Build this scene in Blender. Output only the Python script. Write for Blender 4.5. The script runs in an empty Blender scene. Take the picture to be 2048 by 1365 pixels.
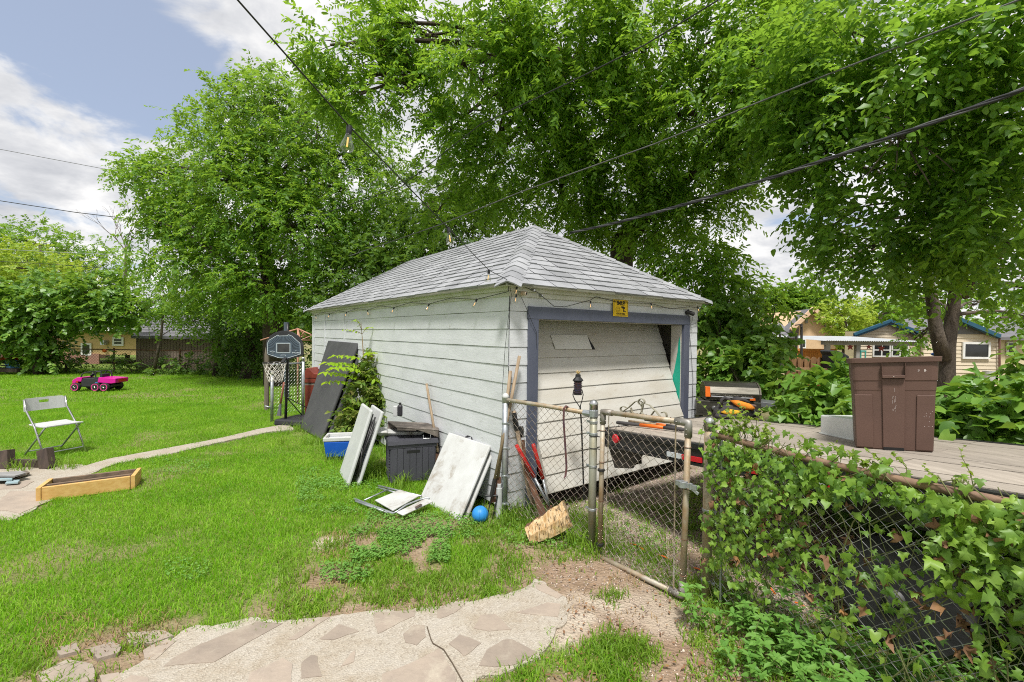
import bpy, math, random
import numpy as np
from mathutils import Vector, Matrix
random.seed(7)
rng = np.random.default_rng(11)
R = math.radians
scene = bpy.context.scene
COL = scene.collection
# ------------------------------------------------------------------ camera model (photo is 2048 x 1365)
F = 915.0; CZ = 1.85
_p = math.atan(14.5 / F); _r = 0.0128
fw = Vector((0, math.cos(_p), -math.sin(_p))); r0 = Vector((1, 0, 0)); u0 = Vector((0, math.sin(_p), math.cos(_p)))
RT = r0 * math.cos(_r) + u0 * math.sin(_r)
UP = u0 * math.cos(_r) - r0 * math.sin(_r)
EYE = Vector((0, 0, CZ))
def ray(px, py): return fw + RT * ((px - 1024) / F) - UP * ((py - 682.5) / F)
def P(px, py, Y):                      # world point seen at a photo pixel, Y metres ahead
    d = ray(px, py); return EYE + d * (Y / d.y)
def G(px, py, z=0.0):                  # point on the plane at height z
    d = ray(px, py); return EYE + d * ((z - CZ) / d.z)
def PL(px, py, p0, n):                 # point on any plane
    d = ray(px, py); n = Vector(n); return EYE + d * ((Vector(p0) - EYE).dot(n) / d.dot(n))
cam = bpy.data.cameras.new('camera'); cam.sensor_width = 36; cam.lens = 36 * F / 2048
cam.clip_end = 600; cam.clip_start = 0.05
co = bpy.data.objects.new('camera', cam); COL.objects.link(co)
m3 = Matrix((RT, UP, -fw)).transposed().to_4x4(); co.matrix_world = Matrix.Translation(EYE) @ m3
scene.camera = co
# ------------------------------------------------------------------ render set-up
scene.render.engine = 'CYCLES'
scene.view_settings.view_transform = 'Standard'; scene.view_settings.look = 'None'
scene.view_settings.exposure = EXPO = 0.82; scene.view_settings.gamma = 1
cy = scene.cycles
cy.max_bounces = 8; cy.diffuse_bounces = 4; cy.glossy_bounces = 3; cy.transmission_bounces = 6; cy.transparent_max_bounces = 8
cy.use_denoising = False; cy.filter_width = 1.05; cy.sample_clamp_indirect = 6
cy.caustics_reflective = False; cy.caustics_refractive = False
# ------------------------------------------------------------------ mesh builder
XF = {}
def fromlists(name, v, f, mats, mi=None, smooth=False):
    me = bpy.data.meshes.new(name)
    me.from_pydata([tuple(a) for a in v], [], f)
    for m in mats: me.materials.append(m)
    if mi is not None and len(mats) > 1: me.polygons.foreach_set('material_index', mi)
    if smooth: me.polygons.foreach_set('use_smooth', [True] * len(me.polygons))
    me.update(); return me
def basis(d):
    d = Vector(d).normalized(); a = Vector((0, 0, 1)) if abs(d.z) < .95 else Vector((1, 0, 0))
    x = d.cross(a).normalized(); return x, d.cross(x).normalized()
class MB:
    def __init__(s): s.v = []; s.f = []; s.m = []; s.mi = 0
    def add(s, vs, fs):
        b = len(s.v); s.v += [Vector(a) for a in vs]
        for f in fs: s.f.append(tuple(b + i for i in f)); s.m.append(s.mi)
        return s
    def mat(s, i): s.mi = i; return s
    def box(s, c, size, M=None, taper=1.0):
        x, y, z = [a / 2 for a in size]; t = taper
        vs = [(-x, -y, -z), (x, -y, -z), (x, y, -z), (-x, y, -z), (-x * t, -y * t, z), (x * t, -y * t, z), (x * t, y * t, z), (-x * t, y * t, z)]
        vs = [Vector(a) for a in vs]
        if M is not None: vs = [M @ a for a in vs]
        c = Vector(c); return s.add([c + a for a in vs], [(3, 2, 1, 0), (4, 5, 6, 7), (0, 1, 5, 4), (1, 2, 6, 5), (2, 3, 7, 6), (3, 0, 4, 7)])
    def b2(s, lo, hi):                 # box from two corners
        lo = Vector(lo); hi = Vector(hi); return s.box((lo + hi) / 2, hi - lo)
    def hexa(s, q0, q1):               # solid between two quads
        return s.add(list(q0) + list(q1), [(3, 2, 1, 0), (4, 5, 6, 7), (0, 1, 5, 4), (1, 2, 6, 5), (2, 3, 7, 6), (3, 0, 4, 7)])
    def slab(s, q, t):                 # quad given a thickness away from its normal
        q = [Vector(a) for a in q]; n = (q[1] - q[0]).cross(q[3] - q[0]).normalized() * t
        return s.hexa([a - n for a in q], q)
    def beam(s, a, b, w, h, up=(0, 0, 1)):
        a = Vector(a); b = Vector(b); d = (b - a).normalized(); x = d.cross(Vector(up)).normalized(); y = x.cross(d)
        x = x * w / 2; y = y * h / 2
        return s.hexa([a - x - y, a + x - y, a + x + y, a - x + y], [b - x - y, b + x - y, b + x + y, b - x + y])
    def tube(s, pts, r, n=8, cap=True):
        pts = [Vector(p) for p in pts]; k = len(pts)
        rs = r if isinstance(r, (list, tuple)) else [r] * k
        t0 = (pts[1] - pts[0]).normalized(); x, y = basis(t0); b = len(s.v)
        for i, p in enumerate(pts):
            t = (pts[min(i + 1, k - 1)] - pts[max(i - 1, 0)])
            t = t.normalized() if t.length > 1e-9 else t0
            x = (x - t * x.dot(t)); x = x.normalized() if x.length > 1e-6 else basis(t)[0]
            y = t.cross(x)
            for j in range(n):
                a = 2 * math.pi * j / n; s.v.append(p + (x * math.cos(a) + y * math.sin(a)) * rs[i])
        for i in range(k - 1):
            for j in range(n):
                q = (j + 1) % n; s.f.append((b + i * n + j, b + i * n + q, b + (i + 1) * n + q, b + (i + 1) * n + j)); s.m.append(s.mi)
        if cap:
            s.f.append(tuple(b + j for j in range(n))[::-1]); s.m.append(s.mi)
            s.f.append(tuple(b + (k - 1) * n + j for j in range(n))); s.m.append(s.mi)
        return s
    def lathe(s, prof, n=16, M=None, o=(0, 0, 0)):
        o = Vector(o); b = len(s.v)
        for r, z in prof:
            for j in range(n):
                a = 2 * math.pi * j / n; v = Vector((r * math.cos(a), r * math.sin(a), z))
                if M is not None: v = M @ v
                s.v.append(o + v)
        for i in range(len(prof) - 1):
            for j in range(n):
                q = (j + 1) % n; s.f.append((b + i * n + j, b + i * n + q, b + (i + 1) * n + q, b + (i + 1) * n + j)); s.m.append(s.mi)
        s.f.append(tuple(b + j for j in range(n))[::-1]); s.m.append(s.mi)
        s.f.append(tuple(b + (len(prof) - 1) * n + j for j in range(n))); s.m.append(s.mi)
        return s
    def prism(s, poly, ext):           # 3-d polygon pushed along ext
        poly = [Vector(a) for a in poly]; k = len(poly); e = Vector(ext); b = len(s.v)
        s.v += poly + [a + e for a in poly]
        s.f.append(tuple(range(b, b + k))[::-1]); s.f.append(tuple(range(b + k, b + 2 * k))); s.m += [s.mi] * 2
        for i in range(k):
            j = (i + 1) % k; s.f.append((b + i, b + j, b + k + j, b + k + i)); s.m.append(s.mi)
        return s
    def sphere(s, c, r, n=16, k=9, sc=(1, 1, 1)):
        c = Vector(c); b = len(s.v)
        for i in range(k + 1):
            t = math.pi * i / k
            for j in range(n):
                a = 2 * math.pi * j / n
                s.v.append(c + Vector((math.sin(t) * math.cos(a) * sc[0], math.sin(t) * math.sin(a) * sc[1], math.cos(t) * sc[2])) * r)
        for i in range(k):
            for j in range(n):
                q = (j + 1) % n; s.f.append((b + i * n + j, b + (i + 1) * n + j, b + (i + 1) * n + q, b + i * n + q)); s.m.append(s.mi)
        return s
    def build(s, name, mats, parent=None, smooth=False, bevel=0, local=False, sub=0):
        if not isinstance(mats, (list, tuple)): mats = [mats]
        v = s.v
        if parent is not None and not local:
            inv = XF[parent.name].inverted(); v = [inv @ a for a in v]
        me = fromlists(name, v, s.f, mats, s.m, smooth)
        o = bpy.data.objects.new(name, me); COL.objects.link(o)
        if parent is not None: o.parent = parent; XF[o.name] = XF[parent.name]
        else: XF[o.name] = Matrix.Identity(4)
        if bevel:
            b = o.modifiers.new('edge', 'BEVEL'); b.width = bevel; b.segments = 2; b.limit_method = 'ANGLE'; b.angle_limit = R(40)
        if sub:
            b = o.modifiers.new('smooth', 'SUBSURF'); b.levels = sub; b.render_levels = sub
        return o
def tag(o, label=None, cat=None, group=None, kind=None):
    if label: o['label'] = label
    if cat: o['category'] = cat
    if group: o['group'] = group
    if kind: o['kind'] = kind
    return o
def thing(name, label, cat, loc=(0, 0, 0), rz=0, group=None):
    o = bpy.data.objects.new(name, None); COL.objects.link(o); o.empty_display_size = .1
    o.location = loc; o.rotation_euler = (0, 0, rz)
    XF[o.name] = Matrix.Translation(Vector(loc)) @ Matrix.Rotation(rz, 4, 'Z')
    return tag(o, label, cat, group)
def copy_tree(o, parent=None):
    c = o.copy(); COL.objects.link(c)
    if parent is not None: c.parent = parent
    for ch in list(o.children): copy_tree(ch, c)
    return c
def npmesh(name, V, FL, mats, parent=None, smooth=False, mi=None):   # fast: V (n,3), FL list of (m,k) index arrays
    if parent is not None:
        inv = np.array(XF[parent.name].inverted()); V = V @ inv[:3, :3].T + inv[:3, 3]
    me = bpy.data.meshes.new(name)
    me.vertices.add(len(V)); me.vertices.foreach_set('co', np.ascontiguousarray(V, dtype=np.float32).ravel())
    loops = np.concatenate([a.ravel() for a in FL]).astype(np.int32)
    tot = np.concatenate([np.full(len(a), a.shape[1], np.int32) for a in FL])
    st = np.concatenate([[0], np.cumsum(tot)[:-1]]).astype(np.int32)
    me.loops.add(len(loops)); me.loops.foreach_set('vertex_index', loops)
    me.polygons.add(len(tot)); me.polygons.foreach_set('loop_start', st); me.polygons.foreach_set('loop_total', tot)
    if smooth: me.polygons.foreach_set('use_smooth', np.ones(len(tot), bool))
    if not isinstance(mats, (list, tuple)): mats = [mats]
    for m in mats: me.materials.append(m)
    if mi is not None: me.polygons.foreach_set('material_index', mi.astype(np.int32))
    me.update(calc_edges=True)
    o = bpy.data.objects.new(name, me); COL.objects.link(o)
    if parent is not None: o.parent = parent; XF[o.name] = XF[parent.name]
    else: XF[o.name] = Matrix.Identity(4)
    return o
# ------------------------------------------------------------------ materials
def newmat(name):
    m = bpy.data.materials.new(name); m.use_nodes = True; nt = m.node_tree; nt.nodes.clear()
    out = nt.nodes.new('ShaderNodeOutputMaterial'); return m, nt, out
def nd(nt, t, **kw):
    n = nt.nodes.new(t)
    for k, v in kw.items():
        if k in n.inputs: n.inputs[k].default_value = v
        else: setattr(n, k, v)
    return n
def ramp(nt, fac, stops):
    r = nt.nodes.new('ShaderNodeValToRGB'); e = r.color_ramp.elements
    while len(e) < len(stops): e.new(.5)
    for i, (p, c) in enumerate(stops):
        e[i].position = p; e[i].color = (c[0], c[1], c[2], 1) if isinstance(c, (tuple, list)) else (c, c, c, 1)
    if fac is not None: nt.links.new(fac, r.inputs['Fac'])
    return r
def noise(nt, vec, scale, detail=5, rough=.6, dist=0):
    n = nd(nt, 'ShaderNodeTexNoise', Scale=scale, Detail=detail, Roughness=rough, Distortion=dist)
    if vec is not None: nt.links.new(vec, n.inputs['Vector'])
    return n
def coords(nt, stretch=(1, 1, 1), geo=False):
    if geo: src = nt.nodes.new('ShaderNodeNewGeometry').outputs['Position']
    else: src = nt.nodes.new('ShaderNodeTexCoord').outputs['Object']
    mp = nt.nodes.new('ShaderNodeMapping'); mp.inputs['Scale'].default_value = stretch
    nt.links.new(src, mp.inputs['Vector']); return mp.outputs['Vector']
def mixc(nt, fac, a, b, mode='MIX'):
    m = nt.nodes.new('ShaderNodeMix'); m.data_type = 'RGBA'; m.blend_type = mode
    for sock, val in ((m.inputs[0], fac), (m.inputs[6], a), (m.inputs[7], b)):
        if hasattr(val, 'is_linked'): nt.links.new(val, sock)
        elif isinstance(val, (int, float)): sock.default_value = val
        else: sock.default_value = (val[0], val[1], val[2], 1)
    return m.outputs[2]
def M(name, c1, c2=None, scale=6, rough=.6, metal=0, bump=0, bscale=60, stretch=(1, 1, 1), dirt=None, dscale=3, dpos=(.52, .72), spec=.4, isl=0, lo=.35, hi=.65, bdist=.01, emit=0):
    m, nt, out = newmat(name); L = nt.links.new
    b = nd(nt, 'ShaderNodeBsdfPrincipled', Roughness=rough, Metallic=metal); b.inputs['Specular IOR Level'].default_value = spec
    vec = coords(nt, stretch); c2 = c2 or tuple(min(1, x * .8) for x in c1)
    col = ramp(nt, noise(nt, vec, scale, 6).outputs['Fac'], [(lo, c1), (hi, c2)]).outputs['Color']
    if dirt:
        df = ramp(nt, noise(nt, vec, dscale, 8, .7, .4).outputs['Fac'], [(dpos[0], 0.0), (dpos[1], 1.0)]).outputs['Color']
        col = mixc(nt, df, col, dirt)
    if isl:
        g = nt.nodes.new('ShaderNodeNewGeometry')
        rr = ramp(nt, g.outputs['Random Per Island'], [(0, 1 - isl), (1, 1 + isl)]); col = mixc(nt, 1.0, col, rr.outputs['Color'], 'MULTIPLY')
    L(col, b.inputs['Base Color'])
    if bump:
        bn = nd(nt, 'ShaderNodeBump', Strength=bump, Distance=bdist); L(noise(nt, vec, bscale, 6, .65).outputs['Fac'], bn.inputs['Height']); L(bn.outputs['Normal'], b.inputs['Normal'])
    if emit: b.inputs['Emission Color'].default_value = (*c1, 1); b.inputs['Emission Strength'].default_value = emit
    L(b.outputs[0], out.inputs[0]); return m
def LEAF(name, cols, trans=.35, tcol=(.22, .36, .04), rough=.5, spec=.35, nscale=.9):
    m, nt, out = newmat(name); L = nt.links.new
    g = nt.nodes.new('ShaderNodeNewGeometry')
    a = nd(nt, 'ShaderNodeMath', operation='MULTIPLY_ADD'); L(g.outputs['Random Per Island'], a.inputs[0]); a.inputs[1].default_value = .6
    n = noise(nt, coords(nt, geo=True), nscale, 3); s = nd(nt, 'ShaderNodeMath', operation='MULTIPLY_ADD'); L(n.outputs['Fac'], s.inputs[0]); s.inputs[1].default_value = 1.4; s.inputs[2].default_value = -.5
    L(s.outputs[0], a.inputs[2])
    k = len(cols); rp = ramp(nt, a.outputs[0], [(i / max(1, k - 1), c) for i, c in enumerate(cols)])
    b = nd(nt, 'ShaderNodeBsdfPrincipled', Roughness=rough); b.inputs['Specular IOR Level'].default_value = spec
    L(rp.outputs['Color'], b.inputs['Base Color'])
    t = nt.nodes.new('ShaderNodeBsdfTranslucent'); L(mixc(nt, .75, rp.outputs['Color'], tcol), t.inputs['Color'])
    mx = nd(nt, 'ShaderNodeMixShader'); mx.inputs[0].default_value = trans
    L(b.outputs[0], mx.inputs[1]); L(t.outputs[0], mx.inputs[2]); L(mx.outputs[0], out.inputs[0]); return m
WHITE = M('white_paint', (.625, .64, .66), (.55, .565, .58), 2.2, .55, bump=.28, bscale=15, stretch=(1, 1, 3.2), dirt=(.31, .30, .27), dscale=5.5, dpos=(.60, .76), bdist=.008)
DOORW = M('door_paint', (.54, .525, .48), (.465, .435, .375), 1.6, .55, bump=.26, bscale=15, stretch=(1, 1, 3), dirt=(.32, .27, .20), dscale=4.2, dpos=(.58, .78), bdist=.007)
TRIMW = M('trim_paint', (.60, .60, .55), (.50, .50, .42), 3, .55, bump=.25, bscale=30, dirt=(.38, .40, .26), dscale=2.2, dpos=(.48, .8))
NAVY = M('slate_blue_paint', (.075, .085, .125), (.10, .11, .15), 5, .5, bump=.25, bscale=30, stretch=(1, 1, .4))
SHING = M('grey_shingle', (.33, .335, .35), (.255, .26, .275), 3.5, .9, bump=.5, bscale=160, isl=.14, spec=.2, dirt=(.24, .25, .25), dscale=1.1, dpos=(.55, .9))
DARKIN = M('bare_interior_wood', (.22, .20, .17), (.14, .125, .10), 3, .8)
GREENP = M('green_paint', (.01, .36, .24), (.01, .30, .20), 6, .5)
GALV = M('galvanised_steel', (.44, .47, .50), (.32, .34, .36), 14, .42, .65, bump=.1, bscale=80, dirt=(.28, .27, .24), dscale=6, dpos=(.5, .8))
RUSTP = M('weathered_pipe', (.42, .36, .26), (.30, .20, .11), 9, .6, .35, bump=.2, bscale=90, stretch=(1, 1, .5), dirt=(.42, .42, .38), dscale=5, dpos=(.45, .7))
OLDP = M('mossy_grey_pipe', (.34, .35, .30), (.26, .24, .16), 9, .55, .4, bump=.2, bscale=90, stretch=(1, 1, .3), dirt=(.34, .22, .10), dscale=6, dpos=(.56, .75))
WIRE = M('chain_wire', (.30, .27, .24), (.20, .15, .12), 20, .5, .5)
WIREN = M('bright_chain_wire', (.45, .46, .46), (.33, .32, .30), 20, .45, .6)
BLACKP = M('black_plastic', (.022, .022, .026), (.034, .033, .038), 5, .48, bump=.15, bscale=120)
BLACKM = M('black_metal', (.016, .016, .018), (.026, .025, .024), 6, .4, bump=.1, bscale=60)
RUBBER = M('rubber', (.02, .02, .021), (.03, .03, .03), 8, .8, bump=.3, bscale=40)
TABLEB = M('black_tabletop', (.045, .045, .048), (.07, .07, .072), 1.6, .55, bump=.08, bscale=220, dirt=(.08, .078, .075), dscale=2.2, dpos=(.52, .85))
PLASTW = M('white_plastic', (.52, .53, .525), (.46, .47, .465), 3, .45, dirt=(.34, .31, .25), dscale=3.2, dpos=(.58, .88), bump=.1, bscale=150)
PLASTD = M('dirty_white_plastic', (.52, .53, .52), (.44, .44, .425), 4, .5, dirt=(.24, .20, .15), dscale=4.6, dpos=(.54, .74), bump=.15, bscale=150)
BOXG = M('slate_resin', (.062, .062, .075), (.048, .048, .058), 5, .6, bump=.3, bscale=70, stretch=(1, 1, .3))
BLUE = M('blue_plastic', (.012, .10, .52), (.010, .085, .45), 5, .35)
BALLB = M('blue_rubber', (.03, .25, .62), (.025, .21, .54), 8, .45)
ASHW = M('ash_handle', (.36, .27, .18), (.22, .16, .10), 5, .7, stretch=(6, 6, .8), bump=.15, bscale=50)
GREYW = M('grey_weathered_wood', (.20, .165, .13), (.11, .09, .07), 4, .8, stretch=(5, 5, .6), bump=.3, bscale=30)
YWOOD = M('yellow_pine', (.62, .40, .15), (.52, .30, .09), 4, .6, stretch=(1, 7, 7), dirt=(.30, .15, .05), dscale=5, dpos=(.66, .78))
OWOOD = M('inner_weathered_board', (.22, .15, .10), (.12, .085, .06), 4, .8, stretch=(1, 7, 7), bump=.2, bscale=25)
DWOOD = M('dark_timber', (.085, .06, .047), (.05, .036, .03), 5, .85, stretch=(4, 4, 1), bump=.3, bscale=30)
LOGW = M('split_log', (.66, .49, .29), (.46, .28, .12), 14, .75, stretch=(4, 4, .8), bump=.9, bscale=9, dirt=(.07, .045, .025), dscale=11, dpos=(.54, .60), lo=.4, hi=.62)
LOGB = M('log_bark', (.20, .10, .05), (.09, .045, .022), 9, .9, bump=.6, bscale=20)
DECK = M('deck_board', (.36, .315, .265), (.27, .235, .195), 3.5, .75, stretch=(7, .6, 7), bump=.3, bscale=30, isl=.16, dirt=(.25, .21, .17), dscale=3.2, dpos=(.56, .75))
RED = M('red_grip', (.55, .025, .02), (.42, .02, .018), 6, .45)
ORANGE = M('orange_plastic', (.75, .16, .012), (.65, .12, .01), 6, .45)
REDTAPE = M('red_reflector', (.60, .02, .03), None, 6, .3)
WHTAPE = M('white_reflector', (.62, .66, .68), None, 6, .3)
BINB = M('brown_bin_plastic', (.115, .066, .050), (.096, .055, .042), 3, .5, bump=.15, bscale=120, dirt=(.21, .13, .115), dscale=8, dpos=(.66, .78))
SCUFF = M('pale_scuff', (.55, .48, .45), None, 9, .8)
STEEL = M('stained_stainless', (.16, .15, .125), (.10, .092, .075), 5, .32, .8, stretch=(1, 1, 5))
CHROME = M('bright_metal', (.55, .55, .55), None, 6, .25, .9)
YELLOW = M('sign_yellow', (.80, .52, .005), None, 6, .45)
INK = M('black_print', (.012, .012, .012), None, 6, .6)
BULBG = None
PINK = M('pink_plastic', (.62, .012, .30), (.55, .01, .26), 4, .3)
HPINK = M('hot_pink_rim', (.80, .06, .32), None, 4, .4)
TOYRED = M('toy_red', (.55, .03, .02), None, 4, .4)
BARKM = M('tree_bark', (.085, .062, .045), (.045, .033, .024), 9, .95, bump=1, bscale=14, stretch=(1, 1, .3), bdist=.05)
BARKG = M('grey_tree_bark', (.17, .135, .105), (.07, .055, .045), 7, .95, bump=1, bscale=16, stretch=(1, 1, .35), bdist=.05)
CABLE = M('black_cable', (.018, .018, .02), (.03, .03, .032), 9, .5)
CABLES = M('grey_cable', (.13, .13, .13), (.08, .08, .08), 9, .5)
TWINE = M('white_net_cord', (.66, .62, .56), None, 9, .8)
MAROON = M('maroon_metal', (.20, .035, .02), (.15, .025, .015), 5, .5)
COPPER = M('copper_painted_bar', (.48, .25, .17), (.40, .20, .13), 5, .5)
# ------------------------------------------------------------------ sky and sun
SUN_EL, SUN_AZ = R(63), R(186)         # azimuth measured clockwise from +Y : behind the camera, to its left
w = bpy.data.worlds.new('World'); scene.world = w; w.use_nodes = True
nt = w.node_tree; nt.nodes.clear(); L = nt.links.new
out = nt.nodes.new('ShaderNodeOutputWorld'); bg = nd(nt, 'ShaderNodeBackground', Strength=.1)
sky = nt.nodes.new('ShaderNodeTexSky'); sky.sky_type = 'NISHITA'; sky.sun_disc = False
sky.sun_elevation = SUN_EL; sky.sun_rotation = SUN_AZ; sky.dust_density = 1.5; sky.air_density = 1.0
tc = nt.nodes.new('ShaderNodeTexCoord'); gen = tc.outputs['Generated']
nrm = nd(nt, 'ShaderNodeVectorMath', operation='NORMALIZE'); L(gen, nrm.inputs[0])
sp = nt.nodes.new('ShaderNodeSeparateXYZ'); L(nrm.outputs[0], sp.inputs[0])
zz = nd(nt, 'ShaderNodeMath', operation='ADD'); L(sp.outputs['Z'], zz.inputs[0]); zz.inputs[1].default_value = .32
mz = nd(nt, 'ShaderNodeMath', operation='MAXIMUM'); L(zz.outputs[0], mz.inputs[0]); mz.inputs[1].default_value = .05
cb = nt.nodes.new('ShaderNodeCombineXYZ')
for i, ax in enumerate('XY'):
    q = nd(nt, 'ShaderNodeMath', operation='DIVIDE'); L(sp.outputs[ax], q.inputs[0]); L(mz.outputs[0], q.inputs[1]); L(q.outputs[0], cb.inputs[i])
big = noise(nt, cb.outputs[0], 2.3, 9, .58, .35); fine = noise(nt, cb.outputs[0], 4.2, 8, .6, .2)
acc = None
for (px, py, rad, amt) in ((250, 75, .25, .62), (410, 190, .12, .35), (90, 20, .22, .38), (60, 480, .20, .20), (830, 260, .10, .5), (760, 250, .05, .3), (1500, -900, .5, .5), (-900, 100, .4, .5)):
    d = ray(px, py).normalized()
    dp = nd(nt, 'ShaderNodeVectorMath', operation='DISTANCE'); L(nrm.outputs[0], dp.inputs[0]); dp.inputs[1].default_value = d
    mr = nt.nodes.new('ShaderNodeMapRange'); mr.interpolation_type = 'SMOOTHSTEP'; L(dp.outputs['Value'], mr.inputs['Value'])
    mr.inputs['From Min'].default_value = rad; mr.inputs['From Max'].default_value = rad * .2; mr.inputs['To Min'].default_value = 0; mr.inputs['To Max'].default_value = amt
    if acc is None: acc = mr.outputs[0]
    else:
        ad = nd(nt, 'ShaderNodeMath', operation='ADD'); L(acc, ad.inputs[0]); L(mr.outputs[0], ad.inputs[1]); acc = ad.outputs[0]
s1 = nd(nt, 'ShaderNodeMath', operation='MULTIPLY_ADD'); L(big.outputs['Fac'], s1.inputs[0]); s1.inputs[1].default_value = 3.6; s1.inputs[2].default_value = -.78
s2 = nd(nt, 'ShaderNodeMath', operation='SUBTRACT'); L(s1.outputs[0], s2.inputs[0]); L(acc, s2.inputs[1])
mask = ramp(nt, s2.outputs[0], [(.22, 0.0), (.62, 1.0)]); mask.color_ramp.interpolation = 'EASE'
shade = ramp(nt, fine.outputs['Fac'], [(.32, (3.2, 3.3, 3.55)), (.48, (4.4, 4.45, 4.6)), (.62, (5.9, 5.85, 5.8))])
bl = mixc(nt, .6, sky.outputs['Color'], (2.9, 3.25, 4.05))
L(mixc(nt, mask.outputs['Color'], bl, shade.outputs['Color']), bg.inputs['Color']); L(bg.outputs[0], out.inputs[0])
sl = bpy.data.lights.new('sun', 'SUN'); sl.energy = 3.0; sl.angle = R(10); sl.color = (1, .97, .92)
so = bpy.data.objects.new('sun', sl); COL.objects.link(so)
sd = Vector((math.sin(SUN_AZ) * math.cos(SUN_EL), math.cos(SUN_AZ) * math.cos(SUN_EL), math.sin(SUN_EL)))
so.rotation_euler = sd.to_track_quat('Z', 'Y').to_euler(); so.location = sd * 40
# ------------------------------------------------------------------ ground areas (photo outlines laid on the ground plane)
def gpoly(pts): return np.array([[*G(x, y)[:2]] for x, y in pts])
def inside(poly, X, Y):
    r = np.zeros(X.shape, bool); n = len(poly)
    for i in range(n):
        x1, y1 = poly[i]; x2, y2 = poly[(i + 1) % n]
        c = ((y1 > Y) != (y2 > Y)) & (X < (x2 - x1) * (Y - y1) / (y2 - y1 + 1e-12) + x1); r ^= c
    return r
def edist(poly, X, Y):                 # signed distance, + inside
    d = np.full(X.shape, 1e9); n = len(poly)
    for i in range(n):
        a = poly[i]; b = poly[(i + 1) % n]; e = b - a; l2 = (e ** 2).sum() + 1e-12
        t = np.clip(((X - a[0]) * e[0] + (Y - a[1]) * e[1]) / l2, 0, 1)
        d = np.minimum(d, np.hypot(X - a[0] - t * e[0], Y - a[1] - t * e[1]))
    return np.where(inside(poly, X, Y), d, -d)
_tab = np.random.default_rng(3).random((64, 64, 8))
def vn(X, Y, s, k=0):                  # value noise
    x = X / s; y = Y / s; xi = np.floor(x).astype(int); yi = np.floor(y).astype(int); fx = x - xi; fy = y - yi
    fx = fx * fx * (3 - 2 * fx); fy = fy * fy * (3 - 2 * fy); t = _tab[..., k]
    g = lambda a, b: t[a % 64, b % 64]
    return (g(xi, yi) * (1 - fx) + g(xi + 1, yi) * fx) * (1 - fy) + (g(xi, yi + 1) * (1 - fx) + g(xi + 1, yi + 1) * fx) * fy
def fbm(X, Y, s, k=0): return .55 * vn(X, Y, s, k) + .3 * vn(X, Y, s / 2.1, (k + 1) % 8) + .15 * vn(X, Y, s / 4.3, (k + 2) % 8)
def smooth(e0, e1, x): t = np.clip((x - e0) / (e1 - e0), 0, 1); return t * t * (3 - 2 * t)
SLAB = gpoly([(250, 1345), (330, 1290), (355, 1270), (403, 1253), (506, 1240), (567, 1243), (642, 1232), (744, 1226), (834, 1218), (928, 1203), (1000, 1190), (1057, 1172), (1069, 1161), (1123, 1190), (1138, 1203), (1123, 1240), (1108, 1270), (1085, 1318), (1014, 1347), (930, 1378), (880, 1480), (600, 1600), (250, 1600), (215, 1430)])
WALK = gpoly([(575, 849), (520, 859), (430, 880), (300, 904), (215, 920), (150, 940), (172, 950), (235, 928), (330, 912), (440, 886), (540, 865), (590, 860)])
PATIO = gpoly([(-260, 930), (-60, 932), (160, 930), (205, 938), (150, 968), (110, 990), (70, 1020), (30, 1040), (-80, 1050), (-300, 1120)])
STONES2 = gpoly([(20, 1345), (120, 1290), (230, 1252), (340, 1255), (360, 1290), (290, 1400), (-60, 1460)])
BARE0 = gpoly([(1150, 1105), (1215, 1110), (1290, 1150), (1365, 1205), (1420, 1215), (1480, 1260), (1560, 1365), (1560, 1560), (1120, 1560), (1240, 1420), (1300, 1365), (1310, 1270), (1240, 1215), (1140, 1210), (1060, 1160), (1100, 1125)])
BARE = gpoly([(1060, 1160), (1100, 1115), (1215, 1110), (1290, 1150), (1365, 1205), (1430, 1225), (1470, 1270), (1520, 1365), (1520, 1560), (1290, 1560), (1320, 1400), (1320, 1290), (1240, 1250), (1140, 1225)])
GRAVEL = gpoly([(1030, 1010), (1100, 985), (1400, 905), (1700, 860), (2700, 1100), (2700, 1500), (2048, 1300), (1420, 1190), (1200, 1100), (1040, 1060)])
THIN = gpoly([(620, 1090), (760, 1040), (930, 1040), (1150, 1080), (1160, 1170), (1000, 1210), (640, 1240), (560, 1170), (640, 1110)])
PATCH = gpoly([(1085, 1335), (1130, 1300), (1190, 1285), (1235, 1262), (1290, 1270), (1310, 1330), (1290, 1400), (1040, 1420)]); RIGHTP = gpoly([(1090, 1220), (1240, 1190), (1480, 1240), (1700, 1365), (1700, 1600), (950, 1600), (1080, 1330)]); PALE = gpoly([(1105, 1200), (1150, 1185), (1240, 1212), (1262, 1245), (1190, 1262), (1150, 1290), (1100, 1300), (1100, 1240)])
SAND = gpoly([(625, 1082), (650, 1070), (690, 1075), (683, 1092), (655, 1103), (632, 1098)])
fv = Vector((.8759, .4825, 0)); fu = Vector((.4825, -.8759, 0))        # across / along the fence and the trailer
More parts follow.
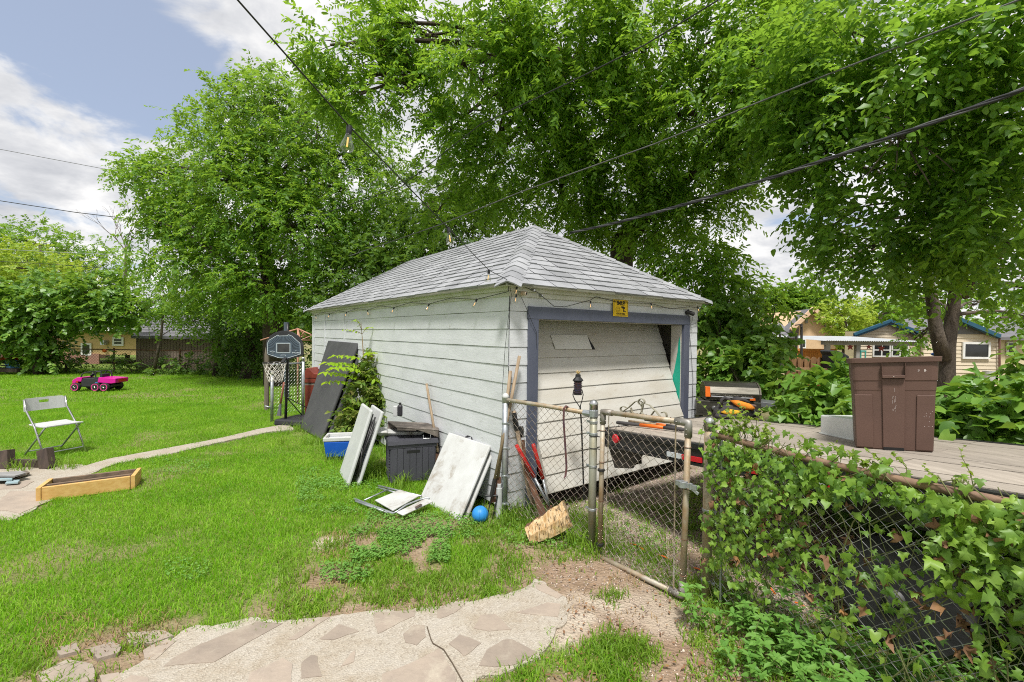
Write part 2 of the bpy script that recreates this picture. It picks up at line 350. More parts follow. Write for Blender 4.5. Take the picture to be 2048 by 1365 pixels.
def density(X, Y):
    wx = X + (fbm(X, Y, .22, 3) - .5) * .22; wy = Y + (fbm(X, Y, .22, 5) - .5) * .22
    d = np.ones(X.shape)
    for pl, s in ((SLAB, .04), (WALK, .03), (PATIO, .05), (PALE, .05)): d *= 1 - smooth(-s * .4, s * 1.6, edist(pl, wx, wy)) * (1 if pl is not WALK else smooth(.30, .42, fbm(X, Y, .6, 2)))
    d *= 1 - .93 * smooth(-.10, .10, edist(STONES2, wx, wy)) * smooth(.30, .5, fbm(X, Y, .3, 0))
    d *= 1 - .97 * smooth(-.15, .12, edist(BARE, wx, wy))
    v = X * fv.x + Y * fv.y
    d *= 1 - .80 * smooth(-.10, .15, edist(GRAVEL, wx, wy))
    th = smooth(-.3, .15, edist(THIN, wx, wy)); d *= 1 - th * .92 * smooth(.42, .60, fbm(X, Y, .34, 2))
    d *= 1 - .95 * smooth(-.05, .05, edist(SAND, wx, wy))
    se_ = -edist(SLAB, X, Y); d *= 1 - .8 * smooth(.55, .05, se_) * smooth(.50, .62, fbm(X, Y, .26, 1))
    rt_ = smooth(-.1, .15, edist(RIGHTP, wx, wy)); d *= 1 - rt_ * (1 - .75 * smooth(-.10, .10, edist(PATCH, wx, wy)) * smooth(.36, .5, fbm(X, Y, .2, 5)) - .03)
    d *= 1 - .55 * smooth(.60, .74, fbm(X, Y, .9, 6))
    d *= np.where(v > 2.9, .35, 1)
    return np.clip(d, 0, 1)
gx = np.concatenate([np.linspace(-90, -14, 20), np.linspace(-13.8, -4.1, 60), np.linspace(-4, 5, 181), np.linspace(5.3, 14, 30), np.linspace(15, 90, 18)])
gy = np.concatenate([np.linspace(-40, .4, 14), np.linspace(.5, 7.5, 141), np.linspace(7.6, 22, 80), np.linspace(23, 160, 24)])
XX, YY = np.meshgrid(gx, gy); ZZ = np.where((XX**2 + YY**2 < 900), (fbm(XX, YY, 1.3, 1) - .5) * .03, 0) - .012
ZZ = np.where(YY > 22, ZZ - np.clip((YY - 22) / 20, 0, 1) * .5, ZZ)
n1, n2 = XX.shape; idx = np.arange(n1 * n2).reshape(n1, n2)
quads = np.stack([idx[:-1, :-1], idx[:-1, 1:], idx[1:, 1:], idx[1:, :-1]], -1).reshape(-1, 4)
m, nt, out = newmat('soil_and_turf'); L = nt.links.new
at = nt.nodes.new('ShaderNodeAttribute'); at.attribute_name = 'cover'; se = nt.nodes.new('ShaderNodeSeparateColor'); L(at.outputs['Color'], se.inputs[0])
vec = coords(nt, geo=True)
soil = ramp(nt, noise(nt, vec, 5, 8, .7).outputs['Fac'], [(.3, (.22, .145, .095)), (.55, (.33, .235, .165)), (.75, (.42, .32, .24))]).outputs['Color']
turf = ramp(nt, noise(nt, vec, 9, 7, .7).outputs['Fac'], [(.3, (.09, .15, .022)), (.55, (.15, .21, .04)), (.78, (.28, .25, .11))]).outputs['Color']
vo = nd(nt, 'ShaderNodeTexVoronoi', Scale=48); L(vec, vo.inputs['Vector'])
grv = ramp(nt, vo.outputs['Color'], [(0, (.20, .145, .11)), (.5, (.36, .285, .23)), (1, (.56, .48, .42))]).outputs['Color']
base = mixc(nt, se.outputs[1], mixc(nt, se.outputs[0], soil, turf), grv)
base = mixc(nt, se.outputs[2], base, (.52, .45, .36))
b = nd(nt, 'ShaderNodeBsdfPrincipled', Roughness=.95); b.inputs['Specular IOR Level'].default_value = .15; L(base, b.inputs['Base Color'])
bn = nd(nt, 'ShaderNodeBump', Strength=.8, Distance=.02); hx = nd(nt, 'ShaderNodeMath', operation='ADD'); L(vo.outputs['Distance'], hx.inputs[0]); L(noise(nt, vec, 40, 6, .7).outputs['Fac'], hx.inputs[1]); L(hx.outputs[0], bn.inputs['Height']); L(bn.outputs['Normal'], b.inputs['Normal'])
L(b.outputs[0], out.inputs[0]); SOIL = m
ground = tag(npmesh('ground', np.stack([XX, YY, ZZ], -1).reshape(-1, 3), [quads], SOIL, smooth=True), kind='structure')
cov = np.zeros((n1 * n2, 4), np.float32); dn = density(XX, YY)
cov[:, 0] = np.clip(dn * 1.3, 0, 1).ravel(); cov[:, 1] = (smooth(-.25, .2, edist(GRAVEL, XX, YY)) * smooth(.25, .55, fbm(XX, YY, .5, 4) + .15) * .9).ravel()
cov[:, 2] = (smooth(-.03, .06, edist(SAND, XX, YY)) + .9 * smooth(-.08, .08, edist(PALE, XX, YY)) * smooth(.3, .5, fbm(XX, YY, .25, 1)) + .55 * smooth(-.1, .2, edist(BARE, XX, YY)) * smooth(.45, .7, fbm(XX, YY, .5, 0))).ravel(); cov[:, 3] = 1
a = ground.data.color_attributes.new('cover', 'FLOAT_COLOR', 'POINT'); a.data.foreach_set('color', np.clip(cov, 0, 1).ravel())
def gz(X, Y): return (fbm(X, Y, 1.3, 1) - .5) * .03 - .012
# ------------------------------------------------------------------ concrete with flagstones
m, nt, out = newmat('aggregate_concrete'); L = nt.links.new; vec = coords(nt, geo=True)
vo = nd(nt, 'ShaderNodeTexVoronoi', Scale=95); L(vec, vo.inputs['Vector'])
agg = ramp(nt, vo.outputs['Color'], [(0, (.22, .18, .14)), (.25, (.345, .30, .24)), (.7, (.40, .355, .29)), (1, (.47, .425, .36))]).outputs['Color']
wash = ramp(nt, noise(nt, vec, 3.5, 8, .7).outputs['Fac'], [(.42, 0.0), (.7, 1.0)]).outputs['Color']
c = mixc(nt, mixc(nt, .6, (0, 0, 0), wash), agg, (.45, .42, .375))
c = mixc(nt, ramp(nt, noise(nt, vec, 1.6, 8, .75).outputs['Fac'], [(.48, 0.0), (.66, .75)]).outputs['Color'], c, (.31, .25, .18))
b = nd(nt, 'ShaderNodeBsdfPrincipled', Roughness=.9); b.inputs['Specular IOR Level'].default_value = .2; L(c, b.inputs['Base Color'])
bn = nd(nt, 'ShaderNodeBump', Strength=.55, Distance=.01); L(vo.outputs['Distance'], bn.inputs['Height']); L(bn.outputs['Normal'], b.inputs['Normal']); L(b.outputs[0], out.inputs[0]); CONC = m
FLAG = M('flagstone', (.345, .285, .23), (.275, .228, .188), 5, .8, bump=.6, bscale=22, isl=.16, dirt=(.40, .35, .28), dscale=4, dpos=(.54, .68), spec=.25)
DARKCRACK = M('soil_filled_crack', (.10, .075, .05), None, 20, .95)
def sheet(mb, poly, z, jit=0.0, step=.07, th=.05):
    pts = []
    for i in range(len(poly)):
        a = poly[i]; b_ = poly[(i + 1) % len(poly)]; n = max(1, int(np.hypot(*(b_ - a)) / step))
        for k in range(n): pts.append(a + (b_ - a) * k / n)
    pts = np.array(pts)
    if jit: pts = pts + (np.stack([fbm(pts[:, 0], pts[:, 1], .12, 2), fbm(pts[:, 0], pts[:, 1], .12, 5)], -1) - .5) * jit * 2
    mb.prism([(x, y, z - th) for x, y in pts], (0, 0, th))
slab = MB(); sheet(slab, SLAB, .004, .06, .03)
slab.mi = 1
ST = [[(328, 1335), (427, 1328), (458, 1309), (564, 1249), (513, 1246), (403, 1290), (342, 1321)], [(574, 1280), (588, 1282), (660, 1236), (646, 1236), (605, 1260)],
      [(746, 1229), (828, 1221), (828, 1234), (756, 1270)], [(807, 1270), (827, 1252), (848, 1254), (852, 1277), (834, 1293), (811, 1287)],
      [(873, 1238), (873, 1221), (897, 1209), (932, 1208), (912, 1227), (881, 1239)], [(948, 1258), (963, 1232), (991, 1230), (1024, 1262), (975, 1264)],
      [(1034, 1227), (1096, 1207), (1119, 1211), (1115, 1236)], [(899, 1291), (920, 1271), (963, 1289), (928, 1316)],
      [(959, 1332), (975, 1303), (1006, 1283), (1026, 1281), (1073, 1309), (1030, 1332), (991, 1336)], [(760, 1400), (764, 1352), (881, 1301), (912, 1352), (900, 1420), (820, 1450)],
      [(604, 1328), (623, 1312), (635, 1314), (641, 1357), (604, 1361)], [(480, 1420), (499, 1349), (567, 1318), (584, 1328), (581, 1400), (530, 1460)],
      [(680, 1335), (700, 1311), (712, 1302), (708, 1325)], [(639, 1279), (678, 1250), (717, 1266), (666, 1281)], [(1069, 1168), (1084, 1167), (1125, 1193), (1115, 1199), (1073, 1180)],
      [(285, 1304), (300, 1295), (335, 1280), (352, 1285), (311, 1321), (290, 1318)], [(640, 1390), (690, 1372), (740, 1380), (730, 1460), (650, 1470)], [(380, 1385), (440, 1365), (470, 1375), (440, 1440), (370, 1450)]]
for q in ST: sheet(slab, gpoly(q), .0075, .012, .03, .01)
slab.mi = 2
cr = [G(*p) for p in ((854, 1256), (862, 1282), (866, 1290), (887, 1302), (905, 1330), (925, 1366), (945, 1400))]
for a_, b_ in zip(cr, cr[1:]):
    a_ = Vector((a_.x, a_.y, .0085)); b_ = Vector((b_.x, b_.y, .0085)); slab.beam(a_, b_, .006, .003)
tag(slab.build('flagstone_path', [CONC, FLAG, DARKCRACK]), kind='structure')
wk = MB(); sheet(wk, WALK, .012, .02); tag(wk.build('concrete_walk', CONC), kind='structure')
pt = MB(); sheet(pt, PATIO, .010, .04)
for q in ([(20, 985), (95, 985), (110, 1000), (40, 1030), (-20, 1020)], [(-120, 960), (0, 955), (70, 965), (40, 980), (-100, 985)]):
    pt.mi = 1; sheet(pt, gpoly(q), .0145, .02, .06, .01)
tag(pt.build('stone_paving', [CONC, FLAG]), kind='structure')
s2 = MB()
for q in ([(75, 1352), (130, 1322), (185, 1330), (190, 1358), (110, 1390)], [(255, 1268), (320, 1262), (345, 1275), (300, 1290), (258, 1290)], [(200, 1395), (270, 1350), (300, 1356), (290, 1420), (220, 1440)], [(178, 1298), (225, 1284), (245, 1292), (238, 1308), (196, 1320)], [(108, 1296), (150, 1288), (160, 1302), (120, 1312)], [(200, 1352), (240, 1345), (250, 1362), (215, 1392)]):
    sheet(s2, gpoly(q), .006, .02, .05, .03)
tag(s2.build('broken_paving', FLAG), kind='structure')
# ------------------------------------------------------------------ grass
GRASSM = LEAF('grass_blade', [(.07, .20, .008), (.15, .345, .014), (.25, .47, .025), (.40, .52, .09)], .42, (.40, .72, .03), .55, .25, 1.1)
CRABM = LEAF('crabgrass_blade', [(.10, .20, .018), (.17, .30, .03), (.25, .39, .045)], .42, (.42, .62, .06), .5, .3, 1.2)
DRYM = LEAF('dry_grass', [(.30, .20, .10), (.42, .30, .16)], .2, (.4, .3, .15), .8, .1)
GAR_C = np.array([-.03, 4.65]); GF = np.array([.802, .598]); GS = np.array([-.598, .802])
def notgarage(X, Y):
    a = (X - GAR_C[0]) * GF[0] + (Y - GAR_C[1]) * GF[1]; b_ = (X - GAR_C[0]) * GS[0] + (Y - GAR_C[1]) * GS[1]
    return ~((a > -.02) & (a < 3.42) & (b_ > -.02) & (b_ < 8.02))
def blades(name, X, Y, h, wd, lean, matl, seg2, kind='stuff'):
    n = len(X); th = rng.random(n) * 2 * np.pi; ph = rng.random(n) * 2 * np.pi
    side = np.stack([np.cos(th), np.sin(th), np.zeros(n)], -1) * (wd / 2)[:, None]
    ld = np.stack([np.cos(ph), np.sin(ph), np.zeros(n)], -1) * (lean * h)[:, None]
    b0 = np.stack([X, Y, gz(X, Y) - .005], -1); up = np.zeros((n, 3)); up[:, 2] = 1
    tip = b0 + ld + up * (h * np.sqrt(np.clip(1 - lean ** 2 * .7, .1, 1)))[:, None]
    if seg2:
        mid = b0 + ld * .32 + up * (h * .6)[:, None]
        V = np.stack([b0 - side, b0 + side, mid + side * .85, mid - side * .85, tip], 1).reshape(-1, 3)
        i = np.arange(n)[:, None] * 5
        return tag(npmesh(name, V, [i + np.array([0, 1, 2, 3]), i + np.array([3, 2, 4])], matl), kind=kind)
    V = np.stack([b0 - side, b0 + side, tip], 1).reshape(-1, 3); i = np.arange(n)[:, None] * 3
    return tag(npmesh(name, V, [i + np.array([0, 1, 2])], matl), kind=kind)
def scatter(n, x0, x1, y0, y1, mul=1.0, f=None):
    X = x0 + rng.random(n) * (x1 - x0); Y = y0 + rng.random(n) * (y1 - y0)
    k = (np.abs(X) < Y * 1.22 + .5) & notgarage(X, Y)
    X = X[k]; Y = Y[k]; d = (density(X, Y) if f is None else f(X, Y)) * mul
    k = rng.random(len(X)) < d; return X[k], Y[k]
X1, Y1 = scatter(330000, -8.5, 3.6, 1.7, 6.8)
hh = (.022 + .03 * rng.random(len(X1))) * (.6 + .9 * fbm(X1, Y1, .35, 7)) + .008
blades('lawn_grass', X1, Y1, hh, .0035 + .003 * rng.random(len(X1)), .3 + .6 * rng.random(len(X1)), GRASSM, True)
XD, YD = scatter(42000, -8.5, 3.2, 1.7, 8, f=lambda X, Y: density(X, Y) * smooth(.35, .65, fbm(X, Y, .7, 4)))
blades('straw_in_lawn', XD, YD, .02 + .03 * rng.random(len(XD)), .004 + .002 * rng.random(len(XD)), .6 + .38 * rng.random(len(XD)), DRYM, False)
X2, Y2 = scatter(330000, -17, 2, 6.8, 11.5); hh = (.02 + .05 * rng.random(len(X2))) * (.5 + fbm(X2, Y2, .5, 7))
blades('mid_lawn_grass', X2, Y2, hh, .006 + .006 * rng.random(len(X2)), .3 + .6 * rng.random(len(X2)), GRASSM, False)
X3, Y3 = scatter(220000, -26, 8, 11.5, 21); hh = .035 + .05 * rng.random(len(X3))
blades('far_lawn_grass', X3, Y3, hh, .012 + .012 * rng.random(len(X3)), .3 + .6 * rng.random(len(X3)), GRASSM, False)
# coarse crabgrass tufts near the path, the fence and the gate
def tufts(name, centers, nb, hmin, hmax, wd, spread, matl):
    c = np.array(centers); k = np.repeat(np.arange(len(c)), nb); X = c[k, 0] + rng.normal(0, spread, len(k)); Y = c[k, 1] + rng.normal(0, spread, len(k))
    g = (edist(SLAB, X, Y) < .035 + .05 * rng.random(len(X))); X = X[g]; Y = Y[g]
    h = hmin + (hmax - hmin) * rng.random(len(X)); return blades(name, X, Y, h, wd * (.7 + .6 * rng.random(len(X))), .35 + .6 * rng.random(len(X)), matl, True)
cs = []
for _ in range(3000):
    px = rng.uniform(560, 1500); py = rng.uniform(960, 1365); p = G(px, py); q = (np.array([p.x]), np.array([p.y]))
    if edist(SLAB, *q)[0] > -.02 or edist(BARE, *q)[0] > .05 or edist(PALE, *q)[0] > -.03 or (edist(RIGHTP, *q)[0] > 0 and edist(PATCH, *q)[0] < 0) or not notgarage(*q)[0]: continue
    z = max(edist(THIN, *q)[0] + .25, -edist(SLAB, *q)[0] * -1 + .12, 0)
    near = abs(edist(SLAB, *q)[0]) < .22; fen = abs(px - 1080) < 200 and 1000 < py < 1180
    if fbm(q[0], q[1], .3, 4)[0] > (.46 if (near or fen) else .56): cs.append((p.x, p.y))
for (x0, x1, y0, y1, n) in ((1130, 1300, 1290, 1365, 22), (830, 870, 1215, 1255, 10), (1170, 1260, 1180, 1215, 8), (250, 290, 1240, 1300, 8), (1380, 1440, 1190, 1365, 30), (1210, 1400, 1000, 1110, 60), (950, 1190, 1000, 1130, 90), (1420, 1700, 1240, 1365, 90), (0, 200, 1310, 1365, 16), (780, 890, 930, 985, 26)):
    for _ in range(n): p = G(rng.uniform(x0, x1), rng.uniform(y0, y1)); cs.append((p.x, p.y))
tufts('crabgrass', cs, 15, .03, .085, .0075, .04, CRABM)
cs = []
for (x0, x1, y0, y1, n) in ((722, 790, 900, 968, 46), (785, 890, 935, 985, 34), (1000, 1075, 985, 1050, 34), (640, 700, 900, 930, 16), (1130, 1200, 1030, 1110, 20), (560, 660, 850, 900, 30), (1180, 1230, 1085, 1115, 10), (100, 160, 930, 948, 10), (20, 50, 935, 945, 8)):
    for _ in range(n): p = G(rng.uniform(x0, x1), rng.uniform(y0, y1)); cs.append((p.x, p.y))
tufts('tall_grass', cs, 12, .09, .25, .0085, .04, CRABM)
PEB = M('pebbles', (.50, .42, .35), (.26, .19, .145), 30, .9, isl=.3)
def pebbles(name, poly, n, smin, smax):
    lo, hi = poly.min(0), poly.max(0); hi = np.minimum(hi, [4.2, 6.2]); X = lo[0] + rng.random(n) * (hi[0] - lo[0]); Y = lo[1] + rng.random(n) * (hi[1] - lo[1]); k = (edist(poly, X, Y) > -.1) & notgarage(X, Y) & (edist(SLAB, X, Y) < 0); X, Y = X[k], Y[k]; n = len(X)
    s = smin + (smax - smin) * rng.random(n) ** 2.2; o = np.array([[1, 0, 0], [-1, 0, 0], [0, 1, 0], [0, -1, 0], [0, 0, .7], [0, 0, -.7]]); V = o[None] * s[:, None, None] * (.6 + .8 * rng.random((n, 6, 3))); a = rng.random(n) * 6.28
    R_ = np.stack([np.stack([np.cos(a), -np.sin(a)], -1), np.stack([np.sin(a), np.cos(a)], -1)], 1); V[..., :2] = np.einsum('nij,nkj->nki', R_, V[..., :2]); V += np.stack([X, Y, gz(X, Y) + s * .25], -1)[:, None]
    f = np.array([[0, 2, 4], [2, 1, 4], [1, 3, 4], [3, 0, 4], [2, 0, 5], [1, 2, 5], [3, 1, 5], [0, 3, 5]]); tag(npmesh(name, V.reshape(-1, 3), [(np.arange(n)[:, None, None] * 6 + f[None]).reshape(-1, 3)], PEB), kind='stuff')
pebbles('gravel_stones', GRAVEL, 26000, .004, .015); pebbles('soil_pebbles', BARE, 2600, .003, .012); pebbles('path_grit', gpoly([(560, 1200), (1160, 1150), (1290, 1220), (1150, 1300), (1000, 1400), (560, 1260)]), 900, .003, .010)
cs = [tuple(G(rng.uniform(*a), rng.uniform(*b_))[:2]) for a, b_, n in (((90, 330), (1225, 1300), 60), ((640, 720), (1060, 1110), 30), ((560, 900), (1120, 1220), 45), ((740, 850), (1000, 1040), 20), ((1130, 1300), (1150, 1230), 12), ((450, 760), (1020, 1200), 30)) for _ in range(n)]
tufts('dry_grass', cs, 14, .02, .06, .005, .05, DRYM)
# ------------------------------------------------------------------ the garage (local x along its front, local y along its long side)
GZ = math.atan2(.598, .802)
gar = thing('garage', 'weathered white wood sided garage with grey hip roof and crooked half open door', 'garage', (GAR_C[0], GAR_C[1], 0), GZ)
def W(x, y, z): return Vector((GAR_C[0] + x * GF[0] + y * GS[0], GAR_C[1] + x * GF[1] + y * GS[1], z))
WD, LN, HT, EX = 3.40, 8.0, 2.26, .1855
class LMB(MB):
    def build(s, name, mats, parent=gar, **k): k['local'] = True; return MB.build(s, name, mats, parent, **k)
def siding(mb, a, b, z0, z1, off=0, ex=EX, zref=2.084, step=.35, proud=.011, wob=.0015):
    """lap boards on the vertical line a->b (outside on the left hand side turned by -90 deg)"""
    a = Vector((*a, 0)); b = Vector((*b, 0)); d = (b - a); ln = d.length; d.normalize(); n = Vector((d.y, -d.x, 0))
    zs = [zref - k * ex for k in range(-3, 20)]; zs = sorted([z for z in zs if z0 + .02 < z < z1 - .02] + [z0, z1])
    for lo, hi in zip(zs, zs[1:]):
        k = max(1, int(ln / step)); r_ = random.Random(int(lo * 1000) + int(ln * 77)); pr = [proud + r_.uniform(-wob, wob) for _ in range(k + 1)]; zl = [lo + r_.uniform(-.003, .003) for _ in range(k + 1)]
        vs = []
        for i in range(k + 1):
            p = a + d * (ln * i / k)
            vs += [p + n * .004 + Vector((0, 0, hi - .0035)), p + n * pr[i] + Vector((0, 0, zl[i] + .003)), p + n * pr[i] * .85 + Vector((0, 0, zl[i])), p + n * -.010 + Vector((0, 0, zl[i] + .001))]
        fs = []
        for i in range(k):
            o = i * 4; fs += [(o + 1, o + 5, o + 4, o), (o + 2, o + 6, o + 5, o + 1), (o + 3, o + 7, o + 6, o + 2)]
        mb.add(vs, fs)
    gap_ = []                                                       # plain back of each board, and the sheathing behind
    for lo, hi in zip(zs, zs[1:]): mb.hexa([a + n * .003 + Vector((0, 0, hi - .0045)), b + n * .003 + Vector((0, 0, hi - .0045)), b - n * .024 + Vector((0, 0, hi - .0045)), a - n * .024 + Vector((0, 0, hi - .0045))], [a + n * .0035 + Vector((0, 0, hi - .0035)), b + n * .0035 + Vector((0, 0, hi - .0035)), b - n * .024 + Vector((0, 0, hi - .0035)), a - n * .024 + Vector((0, 0, hi - .0035))])
    e = -n * .03
    mb.hexa([a + Vector((0, 0, z0)) - n * .025, b + Vector((0, 0, z0)) - n * .025, b + e + Vector((0, 0, z0)), a + e + Vector((0, 0, z0))], [a + Vector((0, 0, z1)) - n * .025, b + Vector((0, 0, z1)) - n * .025, b + e + Vector((0, 0, z1)), a + e + Vector((0, 0, z1))])
wl = LMB(); siding(wl, (0, LN), (0, 0), .045, 2.25); wl.build('wall', WHITE)
wf = LMB(); siding(wf, (0, 0), (.233, 0), .045, 2.25, step=.12, wob=.002); siding(wf, (3.18, 0), (3.40, 0), .045, 2.25, step=.12, wob=.002)
wf.b2((.233, .001, 2.139), (3.18, .05, 2.25)); wf.build('wall', WHITE)
wr = LMB(); siding(wr, (3.40, 0), (3.40, LN), .045, 2.25); siding(wr, (3.40, LN), (0, LN), .045, 2.25); wr.build('wall', WHITE)
for lo_, hi_ in (((-.024, 6.87, .05), (-.004, 6.95, 2.2)), ((-.024, 7.92, .05), (-.004, 8.0, 2.2)), ((-.022, 5.46, 1.42), (-.006, 5.50, 2.2)), ((-.026, 7.80, .3), (-.010, 7.86, 2.0))):
    q = LMB(); q.b2(lo_, hi_); q.build('corner_board', WHITE, bevel=.002)
vt = LMB(); vt.b2((-.012, 4.95, 1.86), (-.004, 5.36, 2.07))
for i in range(14): vt.b2((-.020, 4.965 + i * .028, 1.87), (-.011, 4.979 + i * .028, 2.06))
vt.build('vent', WHITE)
fr_ = LMB()                                                         # frieze, fascia, soffit
for z0, z1, o in ((2.232, 2.305, .022), (2.285, 2.335, .05)):
    fr_.b2((-o, -o, z0), (WD + o, -o + .02, z1)); fr_.b2((-o, LN + o - .02, z0), (WD + o, LN + o, z1)); fr_.b2((-o, -o + .0205, z0), (-o + .02, LN + o - .0205, z1)); fr_.b2((WD + o - .02, -o + .0205, z0), (WD + o, LN + o - .0205, z1))
fr_.build('fascia', TRIMW, bevel=.004)
fr2 = LMB(); OV = .125
fr2.b2((-OV, -OV, 2.325), (WD + OV, LN + OV, 2.345)); fr2.build('soffit', TRIMW, bevel=.004)
# roof of separate shingle tabs
RZ0, RIDGE = 2.352, 3.50
half = WD / 2 + OV; rise = RIDGE - RZ0; sl_len = math.hypot(half, rise)
ridge = (Vector((WD / 2, half - OV, RIDGE)), Vector((WD / 2, LN + OV - half, RIDGE)))
rf = LMB(); core = .012
corners = [Vector((-OV, -OV, RZ0)), Vector((WD + OV, -OV, RZ0)), Vector((WD + OV, LN + OV, RZ0)), Vector((-OV, LN + OV, RZ0))]
rf.add(corners + list(ridge), [(0, 1, 4), (1, 2, 5, 4), (2, 3, 5), (3, 0, 4, 5), (3, 2, 1, 0)])
NC = 15
def slope(a, b, ta, tb):               # eave a->b, roof ends ta (above a) and tb (above b)
    ex = (b - a).normalized(); mid = (ta + tb) / 2; inn = Vector((-ex.y, ex.x, 0)); up = (inn * half + Vector((0, 0, rise))).normalized(); nn = ex.cross(up).normalized()
    ln = (b - a).length; c = sl_len / NC
    xa = (ta - a).dot(ex) / NC; xb = (tb - b).dot(ex) / NC
    for i in range(NC):
        x0, x1 = xa * i, ln + xb * i; y0, y1 = xa * (i + 1), ln + xb * (i + 1)
        tw = .31; off = (i % 2) * tw / 2 + random.uniform(-.03, .03); x = x0 - off
        while x < x1:
            l, r_ = max(x + .004, x0), min(x + tw - .004, x1); x += tw
            if r_ - l < .02: continue
            tl, tr = min(max(l, y0), y1), max(min(r_, y1), y0)
            dz = random.uniform(-.006, .004); th = .016 + random.uniform(-.004, .004)
            p = lambda u, v, h: a + ex * u + up * v + nn * h
            lo0 = i * c - .012 + dz; lo1 = i * c - .012 + dz + random.uniform(-.004, .004); hi = (i + 1) * c
            rf.add([p(l, lo0, th), p(r_, lo1, th + random.uniform(-.002, .002)), p(tr, hi, .003), p(tl, hi, .003), p(l, lo0, .0), p(r_, lo1, .0)], [(0, 1, 2, 3), (4, 5, 1, 0)])
slope(corners[0], corners[1], ridge[0], ridge[0]); slope(corners[3], corners[0], ridge[1], ridge[0]); slope(corners[1], corners[2], ridge[0], ridge[1]); slope(corners[2], corners[3], ridge[1], ridge[1])
rfo = rf.build('roof', SHING)
hc = LMB()
def hips(a, b, n, w=.135, drop=.075, lift=.012):
    d = (b - a); ln = d.length; d.normalize(); s = d.cross(Vector((0, 0, 1))).normalized(); upv = s.cross(d).normalized()
    for i in range(n):
        p0 = a + d * (ln * i / n - .02); p1 = a + d * (ln * (i + 1) / n + .02); t0 = .024 + random.uniform(-.003, .003); t1 = .012
        j = random.uniform(-.008, .008); vs = []
        for p, t in ((p0, t0), (p1, t1)):
            for k, (u, v) in enumerate(((-1, -drop), (-.45, -drop * .36), (0, 0), (.45, -drop * .36), (1, -drop))): vs.append(p + s * (u * w + j) + upv * (v + t))
        vs += [v - upv * .014 for v in vs[:5]]
        hc.add(vs, [(i_ + 1, i_ + 6, i_ + 5, i_) for i_ in range(4)] + [(i_, i_ + 10, i_ + 11, i_ + 1) for i_ in range(4)])
hips(corners[0], ridge[0], 15, drop=.062); hips(corners[1], ridge[0], 15, drop=.062); hips(corners[3], ridge[1], 15, drop=.062); hips(corners[2], ridge[1], 15, drop=.062); hips(ridge[0], ridge[1], 34, drop=.085)
hc.build('ridge_cap', SHING, parent=rfo) if False else MB.build(hc, 'ridge_cap', SHING, rfo, local=True)
dp_ = LMB()                                                         # metal drip edge
o = OV + .012
for a_, b_ in (((-o, -o, 2.326), (WD + o, -OV - .001, 2.352)), ((-o, -OV, 2.326), (-OV - .001, LN + OV, 2.352)), ((WD + OV + .001, -OV, 2.326), (WD + o, LN + OV, 2.352))): dp_.b2(a_, b_)
dp_.build('drip_edge', M('drip_edge_metal', (.16, .17, .12), (.22, .21, .16), 8, .6))
df = LMB()
df.b2((.233, -.028, .03), (.369, .02, 2.006)).b2((3.05, -.028, .03), (3.18, .02, 2.006)).b2((.225, -.030, 2.008), (3.185, .02, 2.139)); df.build('door_frame', NAVY, bevel=.004)
jb = LMB(); jb.b2((3.052, .021, .03), (3.10, .19, 2.0)); jb.b2((.33, .021, .03), (.367, .19, 2.0)); jb.b2((.34, .05, 2.007), (3.08, .2, 2.03)); jb.build('door_jamb', DOORW)
gp = LMB(); xj = 3.0505                                             # the green brush mark on the jamb
gp.prism([(xj, .028, .40), (xj, .032, 1.0), (xj, .03, 1.5), (xj, .04, 1.78), (xj, .055, 1.84), (xj, .068, 1.76), (xj, .078, 1.62), (xj, .10, 1.5), (xj, .125, 1.36), (xj, .165, 1.22), (xj, .172, .95), (xj, .165, .7), (xj, .15, .5), (xj, .10, .38)], (-.002, 0, 0)); gp.build('paint_patch', GREENP)
# tilted one-piece door
dl0, dz0, dl1, dz1 = -.215, .20, .452, 2.09
dv = Vector((0, dl1 - dl0, dz1 - dz0)); dlen = dv.length; dv.normalize(); dn_ = Vector((0, -dv.z, dv.y)); do = Vector((.375, dl0, dz0)); DWd = 2.665
def D(u, v, h=0): return do + Vector((1, 0, 0)) * u + dv * v + dn_ * h
dr = LMB(); nb = 11; bh = dlen / nb; rr_ = random.Random(5)
for i in range(nb):
    k = 8; vs = []
    for j in range(k + 1):
        u = DWd * j / k; w_ = rr_.uniform(-.0015, .0015)
        vs += [D(u, (i + 1) * bh - .003, .0), D(u, i * bh + .005 + w_ * .5, .012 + w_), D(u, i * bh + w_ * .5, .010), D(u, i * bh, -.012)]
    fs = []
    for j in range(k): o = j * 4; fs += [(o, o + 1, o + 5, o + 4)[::-1], (o + 1, o + 2, o + 6, o + 5)[::-1], (o + 2, o + 3, o + 7, o + 6)[::-1]]
    dr.add(vs, [f[::-1] for f in fs])
dr.hexa([D(0, 0, -.05), D(DWd, 0, -.05), D(DWd, dlen, -.05), D(0, dlen, -.05)], [D(0, 0, -.004), D(DWd, 0, -.004), D(DWd, dlen, -.004), D(0, dlen, -.004)])
dr.b2((0, 0, 0), (0, 0, 0)) if False else None
dro = dr.build('garage_door', DOORW)
pa = MB(); pa.hexa([D(.52, bh * 8.55, .013), D(1.13, bh * 8.5, .016), D(1.10, bh * 9.52, .016), D(.49, bh * 9.5, .013)], [D(.52, bh * 8.55, .021), D(1.13, bh * 8.5, .026), D(1.10, bh * 9.52, .026), D(.49, bh * 9.5, .021)]); pa.build('patch_board', M('faded_patch', (.66, .65, .61), (.58, .56, .51), 4, .6), dro, local=True)
pg = MB(); pg.prism([D(1.135, bh * 8.5, .013), D(1.20, bh * 8.5, .013), D(1.112, bh * 9.5, .013)], dn_ * .004); pg.build('broken_gap', INK, dro, local=True)
fl = LMB(); fl.b2((.06, .25, .0), (3.34, 7.94, .03)); fl.build('garage_slab', M('garage_slab', (.12, .11, .10), None, 4, .9))
